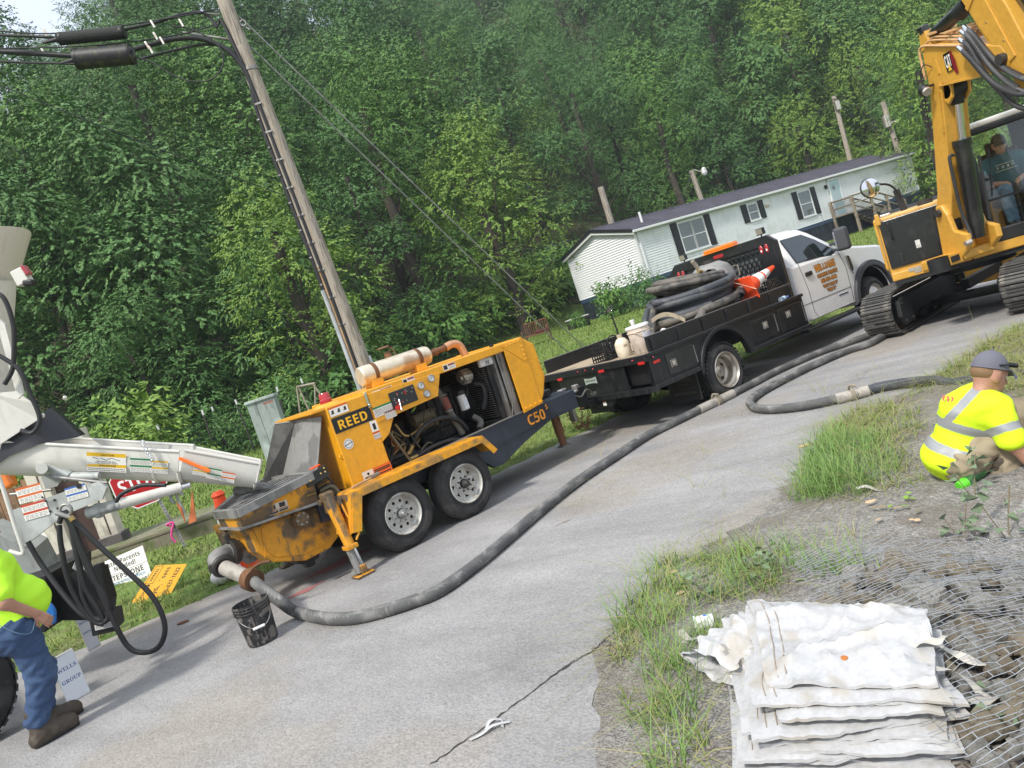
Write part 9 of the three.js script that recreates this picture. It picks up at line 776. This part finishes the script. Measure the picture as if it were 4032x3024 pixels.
{ // pile of folded white bulk bags
  M.bag = matP([0.46, 0.46, 0.465], 0.45, 0, 240, [0.36, 0.31, 0.23], { spots: 0.5, streak: 0.15, specks: 0.1, size: 0.45, lo: 0.52, hi: 0.75 }, { bumpMap: gray(256, (u, v) => 0.5 + 0.25 * Math.sin(u * 400) + 0.25 * Math.sin(v * 400), 0.25), bumpScale: 0.0008 }); M.webbing = mat([0.55, 0.52, 0.46], 0.8, 0, { map: sharedGrey[2], side: THREE.DoubleSide });
  const r = rng(91), c = [[1618, 1290], [1968, 1312], [2052, 1486], [1650, 1500]].map(([x, y]) => atY(x, y, 0.3)), N = 20;
  for (let k = 0; k < N; k++) { const y = 0.03 + k * 0.0145, t = k / (N - 1), q = c.map((p, i) => [p[0] + (r() - 0.5) * 0.13 + (1 - t) * [-0.14, 0.0, -0.06, -0.22][i], p[2] + (r() - 0.5) * 0.13 + (1 - t) * [0.02, 0.06, 0.08, 0.2][i]]), S = 34, top = [], bot = [], ph = r() * 6, f = (a, b) => [lerp(lerp(q[0][0], q[1][0], a), lerp(q[3][0], q[2][0], a), b), lerp(lerp(q[0][1], q[1][1], a), lerp(q[3][1], q[2][1], a), b)]; for (let j = 0; j <= S; j++) { const A = [], B = []; for (let i = 0; i <= S; i++) { const a = i / S, b = j / S, [x, z] = f(a + 0.05 * (wn(b * 3 + ph * 9, k, 3) - 0.5) + 0.006 * (wn(b * 22, k, 5) - 0.5), b + 0.06 * (wn(a * 3 + ph * 7, k, 4) - 0.5) + 0.006 * (wn(a * 22, k, 6) - 0.5)), ed = Math.min(a, b, 1 - a, 1 - b), w = 0.02 * (wn(a * 3 + ph * 0.1, b * 3, 9) - 0.5) + 0.012 * Math.pow(1 - Math.abs(2 * wn(a * 7 + ph, b * 4 + a * 2, k) - 1), 3) - 0.008 * sm(0.07, 0, ed) * wn(a * 25 + b * 25, k, 8) - 0.02 * sm(0.25, 0, ed) * t, fold = k === N - 1 ? 0.022 * Math.sin((a * 0.5 + b) * 7) * sm(0, 0.3, ed) + 0.03 * Math.pow(1 - Math.abs(2 * wn(a * 3.5 + b * 2, b * 3 - a, 77) - 1), 4) + 0.018 * Math.pow(1 - Math.abs(2 * wn(a * 8 - b * 3, b * 7 + a * 2, 78) - 1), 3) + 0.05 * sm(0.05, 0, Math.abs(b - 0.62 + 0.25 * (a - 0.5))) * a : 0; A.push([x, y + 0.008 + w + fold, z]); B.push([x, y - 0.006 + w * 0.8 + fold * 0.8, z]); } top.push(A); bot.push(B); }
    const edge = [...top[0], ...top.slice(1).map((a) => a[S]), ...top[S].slice(0, -1).reverse(), ...top.slice(1, -1).reverse().map((a) => a[0])], edgeB = [...bot[0], ...bot.slice(1).map((a) => a[S]), ...bot[S].slice(0, -1).reverse(), ...bot.slice(1, -1).reverse().map((a) => a[0])];
    const o = thing('bulk_bag', k === N - 1 ? 'white woven bulk bag folded flat on top of the pile, with a rust spot' : 'folded white woven bulk bag within the pile on the grass', 'bag', [0, 0, 0], 0, 'pile of folded white bags'); part(o, 'bag_sheet', M.bag, skin(top.map((a) => a.slice().reverse()), false, 1), skin(bot, false, 1), skin([edge, edgeB], true, 0.9)); for (const kk of [0.1, 0.16]) part(o, 'seam', M.seamTan, tube(Array.from({ length: 14 }, (_, i) => { const b = 0.04 + 0.9 * i / 13, p = top[Math.round(b * S)][Math.round(kk * S)]; return [p[0], p[1] + 0.002, p[2]]; }), 0.002, 30, 4));
    if (k === N - 1) { const p = top[Math.round(0.78 * S)][Math.round(0.5 * S)]; part(o, 'rust_spot', M.rustSpot, sph(0.022, [p[0], p[1] - 0.001, p[2]], [1.1, 0.12, 0.9], 14)); } }
  // gathered spout at the left of the pile
  const sp = thing('bag_spout', 'crumpled gathered spout of a white bag at the end of the pile', 'bag', [0, 0, 0]); { const a = atY(1640, 1360, 0.22), b = atY(1530, 1440, 0.14), rows = []; for (let i = 0; i <= 16; i++) { const k = i / 16, p = mid(a, b, k), row = []; for (let j = 0; j <= 28; j++) { const t = j / 28 * PI * 2, rr = (0.15 - 0.02 * k) * (1 + 0.16 * Math.sin(t * 7 + k * 6) + 0.1 * Math.sin(t * 3 + k * 11)), cr = 1 + 0.14 * Math.sin(k * 22 + t * 2); row.push([p[0] + rr * 0.55 * Math.cos(t) * cr, p[1] + rr * 0.5 * Math.sin(t) * cr, p[2] + rr * 1.0 * Math.cos(t) * cr]); } rows.push(row); } part(sp, 'crumpled_cloth', M.bag, skin(rows, false, 0.8)); }
  const strap = (lab, pts, w, h0 = 0.0) => { const cv = new THREE.CatmullRomCurve3(pts.map(([x, y, Y]) => V(...atY(x, y, Y)))), rows = []; for (let i = 0; i <= 30; i++) { const p = cv.getPointAt(i / 30), t = cv.getTangentAt(i / 30), s = V(0, 1, 0).cross(t).normalize(), tw = 0.5 * Math.sin(i * 0.35 + w * 90); rows.push([[p.x - s.x * w, p.y - tw * w, p.z - s.z * w], [p.x, p.y + 0.003, p.z], [p.x + s.x * w, p.y + tw * w, p.z + s.z * w]]); } return solo('webbing_strap', lab, 'strap', M.webbing, [skin(rows, false, 1)], 'webbing straps on the bank'); };
  strap('short white webbing strap sticking out of the top bag', [[1965, 1395, 0.32], [2010, 1385, 0.32], [2045, 1375, 0.3]], 0.022); strap('white webbing strap lying over the netted stones', [[1990, 1370, 0.26], [2050, 1405, 0.22], [2110, 1430, 0.18], [2168, 1442, 0.14]], 0.018); strap('white webbing strap looping out of the pile and down over the stones', [[2010, 1440, 0.3], [2060, 1450, 0.24], [2110, 1485, 0.18], [2160, 1560, 0.12], [2215, 1640, 0.1]], 0.02); strap('white webbing strap curling along the edge of the bags', [[2030, 1490, 0.26], [2090, 1515, 0.2], [2140, 1510, 0.17], [2170, 1500, 0.16]], 0.018); strap('twisted white webbing strap lying at the foot of the grass clump', [[2040, 1040, 0.04], [1990, 1046, 0.04], [1930, 1055, 0.04], [1870, 1075, 0.03], [1810, 1090, 0.03]], 0.014); strap('loose white strap end tangled in the grass clump', [[1850, 1055, 0.1], [1870, 1050, 0.1], [1900, 1060, 0.06], [1960, 1060, 0.05], [1840, 1095, 0.03]], 0.012); strap('pale strap coiled in the grass beside the spout', [[1530, 1370, 0.08], [1490, 1380, 0.1], [1470, 1360, 0.1], [1485, 1400, 0.04], [1520, 1410, 0.05]], 0.014); strap('frayed strap hanging on the front of the bag pile', [[1690, 1545, 0.2], [1720, 1590, 0.14], [1745, 1600, 0.1], [1760, 1620, 0.06]], 0.014);
  const cp = atY(1500, 1340, 0.1), cup = thing('plastic_cup', 'white plastic cup lying in the grass beside the bags', 'cup', [cp[0], ground(cp[0], cp[2]) + 0.055, cp[2]], -0.2); part(cup, 'cup_body', M.coneWhite, lathe([[0.0, 0.1], [0.04, 0.1], [0.045, 0], [0.042, 0], [0.038, 0.09]], 24, [0, 0, 0], [0, 0, -PI / 2])); part(cup, 'rim', M.coneWhite, tor(0.045, 0.004, [0, 0, 0], [0, PI / 2, 0])); part(cup, 'blue_print', M.blueP, box(0.02, 0.003, 0.015, [0.06, 0.042, 0], null, 0.001));
}
{ const p = atY(1058, 1578, 0.004), t = thing('paper_scrap', 'torn white strip of cloth lying on the road', 'scrap', [p[0], 0.004, p[2]], 0.5); const strip = (pts, w) => skin(Array.from({ length: 16 }, (_, i) => { const k = i / 15, q = new THREE.CatmullRomCurve3(pts.map((a) => V(...a))).getPointAt(k); return [[q.x, q.y, q.z - w], [q.x, q.y + 0.006, q.z], [q.x, q.y, q.z + w]]; }), false, 1); part(t, 'strip', M.bag, strip([[-0.11, 0.004, -0.02], [-0.05, 0.008, 0.0], [0.02, 0.02, 0.01], [0.1, 0.006, 0.04]], 0.012)); part(t, 'strip', M.bag, strip([[-0.02, 0.012, 0.0], [0.03, 0.03, -0.03], [0.08, 0.012, -0.01], [0.05, 0.004, 0.05]], 0.014)); }
{ const p = atY(2082, 1058, 0.06), t = thing('drink_bottle', 'bright green drink bottle tucked under the squatting worker', 'bottle', [p[0], 0.1, p[2]], 0.2); part(t, 'bottle_body', M.greenDk, cyl([0.03, 0, 0], [0.16, 0.03, 0], 0.035, 0.038, 18)); part(t, 'bottle_cap', M.greenCap, cyl([-0.03, -0.01, 0], [0.03, 0, 0], 0.03, 0.036, 18)); }
{ const r = rng(33); for (const [px, py, lab] of [[1740, 962, 'flat tan stone chip on the road edge'], [1215, 1130, 'thin dry twig lying on the road beside the hose'], [395, 1345, 'reddish dirt crumb strip near the mixer hoses']]) { const p = atY(px, py, 0.006); if (/twig/.test(lab)) solo('twig', lab, 'twig', M.weedStem, [tube([[p[0] - 0.07, 0.006, p[2] + 0.02], [p[0], 0.012, p[2]], [p[0] + 0.08, 0.006, p[2] - 0.03]], 0.003, 10, 5), tube([[p[0], 0.012, p[2]], [p[0] + 0.04, 0.01, p[2] + 0.03]], 0.002, 5, 5)]); else solo('dirt_clod', lab, 'clod', /tan/.test(lab) ? M.tanChip : M.rustRed, [sph(0.05, [p[0], 0.008, p[2]], [1.4, 0.3, 0.7], 12)]); } }
{ // cracks and stains on the road
  const strip = (pts, w, y, sd) => { const r = rng(sd), cv = new THREE.CatmullRomCurve3(pts.map(([a, b]) => V(...atY(a, b, y)))), rows = []; for (let i = 0; i <= 60; i++) { const p = cv.getPointAt(i / 60), t = cv.getTangentAt(i / 60), s = V(0, 1, 0).cross(t), j = (r() - 0.5) * w * 3, k = w * (0.3 + r()); rows.push([[p.x + s.x * (j - k), y, p.z + s.z * (j - k)], [p.x + s.x * (j + k), y, p.z + s.z * (j + k)]]); } return skin(rows, false, 1); };
  M.crackDirt = mat([0.045, 0.042, 0.038], 0.95); struct('road_crack', M.crackDirt, [strip([[1392, 1300], [1340, 1350], [1285, 1400], [1200, 1455], [1120, 1515], [1040, 1575], [930, 1650]], 0.006, 0.004, 1)]); struct('road_crack', M.crackDirt, [strip([[1330, 1390], [1250, 1420], [1190, 1462]], 0.004, 0.004, 2)]);
  const blot = (px, py, rx, rz, m, sd) => { const c = atY(px, py, 0.004), v = []; for (let i = 0; i < 40; i++) { const q = [i, i + 1].map((k) => { const a = k / 40 * PI * 2, e = 0.55 + 0.9 * wn(Math.cos(a) * 2 + 9, Math.sin(a) * 2 + 9, sd); return [c[0] + rx * e * Math.cos(a) * 0.82 - rz * e * Math.sin(a) * -0.57, 0.004, c[2] + rx * e * Math.cos(a) * -0.57 + rz * e * Math.sin(a) * 0.82]; }); v.push(...[c[0], 0.004, c[2]], ...q[0], ...q[1]); } return soup(v); };
  M.redStain = mat([0.36, 0.15, 0.15], 0.7); M.wetStain = mat([0.1, 0.097, 0.095], 0.6); struct('hydraulic_stain', M.redStain, [blot(728, 1218, 0.34, 0.13, 0, 3)]); struct('hydraulic_stain', M.redStain, [blot(660, 1275, 0.2, 0.06, 0, 4)]); struct('wet_patch', M.wetStain, [blot(745, 1240, 0.09, 0.04, 0, 5).translate(0, 0.003, 0)]);
}
{ const r = rng(12), cols = [M.tanChip, M.leafGreen, M.weedStem]; for (let i = 0; i < 26; i++) { const p = i < 16 ? atY(1860 + r() * 130, 1075 + r() * 70, 0.04) : atY(1380 + r() * 500, 1190 + r() * 140, 0.05), y = ground(p[0], p[2]) + 0.05, a = r() * 6.28, s = 0.014 + r() * 0.016, q = (u, v, h) => [p[0] + s * (u * Math.cos(a) - v * Math.sin(a)), y + s * h, p[2] + s * (u * Math.sin(a) + v * Math.cos(a))]; solo('fallen_leaf', ['curled tan leaf fallen on the gravel bank', 'fresh green leaf fallen on the gravel bank', 'brown leaf fallen on the gravel bank'][i % 3], 'leaf', cols[i % 3], [plate([q(-1.2, 0, 0.1), q(-0.4, 0.55, 0.3), q(0.5, 0.5, 0.25), q(1.2, 0, 0.05), q(0.5, -0.5, 0), q(-0.4, -0.55, 0)], 0.0015)], 'fallen leaves on the bank'); } }
renderer.render(scene, camera);
